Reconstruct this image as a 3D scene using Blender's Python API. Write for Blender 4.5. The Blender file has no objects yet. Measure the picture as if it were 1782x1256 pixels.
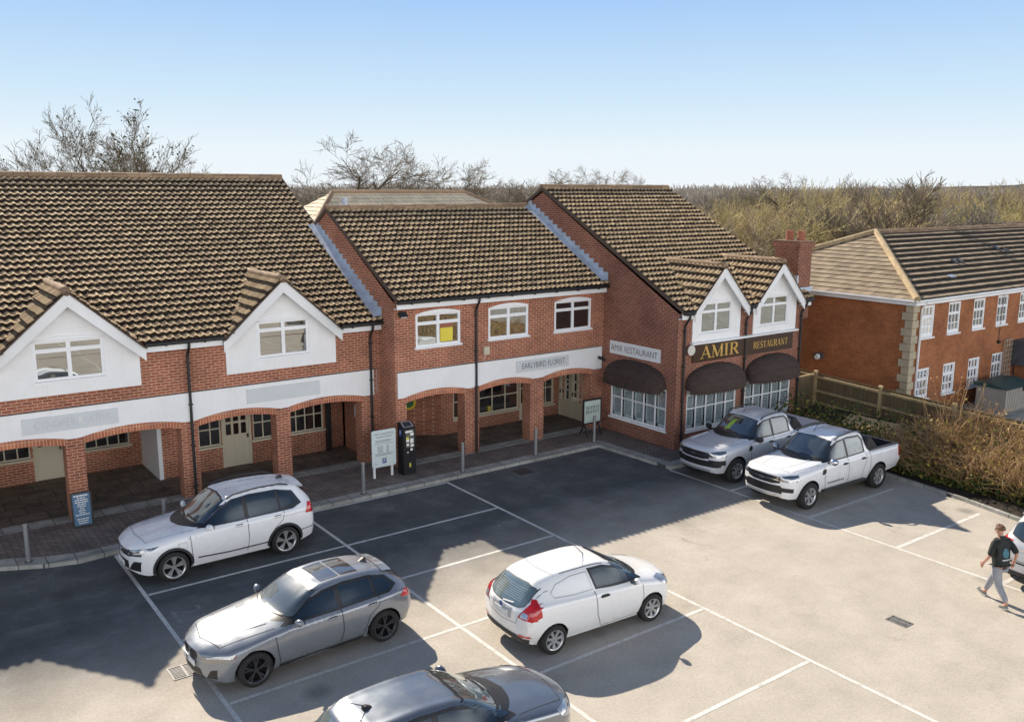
import bpy, bmesh, math, random
import numpy as np
from math import sin, cos, tan, pi, radians, atan2, hypot, sqrt
from mathutils import Vector, Matrix
from mathutils.bvhtree import BVHTree
random.seed(7); RNG = np.random.default_rng(7)
sc = bpy.context.scene
COL = sc.collection

# ------------------------------------------------------------------ camera
CH = 8.83
YAW, PITCH, ROLL = radians(36.29717), radians(10.902616), radians(0.237392)
def cam_axes():
    f = Vector((sin(YAW)*cos(PITCH), cos(YAW)*cos(PITCH), -sin(PITCH)))
    r = Vector((cos(YAW), -sin(YAW), 0)); u = r.cross(f)
    return r*cos(ROLL)+u*sin(ROLL), -r*sin(ROLL)+u*cos(ROLL), f
_r, _u, _f = cam_axes()
cam = bpy.data.cameras.new('camera'); camo = bpy.data.objects.new('camera', cam); COL.objects.link(camo)
cam.sensor_width = 36; cam.lens = 36*1565.954/1782; cam.clip_start = .1; cam.clip_end = 6000
M = Matrix.Identity(4)
for i, a in enumerate((_r, _u, -_f)):
    for j in range(3): M[j][i] = a[j]
M[2][3] = CH
camo.matrix_world = M
sc.camera = camo
def at(px, py, depth):
    "world point that the 1782x1256 photo shows at px,py, depth metres along the optical axis"
    return Vector((0, 0, CH)) + (_r*(px-891) + _u*(628-py))*(depth/1565.954) + _f*depth

# ------------------------------------------------------------------ world and sun
SUNV = Vector((.125, 1.455, 1.0)).normalized()
el = math.asin(SUNV.z); az = atan2(SUNV.x, SUNV.y)
w = bpy.data.worlds.new('World'); sc.world = w; w.use_nodes = True
nt = w.node_tree; nt.nodes.clear()
sky = nt.nodes.new('ShaderNodeTexSky'); sky.sky_type = 'NISHITA'; sky.sun_disc = False
sky.sun_elevation = el; sky.sun_rotation = az
sky.air_density = 1.15; sky.dust_density = 0.25; sky.ozone_density = 2.2; sky.altitude = 50
bg = nt.nodes.new('ShaderNodeBackground'); bg.inputs[1].default_value = .15
wo = nt.nodes.new('ShaderNodeOutputWorld')
# thin bright haze low over the horizon, whiter than the pure sky model gives it
gain = nt.nodes.new('ShaderNodeMix'); gain.data_type = 'RGBA'; gain.blend_type = 'MULTIPLY'; gain.inputs[0].default_value = 1
nt.links.new(sky.outputs[0], gain.inputs[6]); gain.inputs[7].default_value = (.62, .66, .72, 1)
tc = nt.nodes.new('ShaderNodeTexCoord'); sp = nt.nodes.new('ShaderNodeSeparateXYZ'); nt.links.new(tc.outputs['Generated'], sp.inputs[0])
hz = nt.nodes.new('ShaderNodeValToRGB'); nt.links.new(sp.outputs[2], hz.inputs[0])
e_ = hz.color_ramp.elements
for _ in range(3): e_.new(.5)
for el_, (p_, c_) in zip(e_, [(0, (5.9, 6.25, 6.5)), (.04, (5.5, 6.1, 6.5)), (.095, (4.2, 5.4, 6.4)), (.19, (2.6, 4.1, 6.3)), (.40, (.8, 1.8, 4.0))]):
    el_.position = p_; el_.color = (*[x/8 for x in c_], 1)
g8 = nt.nodes.new('ShaderNodeMix'); g8.data_type = 'RGBA'; g8.blend_type = 'MULTIPLY'; g8.inputs[0].default_value = 1; g8.clamp_result = False
nt.links.new(hz.outputs[0], g8.inputs[6]); g8.inputs[7].default_value = (8, 8, 8, 1)
mrz = nt.nodes.new('ShaderNodeMapRange'); nt.links.new(sp.outputs[2], mrz.inputs[0]); mrz.inputs[1].default_value = .22; mrz.inputs[2].default_value = .42; mrz.inputs[3].default_value = 1; mrz.inputs[4].default_value = 0
mxs = nt.nodes.new('ShaderNodeMix'); mxs.data_type = 'RGBA'
nt.links.new(mrz.outputs[0], mxs.inputs[0]); nt.links.new(gain.outputs[2], mxs.inputs[6]); nt.links.new(g8.outputs[2], mxs.inputs[7])
# made-up fill glow, cloud-textured, added behind the camera to light the shaded shop fronts
cn = nt.nodes.new('ShaderNodeTexNoise'); cn.inputs['Scale'].default_value = 3.2; cn.inputs['Detail'].default_value = 6; nt.links.new(tc.outputs['Generated'], cn.inputs['Vector'])
def mr_(src, a, b, c, d):
    m = nt.nodes.new('ShaderNodeMapRange'); nt.links.new(src, m.inputs[0])
    for i, v in enumerate((a, b, c, d)): m.inputs[i+1].default_value = v
    return m.outputs[0]
def mul_(a, b):
    m = nt.nodes.new('ShaderNodeMath'); m.operation = 'MULTIPLY'; nt.links.new(a, m.inputs[0]); nt.links.new(b, m.inputs[1]); return m.outputs[0]
cl = mul_(mul_(mr_(sp.outputs[1], -.02, -.30, 0, 1), mr_(sp.outputs[2], .50, .22, 0, 1)), mr_(cn.outputs[0], .30, .52, .45, 1))
cmx = nt.nodes.new('ShaderNodeMix'); cmx.data_type = 'RGBA'; nt.links.new(cl, cmx.inputs[0]); nt.links.new(mxs.outputs[2], cmx.inputs[6]); cmx.inputs[7].default_value = (19.5, 19.4, 19.4, 1)
nt.links.new(cmx.outputs[2], bg.inputs[0]); nt.links.new(bg.outputs[0], wo.inputs[0])
sun = bpy.data.lights.new('sun', 'SUN'); sun.energy = 5.0; sun.angle = radians(.53); sun.color = (1.60, 1.43, 1.20)
suno = bpy.data.objects.new('sun', sun); COL.objects.link(suno)
suno.rotation_euler = (-SUNV).to_track_quat('-Z', 'Y').to_euler(); suno.location = (0, 0, 60)
sc.view_settings.view_transform = 'Standard'; sc.view_settings.look = 'None'
sc.view_settings.exposure = 0; sc.view_settings.gamma = 1
sc.cycles.max_bounces = 6; sc.cycles.use_denoising = True

# ------------------------------------------------------------------ tagging
def tag(o, label=None, cat=None, group=None, kind=None):
    if label: o['label'] = label
    if cat: o['category'] = cat
    if group: o['group'] = group
    if kind: o['kind'] = kind
    return o
def thing(name, label, cat, loc=(0, 0, 0), rz=0, group=None):
    o = bpy.data.objects.new(name, None); COL.objects.link(o)
    o.empty_display_size = .2; o.location = loc; o.rotation_euler = (0, 0, rz)
    return tag(o, label, cat, group)
def kids(o): return [c for c in bpy.data.objects if c.parent == o]
def copy_tree(o, parent=None):
    c = o.copy(); COL.objects.link(c)
    if parent: c.parent = parent
    for ch in kids(o): copy_tree(ch, c)
    return c
def base_of(p):
    v = Vector((0, 0, 0))
    while p is not None: v += p.location; p = p.parent
    return v

# ------------------------------------------------------------------ mesh builder
class MB:
    def __init__(s): s.v = []; s.f = []; s.m = []; s.c = []
    def poly(s, pts, m=0):
        n = len(s.v); s.v += [tuple(p) for p in pts]; s.f.append(tuple(range(n, n+len(pts)))); s.m.append(m)
    def box(s, x0, x1, y0, y1, z0, z1, m=0):
        if x0 > x1: x0, x1 = x1, x0
        if y0 > y1: y0, y1 = y1, y0
        if z0 > z1: z0, z1 = z1, z0
        n = len(s.v)
        s.v += [(x0,y0,z0),(x1,y0,z0),(x1,y1,z0),(x0,y1,z0),(x0,y0,z1),(x1,y0,z1),(x1,y1,z1),(x0,y1,z1)]
        for q in ((0,3,2,1),(4,5,6,7),(0,1,5,4),(1,2,6,5),(2,3,7,6),(3,0,4,7)):
            s.f.append(tuple(n+i for i in q)); s.m.append(m)
    def obox(s, c, ax, h, m=0):
        c = Vector(c); n = len(s.v)
        for k in ((-1,-1,-1),(1,-1,-1),(1,1,-1),(-1,1,-1),(-1,-1,1),(1,-1,1),(1,1,1),(-1,1,1)):
            p = c.copy()
            for i in range(3): p += Vector(ax[i])*(k[i]*h[i])
            s.v.append(tuple(p))
        for q in ((0,3,2,1),(4,5,6,7),(0,1,5,4),(1,2,6,5),(2,3,7,6),(3,0,4,7)):
            s.f.append(tuple(n+i for i in q)); s.m.append(m)
    def bar(s, a, b, w, h=None, up=(0,0,1), m=0):
        "rectangular bar from a to b"
        a = Vector(a); b = Vector(b); d = b-a; L = d.length; d.normalize()
        u = Vector(up); sd = d.cross(u)
        if sd.length < 1e-4: sd = d.cross(Vector((1,0,0)))
        sd.normalize(); u = sd.cross(d)
        s.obox((a+b)/2, (d, sd, u), (L/2, w/2, (h or w)/2), m)
    def tube(s, pts, r, seg=8, m=0, cap=True):
        pts = [Vector(p) for p in pts]; rr = r if isinstance(r, (list, tuple)) else [r]*len(pts)
        n0 = len(s.v); ref = None
        for i, p in enumerate(pts):
            d = (pts[min(i+1, len(pts)-1)]-pts[max(i-1, 0)]).normalized()
            if ref is None:
                ref = Vector((0,0,1)) if abs(d.z) < .9 else Vector((1,0,0))
            a = (ref - d*ref.dot(d)).normalized(); b = d.cross(a); ref = a
            for k in range(seg):
                t = 2*pi*k/seg
                s.v.append(tuple(p + (a*cos(t)+b*sin(t))*rr[i]))
        for i in range(len(pts)-1):
            for k in range(seg):
                k2 = (k+1) % seg
                s.f.append((n0+i*seg+k, n0+i*seg+k2, n0+(i+1)*seg+k2, n0+(i+1)*seg+k)); s.m.append(m)
        if cap:
            s.f.append(tuple(n0+k for k in reversed(range(seg)))); s.m.append(m)
            e = n0+(len(pts)-1)*seg
            s.f.append(tuple(e+k for k in range(seg))); s.m.append(m)
    def prism(s, pts, T, w0, w1, m=0):
        "polygon pts (u,v) extruded from w0 to w1 through T(u,v,w)"
        n = len(s.v); k = len(pts)
        s.v += [tuple(T(u, v, w0)) for u, v in pts] + [tuple(T(u, v, w1)) for u, v in pts]
        s.f.append(tuple(range(n, n+k))); s.m.append(m)
        s.f.append(tuple(reversed(range(n+k, n+2*k)))); s.m.append(m)
        for i in range(k):
            j = (i+1) % k
            s.f.append((n+j, n+i, n+k+i, n+k+j)); s.m.append(m)
    def grid(s, P, m=0):
        "P[i][j] rows of points"
        n = len(s.v); a = len(P); b = len(P[0])
        for r in P: s.v += [tuple(p) for p in r]
        for i in range(a-1):
            for j in range(b-1):
                s.f.append((n+i*b+j, n+i*b+j+1, n+(i+1)*b+j+1, n+(i+1)*b+j)); s.m.append(m)
    def build(s, name, mats, parent=None, smooth=False, world=True, fix=True, loc=None):
        if not isinstance(mats, (list, tuple)): mats = [mats]
        me = bpy.data.meshes.new(name)
        off = Vector((0,0,0))
        if parent is not None:
            if world: off = base_of(parent)
        elif s.v:
            A = np.array(s.v); lo = A.min(0); hi = A.max(0)
            off = Vector(((lo[0]+hi[0])/2, (lo[1]+hi[1])/2, lo[2])) if loc is None else Vector(loc)
        V = [(x-off.x, y-off.y, z-off.z) for x, y, z in s.v]
        me.from_pydata(V, [], s.f)
        for mt in mats: me.materials.append(mt)
        if len(mats) > 1: me.polygons.foreach_set('material_index', s.m)
        if s.c:
            at_ = me.attributes.new('rnd', 'FLOAT', 'FACE'); at_.data.foreach_set('value', s.c)
        if fix:
            bm = bmesh.new(); bm.from_mesh(me); bmesh.ops.recalc_face_normals(bm, faces=bm.faces); bm.to_mesh(me); bm.free()
        if smooth: me.polygons.foreach_set('use_smooth', [True]*len(me.polygons))
        me.update()
        o = bpy.data.objects.new(name, me); COL.objects.link(o)
        if parent is not None: o.parent = parent
        else: o.location = off
        return o
def FY(Y): return lambda u, v, w: (u, Y+w, v)        # plane facing -Y, w goes inward
def FX(X): return lambda u, v, w: (X+w, u, v)        # plane facing -X, w goes inward
def tbox(mb, T, u0, u1, v0, v1, w0, w1, m=0):
    a = T(u0, v0, w0); b = T(u1, v1, w1); mb.box(a[0], b[0], a[1], b[1], a[2], b[2], m)

# ------------------------------------------------------------------ materials
def newmat(name):
    m = bpy.data.materials.new(name); m.use_nodes = True
    t = m.node_tree; b = t.nodes['Principled BSDF']
    return m, t, b
def N(t, kind, **kw):
    n = t.nodes.new(kind)
    for k, v in kw.items():
        if k in n.inputs: n.inputs[k].default_value = v
        else: setattr(n, k, v)
    return n
def L(t, a, b): t.links.new(a, b)
def rgba(c): return (c[0], c[1], c[2], 1)
def mix(t, fac, a, b, mode='MIX'):
    n = t.nodes.new('ShaderNodeMix'); n.data_type = 'RGBA'; n.blend_type = mode
    for i, x in ((0, fac), (6, a), (7, b)):
        if isinstance(x, (int, float)): n.inputs[i].default_value = x
        elif isinstance(x, tuple): n.inputs[i].default_value = rgba(x)
        else: L(t, x, n.inputs[i])
    return n.outputs[2]
def ramp(t, x, stops):
    r = t.nodes.new('ShaderNodeValToRGB'); e = r.color_ramp.elements
    while len(e) < len(stops): e.new(.5)
    for el_, (p, c) in zip(e, stops):
        el_.position = p; el_.color = rgba(c) if not isinstance(c, (int, float)) else (c, c, c, 1)
    L(t, x, r.inputs[0]); return r.outputs[0]
def noise(t, vec, scale, detail=4, rough=.6):
    n = N(t, 'ShaderNodeTexNoise', Scale=scale, Detail=detail, Roughness=rough)
    if vec is not None: L(t, vec, n.inputs['Vector'])
    return n.outputs[0]
def pos(t): return t.nodes.new('ShaderNodeNewGeometry').outputs['Position']
def objc(t): return t.nodes.new('ShaderNodeTexCoord').outputs['Object']
def bump(t, h, b, strength=.3, dist=.02):
    n = N(t, 'ShaderNodeBump', Strength=strength, Distance=dist); L(t, h, n.inputs['Height']); L(t, n.outputs[0], b.inputs['Normal'])
def plain(name, col, rough=.6, var=.15, scale=6, metal=0, spec=.5, bmp=0, dirt=None):
    m, t, b = newmat(name)
    n = noise(t, objc(t), scale)
    dk = tuple(c*(1-var) for c in col); lt = tuple(min(1, c*(1+var)) for c in col)
    c = ramp(t, n, [(.3, dk), (.7, lt)])
    if dirt:
        n2 = noise(t, objc(t), scale*.25, 6, .7)
        c = mix(t, ramp(t, n2, [(.45, 0), (.75, .7)]), c, dirt)
    L(t, c, b.inputs['Base Color']); b.inputs['Roughness'].default_value = rough
    b.inputs['Metallic'].default_value = metal; b.inputs['Specular IOR Level'].default_value = spec
    if bmp: bump(t, noise(t, objc(t), scale*6), b, bmp, .01)
    return m
def brickmat(name, c1, c2, mortar, bw=.235, rh=.08, ms=.011, dirt=.5, soldier=False):
    m, t, b = newmat(name)
    p = pos(t); sx = N(t, 'ShaderNodeSeparateXYZ'); L(t, p, sx.inputs[0])
    ad = N(t, 'ShaderNodeMath', operation='ADD'); L(t, sx.outputs[0], ad.inputs[0]); L(t, sx.outputs[1], ad.inputs[1])
    cb = N(t, 'ShaderNodeCombineXYZ'); L(t, ad.outputs[0], cb.inputs[0]); L(t, sx.outputs[2], cb.inputs[1])
    br = N(t, 'ShaderNodeTexBrick'); L(t, cb.outputs[0], br.inputs['Vector'])
    br.inputs['Scale'].default_value = 1; br.inputs['Brick Width'].default_value = bw; br.inputs['Row Height'].default_value = rh
    br.inputs['Mortar Size'].default_value = ms; br.inputs['Mortar Smooth'].default_value = .2; br.inputs['Bias'].default_value = -.1
    br.inputs['Color1'].default_value = rgba(c1); br.inputs['Color2'].default_value = rgba(c2); br.inputs['Mortar'].default_value = rgba(mortar)
    if soldier: br.offset = 0
    n = noise(t, p, .9, 6, .65); n2 = noise(t, p, 9, 3)
    c = mix(t, 1.0, br.outputs[0], ramp(t, n, [(.3, (.68, .66, .66)), (.72, (1.22, 1.2, 1.18))]), 'MULTIPLY')
    c = mix(t, 1.0, c, ramp(t, n2, [(.3, (.86, .86, .88)), (.7, (1.12, 1.1, 1.08))]), 'MULTIPLY')
    # damp, greenish foot of the wall
    z = N(t, 'ShaderNodeMapRange'); L(t, sx.outputs[2], z.inputs[0]); z.inputs[1].default_value = .1; z.inputs[2].default_value = .75; z.inputs[3].default_value = dirt; z.inputs[4].default_value = 0
    mz = N(t, 'ShaderNodeMath', operation='MULTIPLY'); L(t, z.outputs[0], mz.inputs[0]); L(t, n, mz.inputs[1])
    c = mix(t, mz.outputs[0], c, (.06, .06, .04))
    L(t, c, b.inputs['Base Color']); b.inputs['Roughness'].default_value = .85; b.inputs['Specular IOR Level'].default_value = .25
    inv = N(t, 'ShaderNodeMath', operation='SUBTRACT'); inv.inputs[0].default_value = 1; L(t, br.outputs['Fac'], inv.inputs[1])
    bump(t, inv.outputs[0], b, .5, .008)
    return m
def glassmat(name, col=(.012, .014, .016), refl=.5, rough=.015, wav=.012, tint=(1, 1, 1)):
    "dark pane: what lies behind is in shadow; the pane mirrors its surroundings"
    m, t, b = newmat(name)
    n = noise(t, objc(t), 2.2, 2)
    L(t, mix(t, n, tuple(c*.6 for c in col), tuple(c*1.6 for c in col)), b.inputs['Base Color']); b.inputs['Roughness'].default_value = .2
    g = N(t, 'ShaderNodeBsdfGlossy'); g.inputs['Roughness'].default_value = rough; g.inputs['Color'].default_value = rgba(tint)
    bp = N(t, 'ShaderNodeBump', Strength=.25, Distance=wav); L(t, noise(t, objc(t), 1.3, 1), bp.inputs['Height']); L(t, bp.outputs[0], g.inputs['Normal'])
    fr = N(t, 'ShaderNodeFresnel'); fr.inputs[0].default_value = 1.5
    mr = N(t, 'ShaderNodeMapRange'); L(t, fr.outputs[0], mr.inputs[0]); mr.inputs[1].default_value = .04; mr.inputs[2].default_value = .6; mr.inputs[3].default_value = refl; mr.inputs[4].default_value = 1
    mx = N(t, 'ShaderNodeMixShader'); L(t, mr.outputs[0], mx.inputs[0]); L(t, b.outputs[0], mx.inputs[1]); L(t, g.outputs[0], mx.inputs[2])
    L(t, mx.outputs[0], t.nodes['Material Output'].inputs[0])
    return m
def tilemat(name, stops, lich=(.42, .38, .22), rough=.85):
    m, t, b = newmat(name)
    a = N(t, 'ShaderNodeAttribute'); a.attribute_name = 'rnd'
    p = objc(t)
    c = ramp(t, a.outputs['Fac'], stops)
    n = noise(t, p, 1.1, 6, .7); n2 = noise(t, p, 17, 4, .7)
    c = mix(t, 1.0, c, ramp(t, n, [(.3, (.8, .78, .76)), (.7, (1.15, 1.12, 1.08))]), 'MULTIPLY')
    c = mix(t, ramp(t, n2, [(.56, 0), (.74, .5)]), c, lich)
    c = mix(t, ramp(t, noise(t, p, 24, 3, .6), [(.6, 0), (.75, .6)]), c, (.05, .04, .035))
    L(t, c, b.inputs['Base Color']); b.inputs['Roughness'].default_value = rough; b.inputs['Specular IOR Level'].default_value = .25
    bump(t, n2, b, .35, .01)
    return m
MAT = {}
MAT['brick'] = brickmat('red_brick', (.38, .132, .076), (.27, .088, .054), (.56, .38, .27))
MAT['brick_dark'] = brickmat('plum_brick', (.27, .098, .062), (.20, .070, .046), (.40, .27, .20))
MAT['brick_office'] = brickmat('orange_brick', (.37, .130, .046), (.28, .095, .040), (.38, .22, .125), ms=.008)
MAT['soldier'] = brickmat('soldier_brick', (.50, .185, .10), (.38, .13, .075), (.60, .38, .26), bw=.082, rh=.6, ms=.010, dirt=0, soldier=True)
def rendermat():
    m, t, b = newmat('white_render')
    p = pos(t); mp = N(t, 'ShaderNodeMapping'); L(t, p, mp.inputs[0]); mp.inputs['Scale'].default_value = (5, 5, .35)
    c = ramp(t, noise(t, p, 1.3, 6, .7), [(.3, (.80, .80, .79)), (.7, (.87, .87, .87))])
    c = mix(t, ramp(t, noise(t, mp.outputs[0], 1.2, 5, .7), [(.54, 0), (.82, .35)]), c, (.60, .60, .57))
    c = mix(t, ramp(t, noise(t, p, 6, 5, .75), [(.60, 0), (.78, .4)]), c, (.50, .51, .47))
    L(t, c, b.inputs['Base Color']); b.inputs['Roughness'].default_value = .8; b.inputs['Specular IOR Level'].default_value = .2
    bump(t, noise(t, p, 45, 3, .7), b, .25, .006); return m
MAT['render'] = rendermat()
MAT['upvc'] = plain('white_upvc', (.84, .85, .86), .35, .03, 2)
MAT['barge'] = plain('white_paint', (.80, .81, .82), .5, .06, 3, dirt=(.55, .56, .54))
MAT['cream'] = plain('cream_paint', (.58, .53, .40), .5, .08, 3, dirt=(.40, .37, .28))
MAT['black'] = plain('black_plastic', (.018, .018, .019), .4, .2, 5)
MAT['brown_sign'] = plain('dark_brown_sign', (.045, .020, .010), .3, .15, 2)
MAT['gold'] = plain('gold_letters', (.62, .40, .11), .35, .12, 8, metal=.3)
MAT['grey_sign'] = plain('pale_grey_sign', (.62, .65, .66), .5, .05, 2, dirt=(.55, .58, .59))
MAT['ghost'] = plain('ghost_lettering', (.50, .52, .525), .6, .1, 4)
MAT['white_letter'] = plain('white_lettering', (.8, .78, .74), .5, .05, 4)
MAT['sign_white'] = plain('white_sign', (.74, .76, .77), .4, .04, 2)
MAT['ink'] = plain('dark_ink', (.035, .02, .035), .5, .1, 4)
MAT['ink_grey'] = plain('grey_ink', (.16, .17, .18), .5, .1, 4)
MAT['awning'] = plain('brown_canvas', (.050, .032, .026), .85, .25, 4, bmp=.2)
MAT['lead'] = plain('lead_flashing', (.46, .53, .62), .5, .18, 3, metal=.2)
MAT['glass'] = glassmat('window_glass', refl=.40, tint=(.92, .95, .92))
MAT['glass_dark'] = glassmat('shop_glass', (.010, .009, .010), refl=.12)
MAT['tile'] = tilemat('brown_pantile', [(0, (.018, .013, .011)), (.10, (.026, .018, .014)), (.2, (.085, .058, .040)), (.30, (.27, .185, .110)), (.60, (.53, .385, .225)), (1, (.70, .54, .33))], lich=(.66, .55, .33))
MAT['tile_office'] = tilemat('flat_concrete_tile', [(0, (.025, .021, .018)), (.18, (.075, .062, .05)), (.28, (.21, .165, .118)), (.6, (.275, .22, .155)), (1, (.35, .285, .20))])
MAT['ridge'] = tilemat('ridge_tile', [(0, (.22, .15, .10)), (1, (.36, .26, .17))])
MAT['slate'] = plain('dark_slate', (.07, .075, .085), .6, .3, 4)
MAT['steel'] = plain('brushed_steel', (.55, .56, .57), .32, .12, 8, metal=.85)
MAT['quoin'] = plain('buff_stone', (.42, .36, .25), .8, .15, 3, bmp=.2)
MAT['terracotta'] = plain('terracotta', (.33, .115, .065), .7, .2, 6)
MAT['ridge_pale'] = tilemat('pale_hip_tile', [(0, (.34, .26, .15)), (1, (.48, .38, .24))], lich=(.55, .47, .28))
MAT['tile_pale'] = tilemat('pale_rear_tile', [(0, (.16, .13, .09)), (.2, (.70, .58, .40)), (1, (.86, .76, .56))])
MAT['glass_office'] = glassmat('office_glass', (.015, .018, .020), refl=.28)
# ------------------------------------------------------------------ ground, car park, paving
def ground_materials():
    m, t, b = newmat('grass_and_scrub')
    p = pos(t)
    n = noise(t, p, .02, 8, .7); n2 = noise(t, p, 1.3, 6, .7)
    c = ramp(t, n, [(.3, (.085, .08, .035)), (.5, (.12, .105, .05)), (.7, (.06, .075, .03))])
    c = mix(t, 1.0, c, ramp(t, n2, [(.3, (.6, .6, .6)), (.7, (1.3, 1.3, 1.2))]), 'MULTIPLY')
    L(t, c, b.inputs['Base Color']); b.inputs['Roughness'].default_value = .95
    MAT['ground'] = m
    # worn tarmac: bleached and dusty out in the open, shade painted darker into it towards the shop fronts
    m, t, b = newmat('worn_tarmac')
    p = pos(t); sx = N(t, 'ShaderNodeSeparateXYZ'); L(t, p, sx.inputs[0])
    big = noise(t, p, .16, 7, .62); mid = noise(t, p, .9, 7, .68); fine = noise(t, p, 17, 5, .8); grit = noise(t, p, 60, 3, .8)
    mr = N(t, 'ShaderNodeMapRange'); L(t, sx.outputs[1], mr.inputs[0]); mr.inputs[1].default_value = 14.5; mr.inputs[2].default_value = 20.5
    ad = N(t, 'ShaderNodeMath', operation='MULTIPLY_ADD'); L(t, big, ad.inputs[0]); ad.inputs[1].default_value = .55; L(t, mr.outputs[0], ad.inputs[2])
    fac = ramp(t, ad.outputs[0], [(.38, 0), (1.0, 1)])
    dry = ramp(t, mid, [(.26, (.40, .36, .305)), (.5, (.475, .43, .365)), (.74, (.55, .50, .43))])  # tarmac colour out in the open, without the painted shade
    shade_tone = ramp(t, mid, [(.26, (.075, .078, .078)), (.5, (.11, .114, .113)), (.74, (.185, .188, .184))])  # shop-front shade painted into the tarmac colour
    c = mix(t, fac, dry, shade_tone)
    c = mix(t, 1.0, c, ramp(t, fine, [(.28, (.80, .80, .81)), (.5, (.99, .99, .99)), (.74, (1.14, 1.13, 1.12))]), 'MULTIPLY')
    c = mix(t, 1.0, c, ramp(t, grit, [(.30, (.70, .70, .71)), (.70, (1.26, 1.26, 1.25))]), 'MULTIPLY')
    c = mix(t, ramp(t, noise(t, p, .42, 8, .75), [(.56, 0), (.76, .5)]), c, (.22, .19, .14))          # mossy stains
    mp = N(t, 'ShaderNodeMapping'); L(t, p, mp.inputs[0]); mp.inputs['Scale'].default_value = (.25, 1.6, 1)
    c = mix(t, ramp(t, noise(t, mp.outputs[0], .7, 7, .7), [(.6, 0), (.8, .35)]), c, (.5, .46, .4))      # pale tyre-worn streaks
    vo = N(t, 'ShaderNodeTexVoronoi', Scale=.32); vo.feature = 'DISTANCE_TO_EDGE'
    wp = N(t, 'ShaderNodeVectorMath', operation='ADD'); L(t, p, wp.inputs[0]); nz = N(t, 'ShaderNodeTexNoise', Scale=1.1, Detail=5); L(t, p, nz.inputs['Vector']); L(t, nz.outputs[1], wp.inputs[1]); L(t, wp.outputs[0], vo.inputs['Vector'])
    crk = N(t, 'ShaderNodeMath', operation='MULTIPLY'); L(t, ramp(t, vo.outputs[0], [(0, 1), (.006, 0)]), crk.inputs[0]); L(t, ramp(t, noise(t, p, .22, 4), [(.52, 0), (.66, .32)]), crk.inputs[1])
    c = mix(t, crk.outputs[0], c, (.06, .055, .05))                                                     # hairline cracks here and there
    vs = N(t, 'ShaderNodeTexVoronoi', Scale=.45); L(t, p, vs.inputs['Vector'])
    c = mix(t, ramp(t, vs.outputs[0], [(.05, .5), (.16, 0)]), c, (.07, .065, .06))                         # oil drips
    L(t, c, b.inputs['Base Color']); b.inputs['Roughness'].default_value = .92; b.inputs['Specular IOR Level'].default_value = .2
    bump(t, grit, b, .5, .01)
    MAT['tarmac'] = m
    # worn thermoplastic paint
    m, t, b = newmat('worn_line_paint')
    p = pos(t); n = noise(t, p, 5, 7, .75)
    c = ramp(t, n, [(.28, (.42, .40, .36)), (.46, (.66, .64, .59)), (.7, (.80, .78, .73))])
    L(t, c, b.inputs['Base Color']); b.inputs['Roughness'].default_value = .8
    al = ramp(t, noise(t, p, 22, 4, .8), [(.30, .15), (.44, .95)]); L(t, al, b.inputs['Alpha'])
    MAT['line'] = m
    m, t, b = newmat('faint_number_paint')
    p = pos(t); n = noise(t, p, 16, 5, .8)
    b.inputs['Base Color'].default_value = (.55, .54, .50, 1); b.inputs['Roughness'].default_value = .8
    L(t, ramp(t, n, [(.42, 0), (.62, .5)]), b.inputs['Alpha'])
    MAT['faint'] = m
    # block paving laid herringbone: two brick fields, chosen in diagonal stripes
    m, t, b = newmat('block_paving')
    p = pos(t)
    mp = N(t, 'ShaderNodeMapping'); L(t, p, mp.inputs[0]); mp.inputs['Rotation'].default_value = (0, 0, radians(45))
    br = N(t, 'ShaderNodeTexBrick'); L(t, mp.outputs[0], br.inputs['Vector'])
    for k, v in (('Scale', 1), ('Brick Width', .22), ('Row Height', .11), ('Mortar Size', .010)): br.inputs[k].default_value = v
    br.inputs['Color1'].default_value = (.18, .152, .138, 1); br.inputs['Color2'].default_value = (.25, .205, .18, 1); br.inputs['Mortar'].default_value = (.035, .035, .03, 1)
    c = mix(t, 1.0, br.outputs[0], ramp(t, noise(t, p, 1.1, 6, .7), [(.3, (.6, .62, .6)), (.7, (1.25, 1.2, 1.15))]), 'MULTIPLY')
    L(t, c, b.inputs['Base Color']); b.inputs['Roughness'].default_value = .85
    inv = N(t, 'ShaderNodeMath', operation='SUBTRACT'); inv.inputs[0].default_value = 1; L(t, br.outputs['Fac'], inv.inputs[1]); bump(t, inv.outputs[0], b, .6, .01)
    MAT['paving'] = m
    m, t, b = newmat('dark_arcade_floor')
    p = pos(t)
    br = N(t, 'ShaderNodeTexBrick'); L(t, p, br.inputs['Vector'])
    for k, v in (('Scale', 1), ('Brick Width', .9), ('Row Height', .6), ('Mortar Size', .012)): br.inputs[k].default_value = v
    br.inputs['Color1'].default_value = (.13, .11, .088, 1); br.inputs['Color2'].default_value = (.16, .135, .11, 1); br.inputs['Mortar'].default_value = (.03, .028, .024, 1)
    c = mix(t, 1.0, br.outputs[0], ramp(t, noise(t, p, 1.6, 7, .7), [(.3, (.5, .5, .5)), (.7, (1.5, 1.45, 1.4))]), 'MULTIPLY')
    L(t, c, b.inputs['Base Color']); b.inputs['Roughness'].default_value = .8
    MAT['floor'] = m
    m, t, b = newmat('concrete_slab')
    p = pos(t)
    br = N(t, 'ShaderNodeTexBrick'); L(t, p, br.inputs['Vector'])
    for k, v in (('Scale', 1), ('Brick Width', .6), ('Row Height', .9), ('Mortar Size', .010)): br.inputs[k].default_value = v
    br.offset = 0
    br.inputs['Color1'].default_value = (.33, .32, .295, 1); br.inputs['Color2'].default_value = (.41, .40, .365, 1); br.inputs['Mortar'].default_value = (.07, .07, .06, 1)
    c = mix(t, 1.0, br.outputs[0], ramp(t, noise(t, p, 2.2, 7, .7), [(.3, (.6, .62, .58)), (.7, (1.2, 1.2, 1.2))]), 'MULTIPLY')
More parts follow.
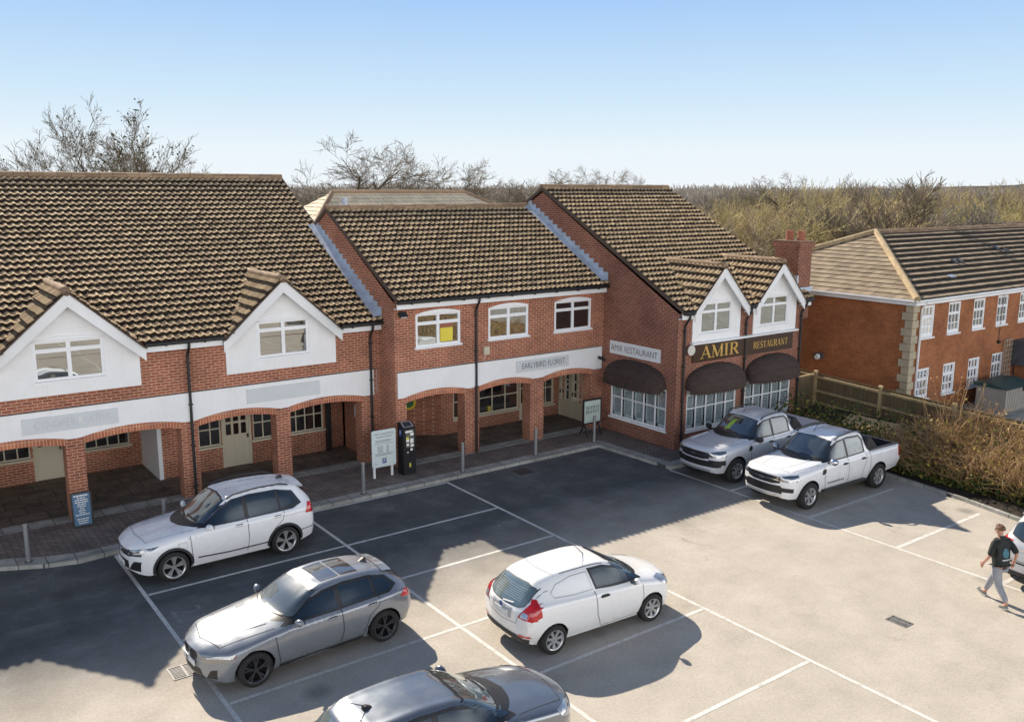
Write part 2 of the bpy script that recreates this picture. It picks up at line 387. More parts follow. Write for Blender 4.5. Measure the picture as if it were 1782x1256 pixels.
    L(t, c, b.inputs['Base Color']); b.inputs['Roughness'].default_value = .85
    MAT['slab'] = m
ground_materials()

def sheet(name, pts, z, mat, kind='structure'):
    mb = MB(); mb.poly([(x, y, z) for x, y in pts])
    return tag(mb.build(name, mat, loc=(0, 0, 0), fix=False), kind=kind)
# land: one fine-near, coarse-far sheet to the horizon
mb = MB(); R_ = [0, 40, 80, 160, 400, 1200, 4500]; S_ = 48
for i in range(1, len(R_)):
    for k in range(S_):
        a0, a1 = 2*pi*k/S_, 2*pi*(k+1)/S_
        q = [(R_[i]*cos(a0), R_[i]*sin(a0), -.06), (R_[i]*cos(a1), R_[i]*sin(a1), -.06)]
        q += [(R_[i-1]*cos(a1), R_[i-1]*sin(a1), -.06), (R_[i-1]*cos(a0), R_[i-1]*sin(a0), -.06)]
        mb.poly(q if i > 1 else q[:3])
tag(mb.build('ground', MAT['ground'], loc=(0, 0, 0), fix=False), kind='structure')
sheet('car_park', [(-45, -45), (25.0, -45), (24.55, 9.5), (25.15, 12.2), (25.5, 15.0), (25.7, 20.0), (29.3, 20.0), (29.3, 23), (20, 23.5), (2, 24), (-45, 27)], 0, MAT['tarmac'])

# pavement (raised 0.1) with a pale slab edge
KERB = [(-14, 27.3), (-4, 25.2), (0.2, 23.75), (2.04, 22.92), (2.94, 22.48), (3.64, 22.30), (4.48, 22.38), (9.70, 22.37), (20.25, 22.45), (20.42, 19.22), (21.6, 19.18), (29.3, 19.3)]
KIN = [(-14, 27.75), (-3.9, 25.68), (.36, 24.2), (2.2, 23.4), (3.1, 22.95), (3.75, 22.78), (4.5, 22.82), (9.7, 22.80), (20.62, 22.88), (20.80, 19.62), (21.65, 19.6), (29.3, 19.7)]
mb = MB()
for i in range(len(KERB)-1):
    a, b_, c, d = KERB[i], KERB[i+1], KIN[i+1], KIN[i]
    mb.poly([(*a, .1), (*b_, .1), (*c, .1), (*d, .1)])
    mb.poly([(*a, -.02), (*b_, -.02), (*b_, .1), (*a, .1)])
tag(mb.build('kerb', MAT['slab'], loc=(0, 0, 0)), kind='structure')
back = [(29.3, 20.6), (22.1, 20.6), (22.1, 24.3), (13.2, 24.3), (13.2, 25.1), (-14, 25.1)]
pv = [p for p in KIN] + [(29.3, 20.6), (22.0, 20.6), (22.0, 24.05), (13.2, 24.05), (13.2, 25.0), (-6, 25.9)]
sheet('pavement', KIN[2:] + [(29.3, 20.6), (22.0, 20.6), (22.0, 24.08), (13.2, 24.08), (13.2, 25.08), (.36, 25.08)], .1, MAT['paving'])
sheet('threshold_slabs', [(-1, 25.08), (13.2, 25.08), (13.2, 25.62), (-1, 25.62)], .104, MAT['slab'])
sheet('threshold_slabs', [(13.25, 24.08), (22.0, 24.08), (22.0, 24.62), (13.25, 24.62)], .104, MAT['slab'])
sheet('arcade_floor', [(-3, 25.62), (13.2, 25.62), (13.2, 24.62), (22.0, 24.62), (22.0, 30), (-3, 30)], .1, MAT['floor'])
# edging kerb of the planted bank on the right
mb = MB()
EK = [(25.75, 20.0), (25.55, 15.0), (25.2, 12.2), (24.6, 9.5), (24.9, 4), (25.0, -20)]
for i in range(len(EK)-1):
    mb.bar((*EK[i], .03), (*EK[i+1], .03), .12, .13)
tag(mb.build('bank_kerb', MAT['slab'], loc=(0, 0, 0)), kind='structure')
m_ = plain('leaf_litter', (.030, .022, .013), .95, .5, 3)
mb = MB(); xs = [0, .25, .5, .75, 1]
rows = []
for (x0, y) in [(25.9, 20.4), (25.8, 18), (25.62, 15.0), (25.27, 12.2), (24.67, 9.5), (24.97, 4), (25.07, -20)]:
    rows.append([(x0+(31-x0)*t, y, .02+.62*min(1, t*1.35)**1.2) for t in xs])
mb.grid(rows)
tag(mb.build('planted_bank', m_, loc=(0, 0, 0), smooth=True), kind='structure')
sheet('office_yard', [(31, -20), (60, -20), (60, 40), (31, 40)], .03, MAT['slab'])

# painted markings
mb = MB(); LW = .085
def hline(y, x0, x1, w_=LW): mb.poly([(x0, y-w_/2, .004), (x1, y-w_/2, .004), (x1, y+w_/2, .004), (x0, y+w_/2, .004)])
def vline(x, y0, y1, w_=LW): mb.poly([(x-w_/2, y0, .0045), (x+w_/2, y0, .0045), (x+w_/2, y1, .0045), (x-w_/2, y1, .0045)])
for x in (4.44, 9.27, 13.95): vline(x, -12, 22.33)
hline(22.30, 8.6, 13.9, .09)
for y in (19.6, 17.1, 14.37, 12.0, 9.34, 6.8, 4.2):
    hline(y, 4.5, 9.22); hline(y, 9.32, 13.9)
vline(20.38, -6, 19.2, .085)
for y in (16.75, 14.02, 11.43, 8.85, 6.2): hline(y, 20.43, 24.5, .11)
tag(mb.build('parking_lines', MAT['line'], loc=(0, 0, 0), fix=False), kind='structure')
# ------------------------------------------------------------------ building kit
def wall_holes(mb, T, u0, u1, v0, v1, holes, depth=.12, m=0):
    "flat wall with rectangular openings (a,b,c,d) and their reveals"
    us = sorted({u0, u1, *[h[0] for h in holes], *[h[1] for h in holes]}); vs = sorted({v0, v1, *[h[2] for h in holes], *[h[3] for h in holes]})
    us = [u for u in us if u0 <= u <= u1]; vs = [v for v in vs if v0 <= v <= v1]
    for i in range(len(us)-1):
        for j in range(len(vs)-1):
            cu, cv = (us[i]+us[i+1])/2, (vs[j]+vs[j+1])/2
            if any(h[0] < cu < h[1] and h[2] < cv < h[3] for h in holes): continue
            mb.poly([T(us[i], vs[j], 0), T(us[i+1], vs[j], 0), T(us[i+1], vs[j+1], 0), T(us[i], vs[j+1], 0)], m)
    for a, b, c, d in holes:
        for (p, q) in (((a, c), (a, d)), ((a, d), (b, d)), ((b, d), (b, c)), ((b, c), (a, c))):
            mb.poly([T(*p, 0), T(*q, 0), T(*q, depth), T(*p, depth)], m)
def window(parent, T, u0, u1, v0, v1, fr=.06, vb=(), hb=(), mat='upvc', glass='glass', inset=.05, th=.05, sill=True, arch=0, name='window', bw=.05, sillmat=None, tilt=0):
    "frame with bars > pane, sill.  vb / hb: (position 0..1, width)"
    mb = MB()
    tbox(mb, T, u0, u0+fr, v0, v1, inset, inset+th); tbox(mb, T, u1-fr, u1, v0, v1, inset, inset+th)
    tbox(mb, T, u0+fr, u1-fr, v1-fr, v1, inset, inset+th); tbox(mb, T, u0+fr, u1-fr, v0, v0+fr, inset, inset+th)
    hs_ = []
    for f, wd in hb:
        z = v0+(v1-v0)*f; hs_.append((z-wd/2, z+wd/2)); tbox(mb, T, u0+fr, u1-fr, z-wd/2, z+wd/2, inset+.003, inset+th-.003)
    for f, wd in vb:
        x = u0+(u1-u0)*f; tbox(mb, T, x-wd/2, x+wd/2, v0+fr, v1-fr, inset+.006, inset+th-.006)
    if arch:
        k = 10; pts = [(u0, v1-.004)] + [(u0+(u1-u0)*i/k, v1+arch*(1-(2*i/k-1)**2)) for i in range(k+1)] + [(u1, v1-.004)]
        mb.prism([pts[0]]+pts[2:-2]+[pts[-1]], T, inset-.075, inset-.005)
    fo = mb.build(name, MAT[mat], parent)
    g = MB(); w_ = inset+th*.6
    g.poly([T(u0+fr*.5, v0+fr*.5, w_), T(u1-fr*.5, v0+fr*.5, w_+tilt), T(u1-fr*.5, v1-fr*.5, w_+tilt), T(u0+fr*.5, v1-fr*.5, w_)])
    if parent is not None: g.build('pane', MAT[glass], fo)
    if sill:
        s = MB(); tbox(s, T, u0-.05, u1+.05, v0-.06, v0, -.06, inset+.01); s.build('sill', MAT[sillmat or mat], fo)
    return fo
PAN = [(0, .35), (.10, .10), (.24, 0), (.40, .10), (.53, .50), (.66, .90), (.77, 1.0), (.88, .82), (1.0, .38)]
FLAT = [(0, 0), (.5, .0), (1.0, .0)]
def tiles(name, O, td, sd, W, LS, mat, parent, cover=.205, gauge=.31, amp=.054, thick=.058, prof=PAN, skip=None, clip=(), jit=1, band=True):
    O = np.array(O, float); td = np.array(td, float); sd = np.array(sd, float); n = np.cross(td, sd)
    if n[2] < 0: n = -n
    rows = int(math.ceil(LS/gauge-.2)); cols = max(1, int(round(W/cover))); cover = W/cols
    V = []; F = []; Cc = []
    k = len(prof); pf = np.array([p[0] for p in prof]); ph = np.array([p[1] for p in prof])*amp
    for r in range(rows):
        s0 = r*gauge; s1 = min(s0+gauge+.03, LS+.02); off = 0
        for c in range(cols):
            t0 = c*cover
            ctr = O+td*(t0+cover/2)+sd*(s0+gauge/2)
            if skip is not None and skip(ctr): continue
            dh = (random.random()-.5)*.014*jit; ds = (random.random()-.5)*.022*jit; tw = (random.random()-.5)*.010*jit
            n0 = len(V)
            hh = ph+dh+(pf-.5)*tw
            for (s, extra, sc_) in ((s0+ds, -.012, 1), (s0+ds, thick, 1), (s0+ds+gauge*.60, thick*.42, 1), (s1, 0, .92)):
                P = O+np.outer(t0+pf*cover, td)+sd*s+np.outer(hh*sc_+extra, n)
                V.extend(map(tuple, P))
            for a in range(3):
                for b in range(k-1):
                    i = n0+a*k+b; F.append((i, i+1, i+k+1, i+k))
            rn = random.random()
            low = [(.40 if ph[b]+ph[b+1] < amp*.75 else .58)+.38*rn for b in range(k-1)] if amp > .01 else [.34+.6*rn]*(k-1)  # pans coloured darker than rolls, painting in the grazing sun's contrast
            Cc += [.04]*(k-1)+low+([.13]*(k-1) if band else low)  # butts and band darken the colour: painted shade under each overlap
    mb = MB(); mb.v = V; mb.f = F; mb.m = [0]*len(F); mb.c = Cc
    o = mb.build(name, mat, parent, fix=False)
    if clip:
        off = Vector(base_of(parent)); bm = bmesh.new(); bm.from_mesh(o.data)
        for co, no in clip:
            bmesh.ops.bisect_plane(bm, geom=bm.verts[:]+bm.edges[:]+bm.faces[:], plane_co=Vector(co)-off, plane_no=Vector(no), clear_inner=True)
        bm.to_mesh(o.data); bm.free()
    # face normals should look outwards
    return o
def text_obj(parent, body, T, u0, u1, v0, v1, mat, name='lettering', w0=-.012, thin=0.0, mirror=False):
    "sans lettering fitted into u0..u1, v0..v1 on plane T"
    cu = bpy.data.curves.new('txt', 'FONT'); cu.body = body; cu.resolution_u = 3; cu.offset = thin; cu.space_line = .85
    cu.align_x = 'CENTER'
    ob = bpy.data.objects.new('txt', cu); COL.objects.link(ob)
    dg = bpy.context.evaluated_depsgraph_get(); dg.update()
    me = bpy.data.meshes.new_from_object(ob.evaluated_get(dg)); bpy.data.objects.remove(ob); bpy.data.curves.remove(cu)
    P = np.array([v.co[:] for v in me.vertices]); lo = P.min(0); hi = P.max(0)
    mb = MB()
    for x, y, z in P:
        a = (x-lo[0])/(hi[0]-lo[0]); b = (y-lo[1])/(hi[1]-lo[1])
        mb.v.append(tuple(T(u0+(u1-u0)*a, v0+(v1-v0)*b, w0)))
    for p in me.polygons: mb.f.append(tuple(p.vertices)); mb.m.append(0)
    bpy.data.meshes.remove(me)
    return mb.build(name, mat, parent, fix=False)
# a hand drawn roman alphabet: every letter a list of strokes (x0,y0,x1,y1,width) and serifs (x,y,w); cell height 1
def arc(cx, cy, rx, ry, a0, a1, w0, w1=None, n=9):
    out = []; w1 = w0 if w1 is None else w1
    for i in range(n):
        p, q = radians(a0+(a1-a0)*i/n), radians(a0+(a1-a0)*(i+1)/n); m = (p+q)/2
        th = abs(cos(m))*w0+abs(sin(m))*w1
        out.append((cx+rx*cos(p), cy+ry*sin(p), cx+rx*cos(q), cy+ry*sin(q), th))
    return out
TH, TN, SR = .155, .055, .05
SERIF = {
 'A': (.82, [(.08, .02, .40, .98, TN), (.40, .98, .74, .02, TH), (.20, .34, .60, .34, TN)], [(.08, 0, .26), (.74, 0, .30)]),
 'M': (1.0, [(.13, .02, .13, .98, TN), (.15, .98, .50, .05, TH), (.50, .05, .85, .98, TN), (.85, .02, .85, .98, TH)], [(.13, 0, .26), (.85, 0, .30), (.10, .95, .2), (.88, .95, .22)]),
 'I': (.40, [(.20, .02, .20, .98, TH)], [(.20, 0, .34), (.20, .95, .34)]),
 'R': (.80, [(.18, .02, .18, .98, TH), (.18, .95, .42, .95, TN), (.18, .50, .42, .50, TN), (.40, .50, .72, .02, TH)] + arc(.42, .725, .22, .225, -90, 90, TH, TN), [(.18, 0, .34), (.15, .95, .26), (.74, 0, .2)]),
 'E': (.70, [(.18, .02, .18, .98, TH), (.18, .965, .60, .965, TN), (.18, .50, .50, .50, TN), (.18, .035, .62, .035, TN), (.60, .98, .60, .80, TN), (.62, .02, .62, .22, TN), (.50, .60, .50, .40, TN)], [(.12, 0, .2), (.12, .95, .2)]),
 'S': (.62, arc(.31, .735, .20, .235, 40, 270, TH*.8, TN) + arc(.31, .255, .22, .235, 90, -140, TH*.8, TN) + [(.50, .95, .50, .74, TN), (.10, .05, .10, .27, TN), (.24, .62, .40, .38, TH)], []),
 'T': (.72, [(.36, .02, .36, .98, TH), (.06, .965, .66, .965, TN), (.07, .98, .07, .76, TN), (.65, .98, .65, .76, TN)], [(.36, 0, .34)]),
 'U': (.82, [(.18, .30, .18, .98, TH), (.66, .30, .66, .98, TN)] + arc(.42, .30, .24, .27, 180, 360, TH*.9, TN*1.5), [(.18, .95, .32), (.66, .95, .24)]),
 'N': (.86, [(.16, .02, .16, .98, TN), (.16, .97, .70, .03, TH), (.70, .02, .70, .98, TN)], [(.16, 0, .24), (.12, .95, .22), (.70, .95, .24)]),
 'D': (.84, [(.18, .02, .18, .98, TH), (.18, .965, .40, .965, TN), (.18, .035, .40, .035, TN)] + arc(.40, .5, .34, .465, -90, 90, TH, TN), [(.14, 0, .24), (.14, .95, .24)]),
 'Y': (.78, [(.38, .02, .38, .48, TH), (.10, .98, .38, .46, TH), (.68, .98, .38, .46, TN)], [(.38, 0, .32), (.10, .95, .26), (.68, .95, .22)]),
 'B': (.76, [(.18, .02, .18, .98, TH), (.18, .965, .38, .965, TN), (.18, .52, .40, .52, TN), (.18, .035, .40, .035, TN)] + arc(.38, .745, .20, .22, -90, 90, TH, TN) + arc(.40, .275, .24, .24, -90, 90, TH, TN), [(.13, 0, .22), (.13, .95, .22)]),
 'F': (.66, [(.18, .02, .18, .98, TH), (.18, .965, .58, .965, TN), (.18, .50, .46, .50, TN), (.58, .98, .58, .78, TN), (.46, .60, .46, .40, TN)], [(.18, 0, .32), (.12, .95, .2)]),
 ' ': (.4, [], [])}
def serif_text(parent, body, T, u0, u1, v0, v1, mat, w0=-.02, w1=None, name='lettering', gap=.06):
    tot = sum(SERIF[c][0]+gap for c in body)-gap; kx = (u1-u0)/tot; kz = v1-v0; x = 0; mb = MB(); lay = 0
    for ch in body:
        wd, st, se = SERIF[ch]
        for a, b, c, d, th in st:
            l = hypot(c-a, d-b) or 1; nx, ny = -(d-b)/l*th/2, (c-a)/l*th/2; ex, ey = (c-a)/l*.01, (d-b)/l*.01
            q = [(a+nx-ex, b+ny-ey), (a-nx-ex, b-ny-ey), (c-nx+ex, d-ny+ey), (c+nx+ex, d+ny+ey)]
            lay += 1
            mb.poly([T(u0+(x+p)*kx, v0+y_*kz, w0-(lay % 7)*.0006) for p, y_ in q])
        for sx_, sy_, sw in se:
            lay += 1
            mb.poly([T(u0+(x+sx_+dx*sw/2)*kx, v0+(sy_+dy*SR)*kz, w0-(lay % 7)*.0006) for dx, dy in ((-1, 0), (1, 0), (1, 1), (-1, 1))])
        x += wd+gap
    return mb.build(name, mat, parent, fix=False)
def gable_slices(mb, T, xl, xr, xc, zb, ze, zp, hole=None, w=0, m=0):
    zt = lambda x: ze+(zp-ze)*(1-abs(x-xc)/(xr-xc))
    xs = sorted({xl, xc, xr, *([hole[0], hole[1]] if hole else [])})
    for a, b in zip(xs, xs[1:]):
        c = (a+b)/2
        if hole and hole[0] < c < hole[1]:
            mb.poly([T(a, zb, w), T(b, zb, w), T(b, hole[2], w), T(a, hole[2], w)], m)
            mb.poly([T(a, hole[3], w), T(b, hole[3], w), T(b, zt(b), w), T(a, zt(a), w)], m)
        else:
            mb.poly([T(a, zb, w), T(b, zb, w), T(b, zt(b), w), T(a, zt(a), w)], m)
    if hole:
        a, b, c, d = hole
        for (p, q) in (((a, c), (a, d)), ((a, d), (b, d)), ((b, d), (b, c)), ((b, c), (a, c))):
            mb.poly([T(*p, w), T(*q, w), T(*q, w+.16), T(*p, w+.16)], m)
    # edges of the panel
    for (p, q) in (((xl, zb), (xr, zb)), ((xl, zb), (xl, zt(xl))), ((xr, zb), (xr, zt(xr)))):
        mb.poly([T(*p, w), T(*q, w), T(*q, w+.06), T(*p, w+.06)], m)
def dormer(parent, Y, xc, hw, zb, zpk, ze, win, roofplane, hwr, gauge=.31, matt='tile'):
    "white gable > roof slopes, bargeboards; roofplane=(Y0,z0,k)"
    T = FY(Y); Y0, z0, k = roofplane
    mb = MB(); gable_slices(mb, T, xc-hw, xc+hw, xc, zb, ze+.02, zpk-.12, win, w=-.03)
    # cheeks hidden under the slopes
    d = mb.build('dormer', MAT['render'], parent, fix=False)
    sl = (zpk-ze)/hwr; a = math.atan(sl); LS = hwr/cos(a); yb = Y0+(zpk-z0)/k+.25; yf = Y-.30
    no = Vector((0, -k, 1)).normalized()
    for sgn in (1, -1):
        sd = (-sgn*cos(a), 0, sin(a))
        O = (xc+sgn*hwr, yf if sgn > 0 else yf, ze)
        tiles('dormer_roof', O, (0, 1, 0), sd, yb-yf, LS, MAT[matt], d, gauge=gauge, clip=[((0, Y0, z0+.02), tuple(no))], jit=.7)
    # undercloak deck below the tiles
    u = MB()
    for sgn in (1, -1):
        u.poly([(xc+sgn*hwr, yf+.02, ze-.015), (xc+sgn*hwr, Y0+(ze-z0)/k+.1, ze-.015), (xc, yb-.1, zpk-.015), (xc, yf+.02, zpk-.015)])
    u.build('undercloak', MAT['lead'] if False else MAT['black'], d, fix=False)
    r = MB(); pts = [(xc, yf-.01+i*.32, zpk+.005+(.012 if i % 2 else 0)) for i in range(int((yb-yf)/.32)+1)]
    r.tube(pts, .115, 10); r.c = [random.random() for _ in r.f]; r.build('ridge_tiles', MAT['ridge'], d, smooth=True)
    for sgn in (1, -1):
        b = MB(); wd = .25
        P = [(xc, zpk-.05), (xc+sgn*(hwr+.02), ze-.07), (xc+sgn*(hwr+.02), ze-.07-wd*1.15), (xc, zpk-.05-wd*1.35)]
        b.prism(P, FY(Y), -.285, -.245); b.prism([(xc, zpk-.03), (xc+sgn*(hwr+.03), ze-.05), (xc+sgn*(hwr+.03), ze-.10), (xc, zpk-.08)], FY(Y), -.30, -.286)
        # soffit board
        b.prism([(xc, zpk-.13), (xc+sgn*hwr, ze-.14), (xc+sgn*hwr, ze-.16), (xc, zpk-.15)], FY(Y), -.245, -.03)
        b.build('bargeboard', MAT['barge'], d)
        e = MB(); e.prism([(xc, zpk+.02), (xc+sgn*(hwr+.04), ze+.00), (xc+sgn*(hwr+.04), ze-.05), (xc, zpk-.03)], FY(Y), -.315, -.288); e.build('verge', MAT['ridge_dark'], d)
    return d
MAT['glass_mid'] = MAT['glass_dark']
MAT['ridge_dark'] = plain('verge_mortar', (.10, .068, .05), .85, .25, 8)
def eave(parent, Y, x0, x1, z, gaps=()):
    "fascia board and black half round gutter along x"
    xs = [x0]+[q for a, b in gaps for q in (a, b)]+[x1]
    for a, b in zip(xs[::2], xs[1::2]):
        mb = MB(); g = MB()
        mb.box(a, b, Y-.20, Y-.16, z-.27, z-.03); mb.box(a, b, Y-.16, Y, z-.27, z-.24)
        g.tube([(a-.02, Y-.27, z-.05), (b+.02, Y-.27, z-.05)], .062, 10)
        n = max(2, int((b-a)/.9))
        for i in range(n): g.box(a+(b-a)*(i+.5)/n-.015, a+(b-a)*(i+.5)/n+.015, Y-.34, Y-.20, z-.13, z-.03)
        mb.build('fascia', MAT['barge'], parent); g.build('gutter', MAT['black'], parent)
def downpipe(parent, x, Y, ztop, zbot=.1, bend=True, r=.04):
    mb = MB(); p = []
    if bend: p = [(x, Y-.27, ztop), (x, Y-.26, ztop-.12), (x, Y-.10, ztop-.34), (x, Y-.06, ztop-.44)]
    else: p = [(x, Y-.06, ztop)]
    p.append((x, Y-.06, zbot)); mb.tube(p, r, 10)
    z = ztop-.6
    while z > zbot+.2: mb.box(x-r-.015, x+r+.015, Y-.11, Y-.001, z-.02, z+.02); z -= 1.2
    return mb.build('downpipe', MAT['black'], parent)
def ridge(parent, x0, x1, Y, z, r=.13):
    mb = MB(); n = int((x1-x0)/.42)
    for i in range(n):
        a = x0+(x1-x0)*i/n; b = x0+(x1-x0)*(i+1)/n; dz = (random.random()-.5)*.02
        mb.tube([(a+.006, Y, z+dz), (b-.006, Y, z+dz)], r*(1+(random.random()-.5)*.06), 10)
    mb.c = [random.random() for _ in mb.f]
    return mb.build('ridge_tiles', MAT['ridge'], parent, smooth=False)
def arcade(parent, Y, x0, x1, piers, zs=2.15, rise=.125, ring=.20, ztop=3.15, dep=.46, bandx=None):
    T = FY(Y); w = MB(); b_ = MB(); arcs = {}
    for p0, p1 in piers: w.box(p0+(.006 if p0 == x0 else 0), p1-(.006 if p1 == x1 else 0), Y, Y+dep, .1, zs)
    ed = [x0]+[p for q in piers for p in q]+[x1]
    def zi(x):
        for (a, b), (c, d) in zip(piers, piers[1:]):
            if b <= x <= c: return zs+rise*(1-((x-(b+c)/2)/((c-b)/2))**2)
        return zs
    def zx(x):
        for (a, b), (c, d) in zip(piers, piers[1:]):
            b2, c2 = b-.10, c+.10
            if b2 <= x <= c2: return zs+ring-.03+(rise+.04)*(1-((x-(b2+c2)/2)/((c2-b2)/2))**2)
        return zs+ring-.03
    xs = sorted({x0, x1, *[p for q in piers for p in q], *[round(x0+(x1-x0)*i/140, 3) for i in range(141)]})
    for a, b in zip(xs, xs[1:]):
        w.poly([T(a, zi(a), 0), T(b, zi(b), 0), T(b, ztop, 0), T(a, ztop, 0)])
        w.poly([T(a, zi(a), 0), T(b, zi(b), 0), T(b, zi(b), dep), T(a, zi(a), dep)])
        w.poly([T(a, zi(a), dep), T(b, zi(b), dep), T(b, ztop, dep), T(a, ztop, dep)])
        inp = any(p0 < (a+b)/2 < p1 for p0, p1 in piers)
        if not inp:
            a_ = arcs.setdefault(sum(1 for p0, p1 in piers if p1 <= (a+b)/2), MB())
            a_.poly([T(a, zi(a), -.012), T(b, zi(b), -.012), T(b, zx(b), -.012), T(a, zx(a), -.012)])
            a_.poly([T(a, zi(a), -.012), T(b, zi(b), -.012), T(b, zi(b)-.003, dep), T(a, zi(a)-.003, dep)])
        if bandx is None or bandx[0] <= a and b <= bandx[1]:
            b_.poly([T(a, zx(a), -.03), T(b, zx(b), -.03), T(b, ztop, -.03), T(a, ztop, -.03)])
            b_.poly([T(a, zx(a), -.03), T(b, zx(b), -.03), T(b, zx(b), 0), T(a, zx(a), 0)])
            b_.poly([T(a, ztop, -.05), T(b, ztop, -.05), T(b, ztop+.02, 0), T(a, ztop+.02, 0)])
    if bandx:
        for x in bandx: b_.poly([T(x, zs+ring, -.03), T(x, zs+ring, 0), T(x, ztop, 0), T(x, ztop, -.03)])
    w.build('arcade_wall', MAT['brick'], parent, fix=False)
    for a_ in arcs.values(): a_.build('brick_arch', MAT['soldier'], parent, fix=False)
    s = MB(); s.box(bandx[0] if bandx else x0, bandx[1] if bandx else x1, Y-.045, Y-.031, ztop+.0, ztop+.025)
    bo = b_.build('fascia_band', MAT['render'], parent, fix=False); s.build('drip_strip', MAT['black'], bo)
def flashing(parent, X, Y0, Y1, plane):
    "lead dressed over the tiles against a gable wall on the plane X, stepped into the brickwork"
    y0, z0, k = plane; mb = MB(); zr = lambda y: z0+(y-y0)*k
    n = int((Y1-Y0)/.26); L1 = []; L2 = []; L3 = []
    for i in range(n+1):
        y = Y0+(Y1-Y0)*i/n
        dx = .03*(i % 2)
        L1.append((X-.30+dx, y, zr(y)+.115)); L2.append((X-.10, y, zr(y)+.13)); L3.append((X-.012, y, zr(y)+.15))
    mb.grid([L1, L2, L3])
    for i in range(n):
        y = Y0+(Y1-Y0)*i/n; y2 = Y0+(Y1-Y0)*(i+1)/n
        mb.box(X-.016, X-.004, y, y2-.012, zr(y)+.10, zr(y2)+.16+.10*(1 if i % 1 == 0 else 0))
    return mb.build('flashing', MAT['lead'], parent)
# ================================================================== left shop building
YL, YM, YR, XM, XR = 25.2, 24.2, 20.5, 13.28, 21.9
PL = (24.93, 4.70, .563)          # roof plane Y0, z0, slope
PM = (23.93, 5.42, .545)
PR = (20.23, 4.84, .519)
MAT['glass_clear'] = None
def clear_glass():
    m, t, b = newmat('clear_shop_glass')
    g = N(t, 'ShaderNodeBsdfGlossy'); g.inputs['Roughness'].default_value = .02
    tr = N(t, 'ShaderNodeBsdfTransparent'); tr.inputs[0].default_value = (.86, .9, .9, 1)
    mx = N(t, 'ShaderNodeMixShader'); mx.inputs[0].default_value = .16
    L(t, tr.outputs[0], mx.inputs[1]); L(t, g.outputs[0], mx.inputs[2]); L(t, mx.outputs[0], t.nodes['Material Output'].inputs[0])
    return m
MAT['glass_clear'] = clear_glass()
def door(parent, T, u0, u1, z0, z1, cols, rows, gz0, mat='cream', glass='glass_dark', frame=.08, panels=2, name='door', inset=.06):
    mb = MB(); tbox(mb, T, u0, u0+frame, z0, z1, inset-.02, inset+.06); tbox(mb, T, u1-frame, u1, z0, z1, inset-.02, inset+.06); tbox(mb, T, u0+frame, u1-frame, z1-frame, z1, inset-.02, inset+.06)
    tbox(mb, T, u0+frame, u1-frame, z0, gz0, inset+.01, inset+.05)
    a, b = u0+frame, u1-frame; st = .07 if cols > 2 else .045; cw = (b-a-st)/cols; rh = (z1-frame-gz0-st*.4)/rows
    for i in range(cols+1): tbox(mb, T, a+i*cw, a+i*cw+st, gz0, z1-frame, inset+.01, inset+.05)
    for j in range(rows+1):
        for i in range(cols): tbox(mb, T, a+i*cw+st, a+(i+1)*cw, gz0+j*rh, min(gz0+j*rh+st, z1-frame), inset+.012, inset+.048)
    # raised and fielded lower panels
    pw = (b-a)/panels
    for i in range(panels):
        for (q0, q1) in ((z0+.12, (z0+gz0)/2-.03), ((z0+gz0)/2+.03, gz0-.06)):
            if q1-q0 > .05: tbox(mb, T, a+i*pw+.06, a+(i+1)*pw-.06, q0, q1, inset-.004, inset+.012)
    o = mb.build(name, MAT[mat], parent)
    g = MB(); g.poly([T(a, gz0, inset+.04), T(b, gz0, inset+.04), T(b, z1-frame, inset+.04), T(a, z1-frame, inset+.04)]); g.build('pane', MAT[glass], o, fix=False)
    h = MB(); hb_ = T(b-.05, z0+.95, inset-.03); h.obox(hb_, ((1,0,0),(0,1,0),(0,0,1)), (.02, .02, .06)); h.build('handle', MAT['black'], o)
    return o
def deck(mb, x0, x1, plane, yr, yback, zback, drop=.03):
    y0, z0, k = plane; zr = z0+(yr-y0)*k
    mb.poly([(x0, y0+.45, z0+.45*k-drop), (x1, y0+.45, z0+.45*k-drop), (x1, yr, zr-drop), (x0, yr, zr-drop)])
    mb.poly([(x0, yr, zr-drop), (x1, yr, zr-drop), (x1, yback, zback), (x0, yback, zback)])

B1 = thing('shop_building', 'long brick shop building with two large white gabled dormers, leftmost of the terrace', 'shop building', (4, YL, 0))
XL0 = -3.6
pl = [(-2.0, -1.53), (1.10, 1.55), (4.02, 4.48), (6.99, 7.46), (9.77, 10.22), (12.60, XM)]
arcade(B1, YL, XL0, XM, pl, bandx=(XL0, 13.15))
w = MB(); T = FY(YL)
dw1, dw2 = (3.46, 5.14, 3.90, 4.96), (9.31, 10.90, 3.90, 4.98)
wall_holes(w, T, XL0, XM, 3.15, 4.50, [(dw1[0], dw1[1], dw1[2], 4.50), (dw2[0], dw2[1], dw2[2], 4.50)])
# recess walls behind the arcade
T2, T3 = FY(27.3), FY(29.25)
wall_holes(w, T2, 6.97, 12.25, .1, 2.66, [(7.6, 8.78, .87, 1.95), (8.80, 9.76, .1, 2.02), (9.80, 10.75, .87, 1.95), (10.95, 12.22, .87, 1.95)])
w.poly([(12.25, 27.3, .1), (12.95, 27.5, .1), (12.95, 27.5, 2.66), (12.25, 27.3, 2.66)])
wall_holes(w, T3, XL0, 6.85, .1, 2.66, [(2.0, 3.72, .84, 1.95), (3.78, 4.66, .1, 2.02), (4.9, 6.52, .84, 1.95)])
w.poly([(12.95, 27.5, .1), (13.24, 27.5, .1), (13.24, 27.5, 2.66), (12.95, 27.5, 2.66)])
w.box(13.0, 13.27, 25.66, 27.5, .1, 2.66)
w.box(XL0, XL0+.1, YL+.01, 40, .1, 4.6); w.box(XL0, XM-.01, 40, 40.1, 0, 4.6)
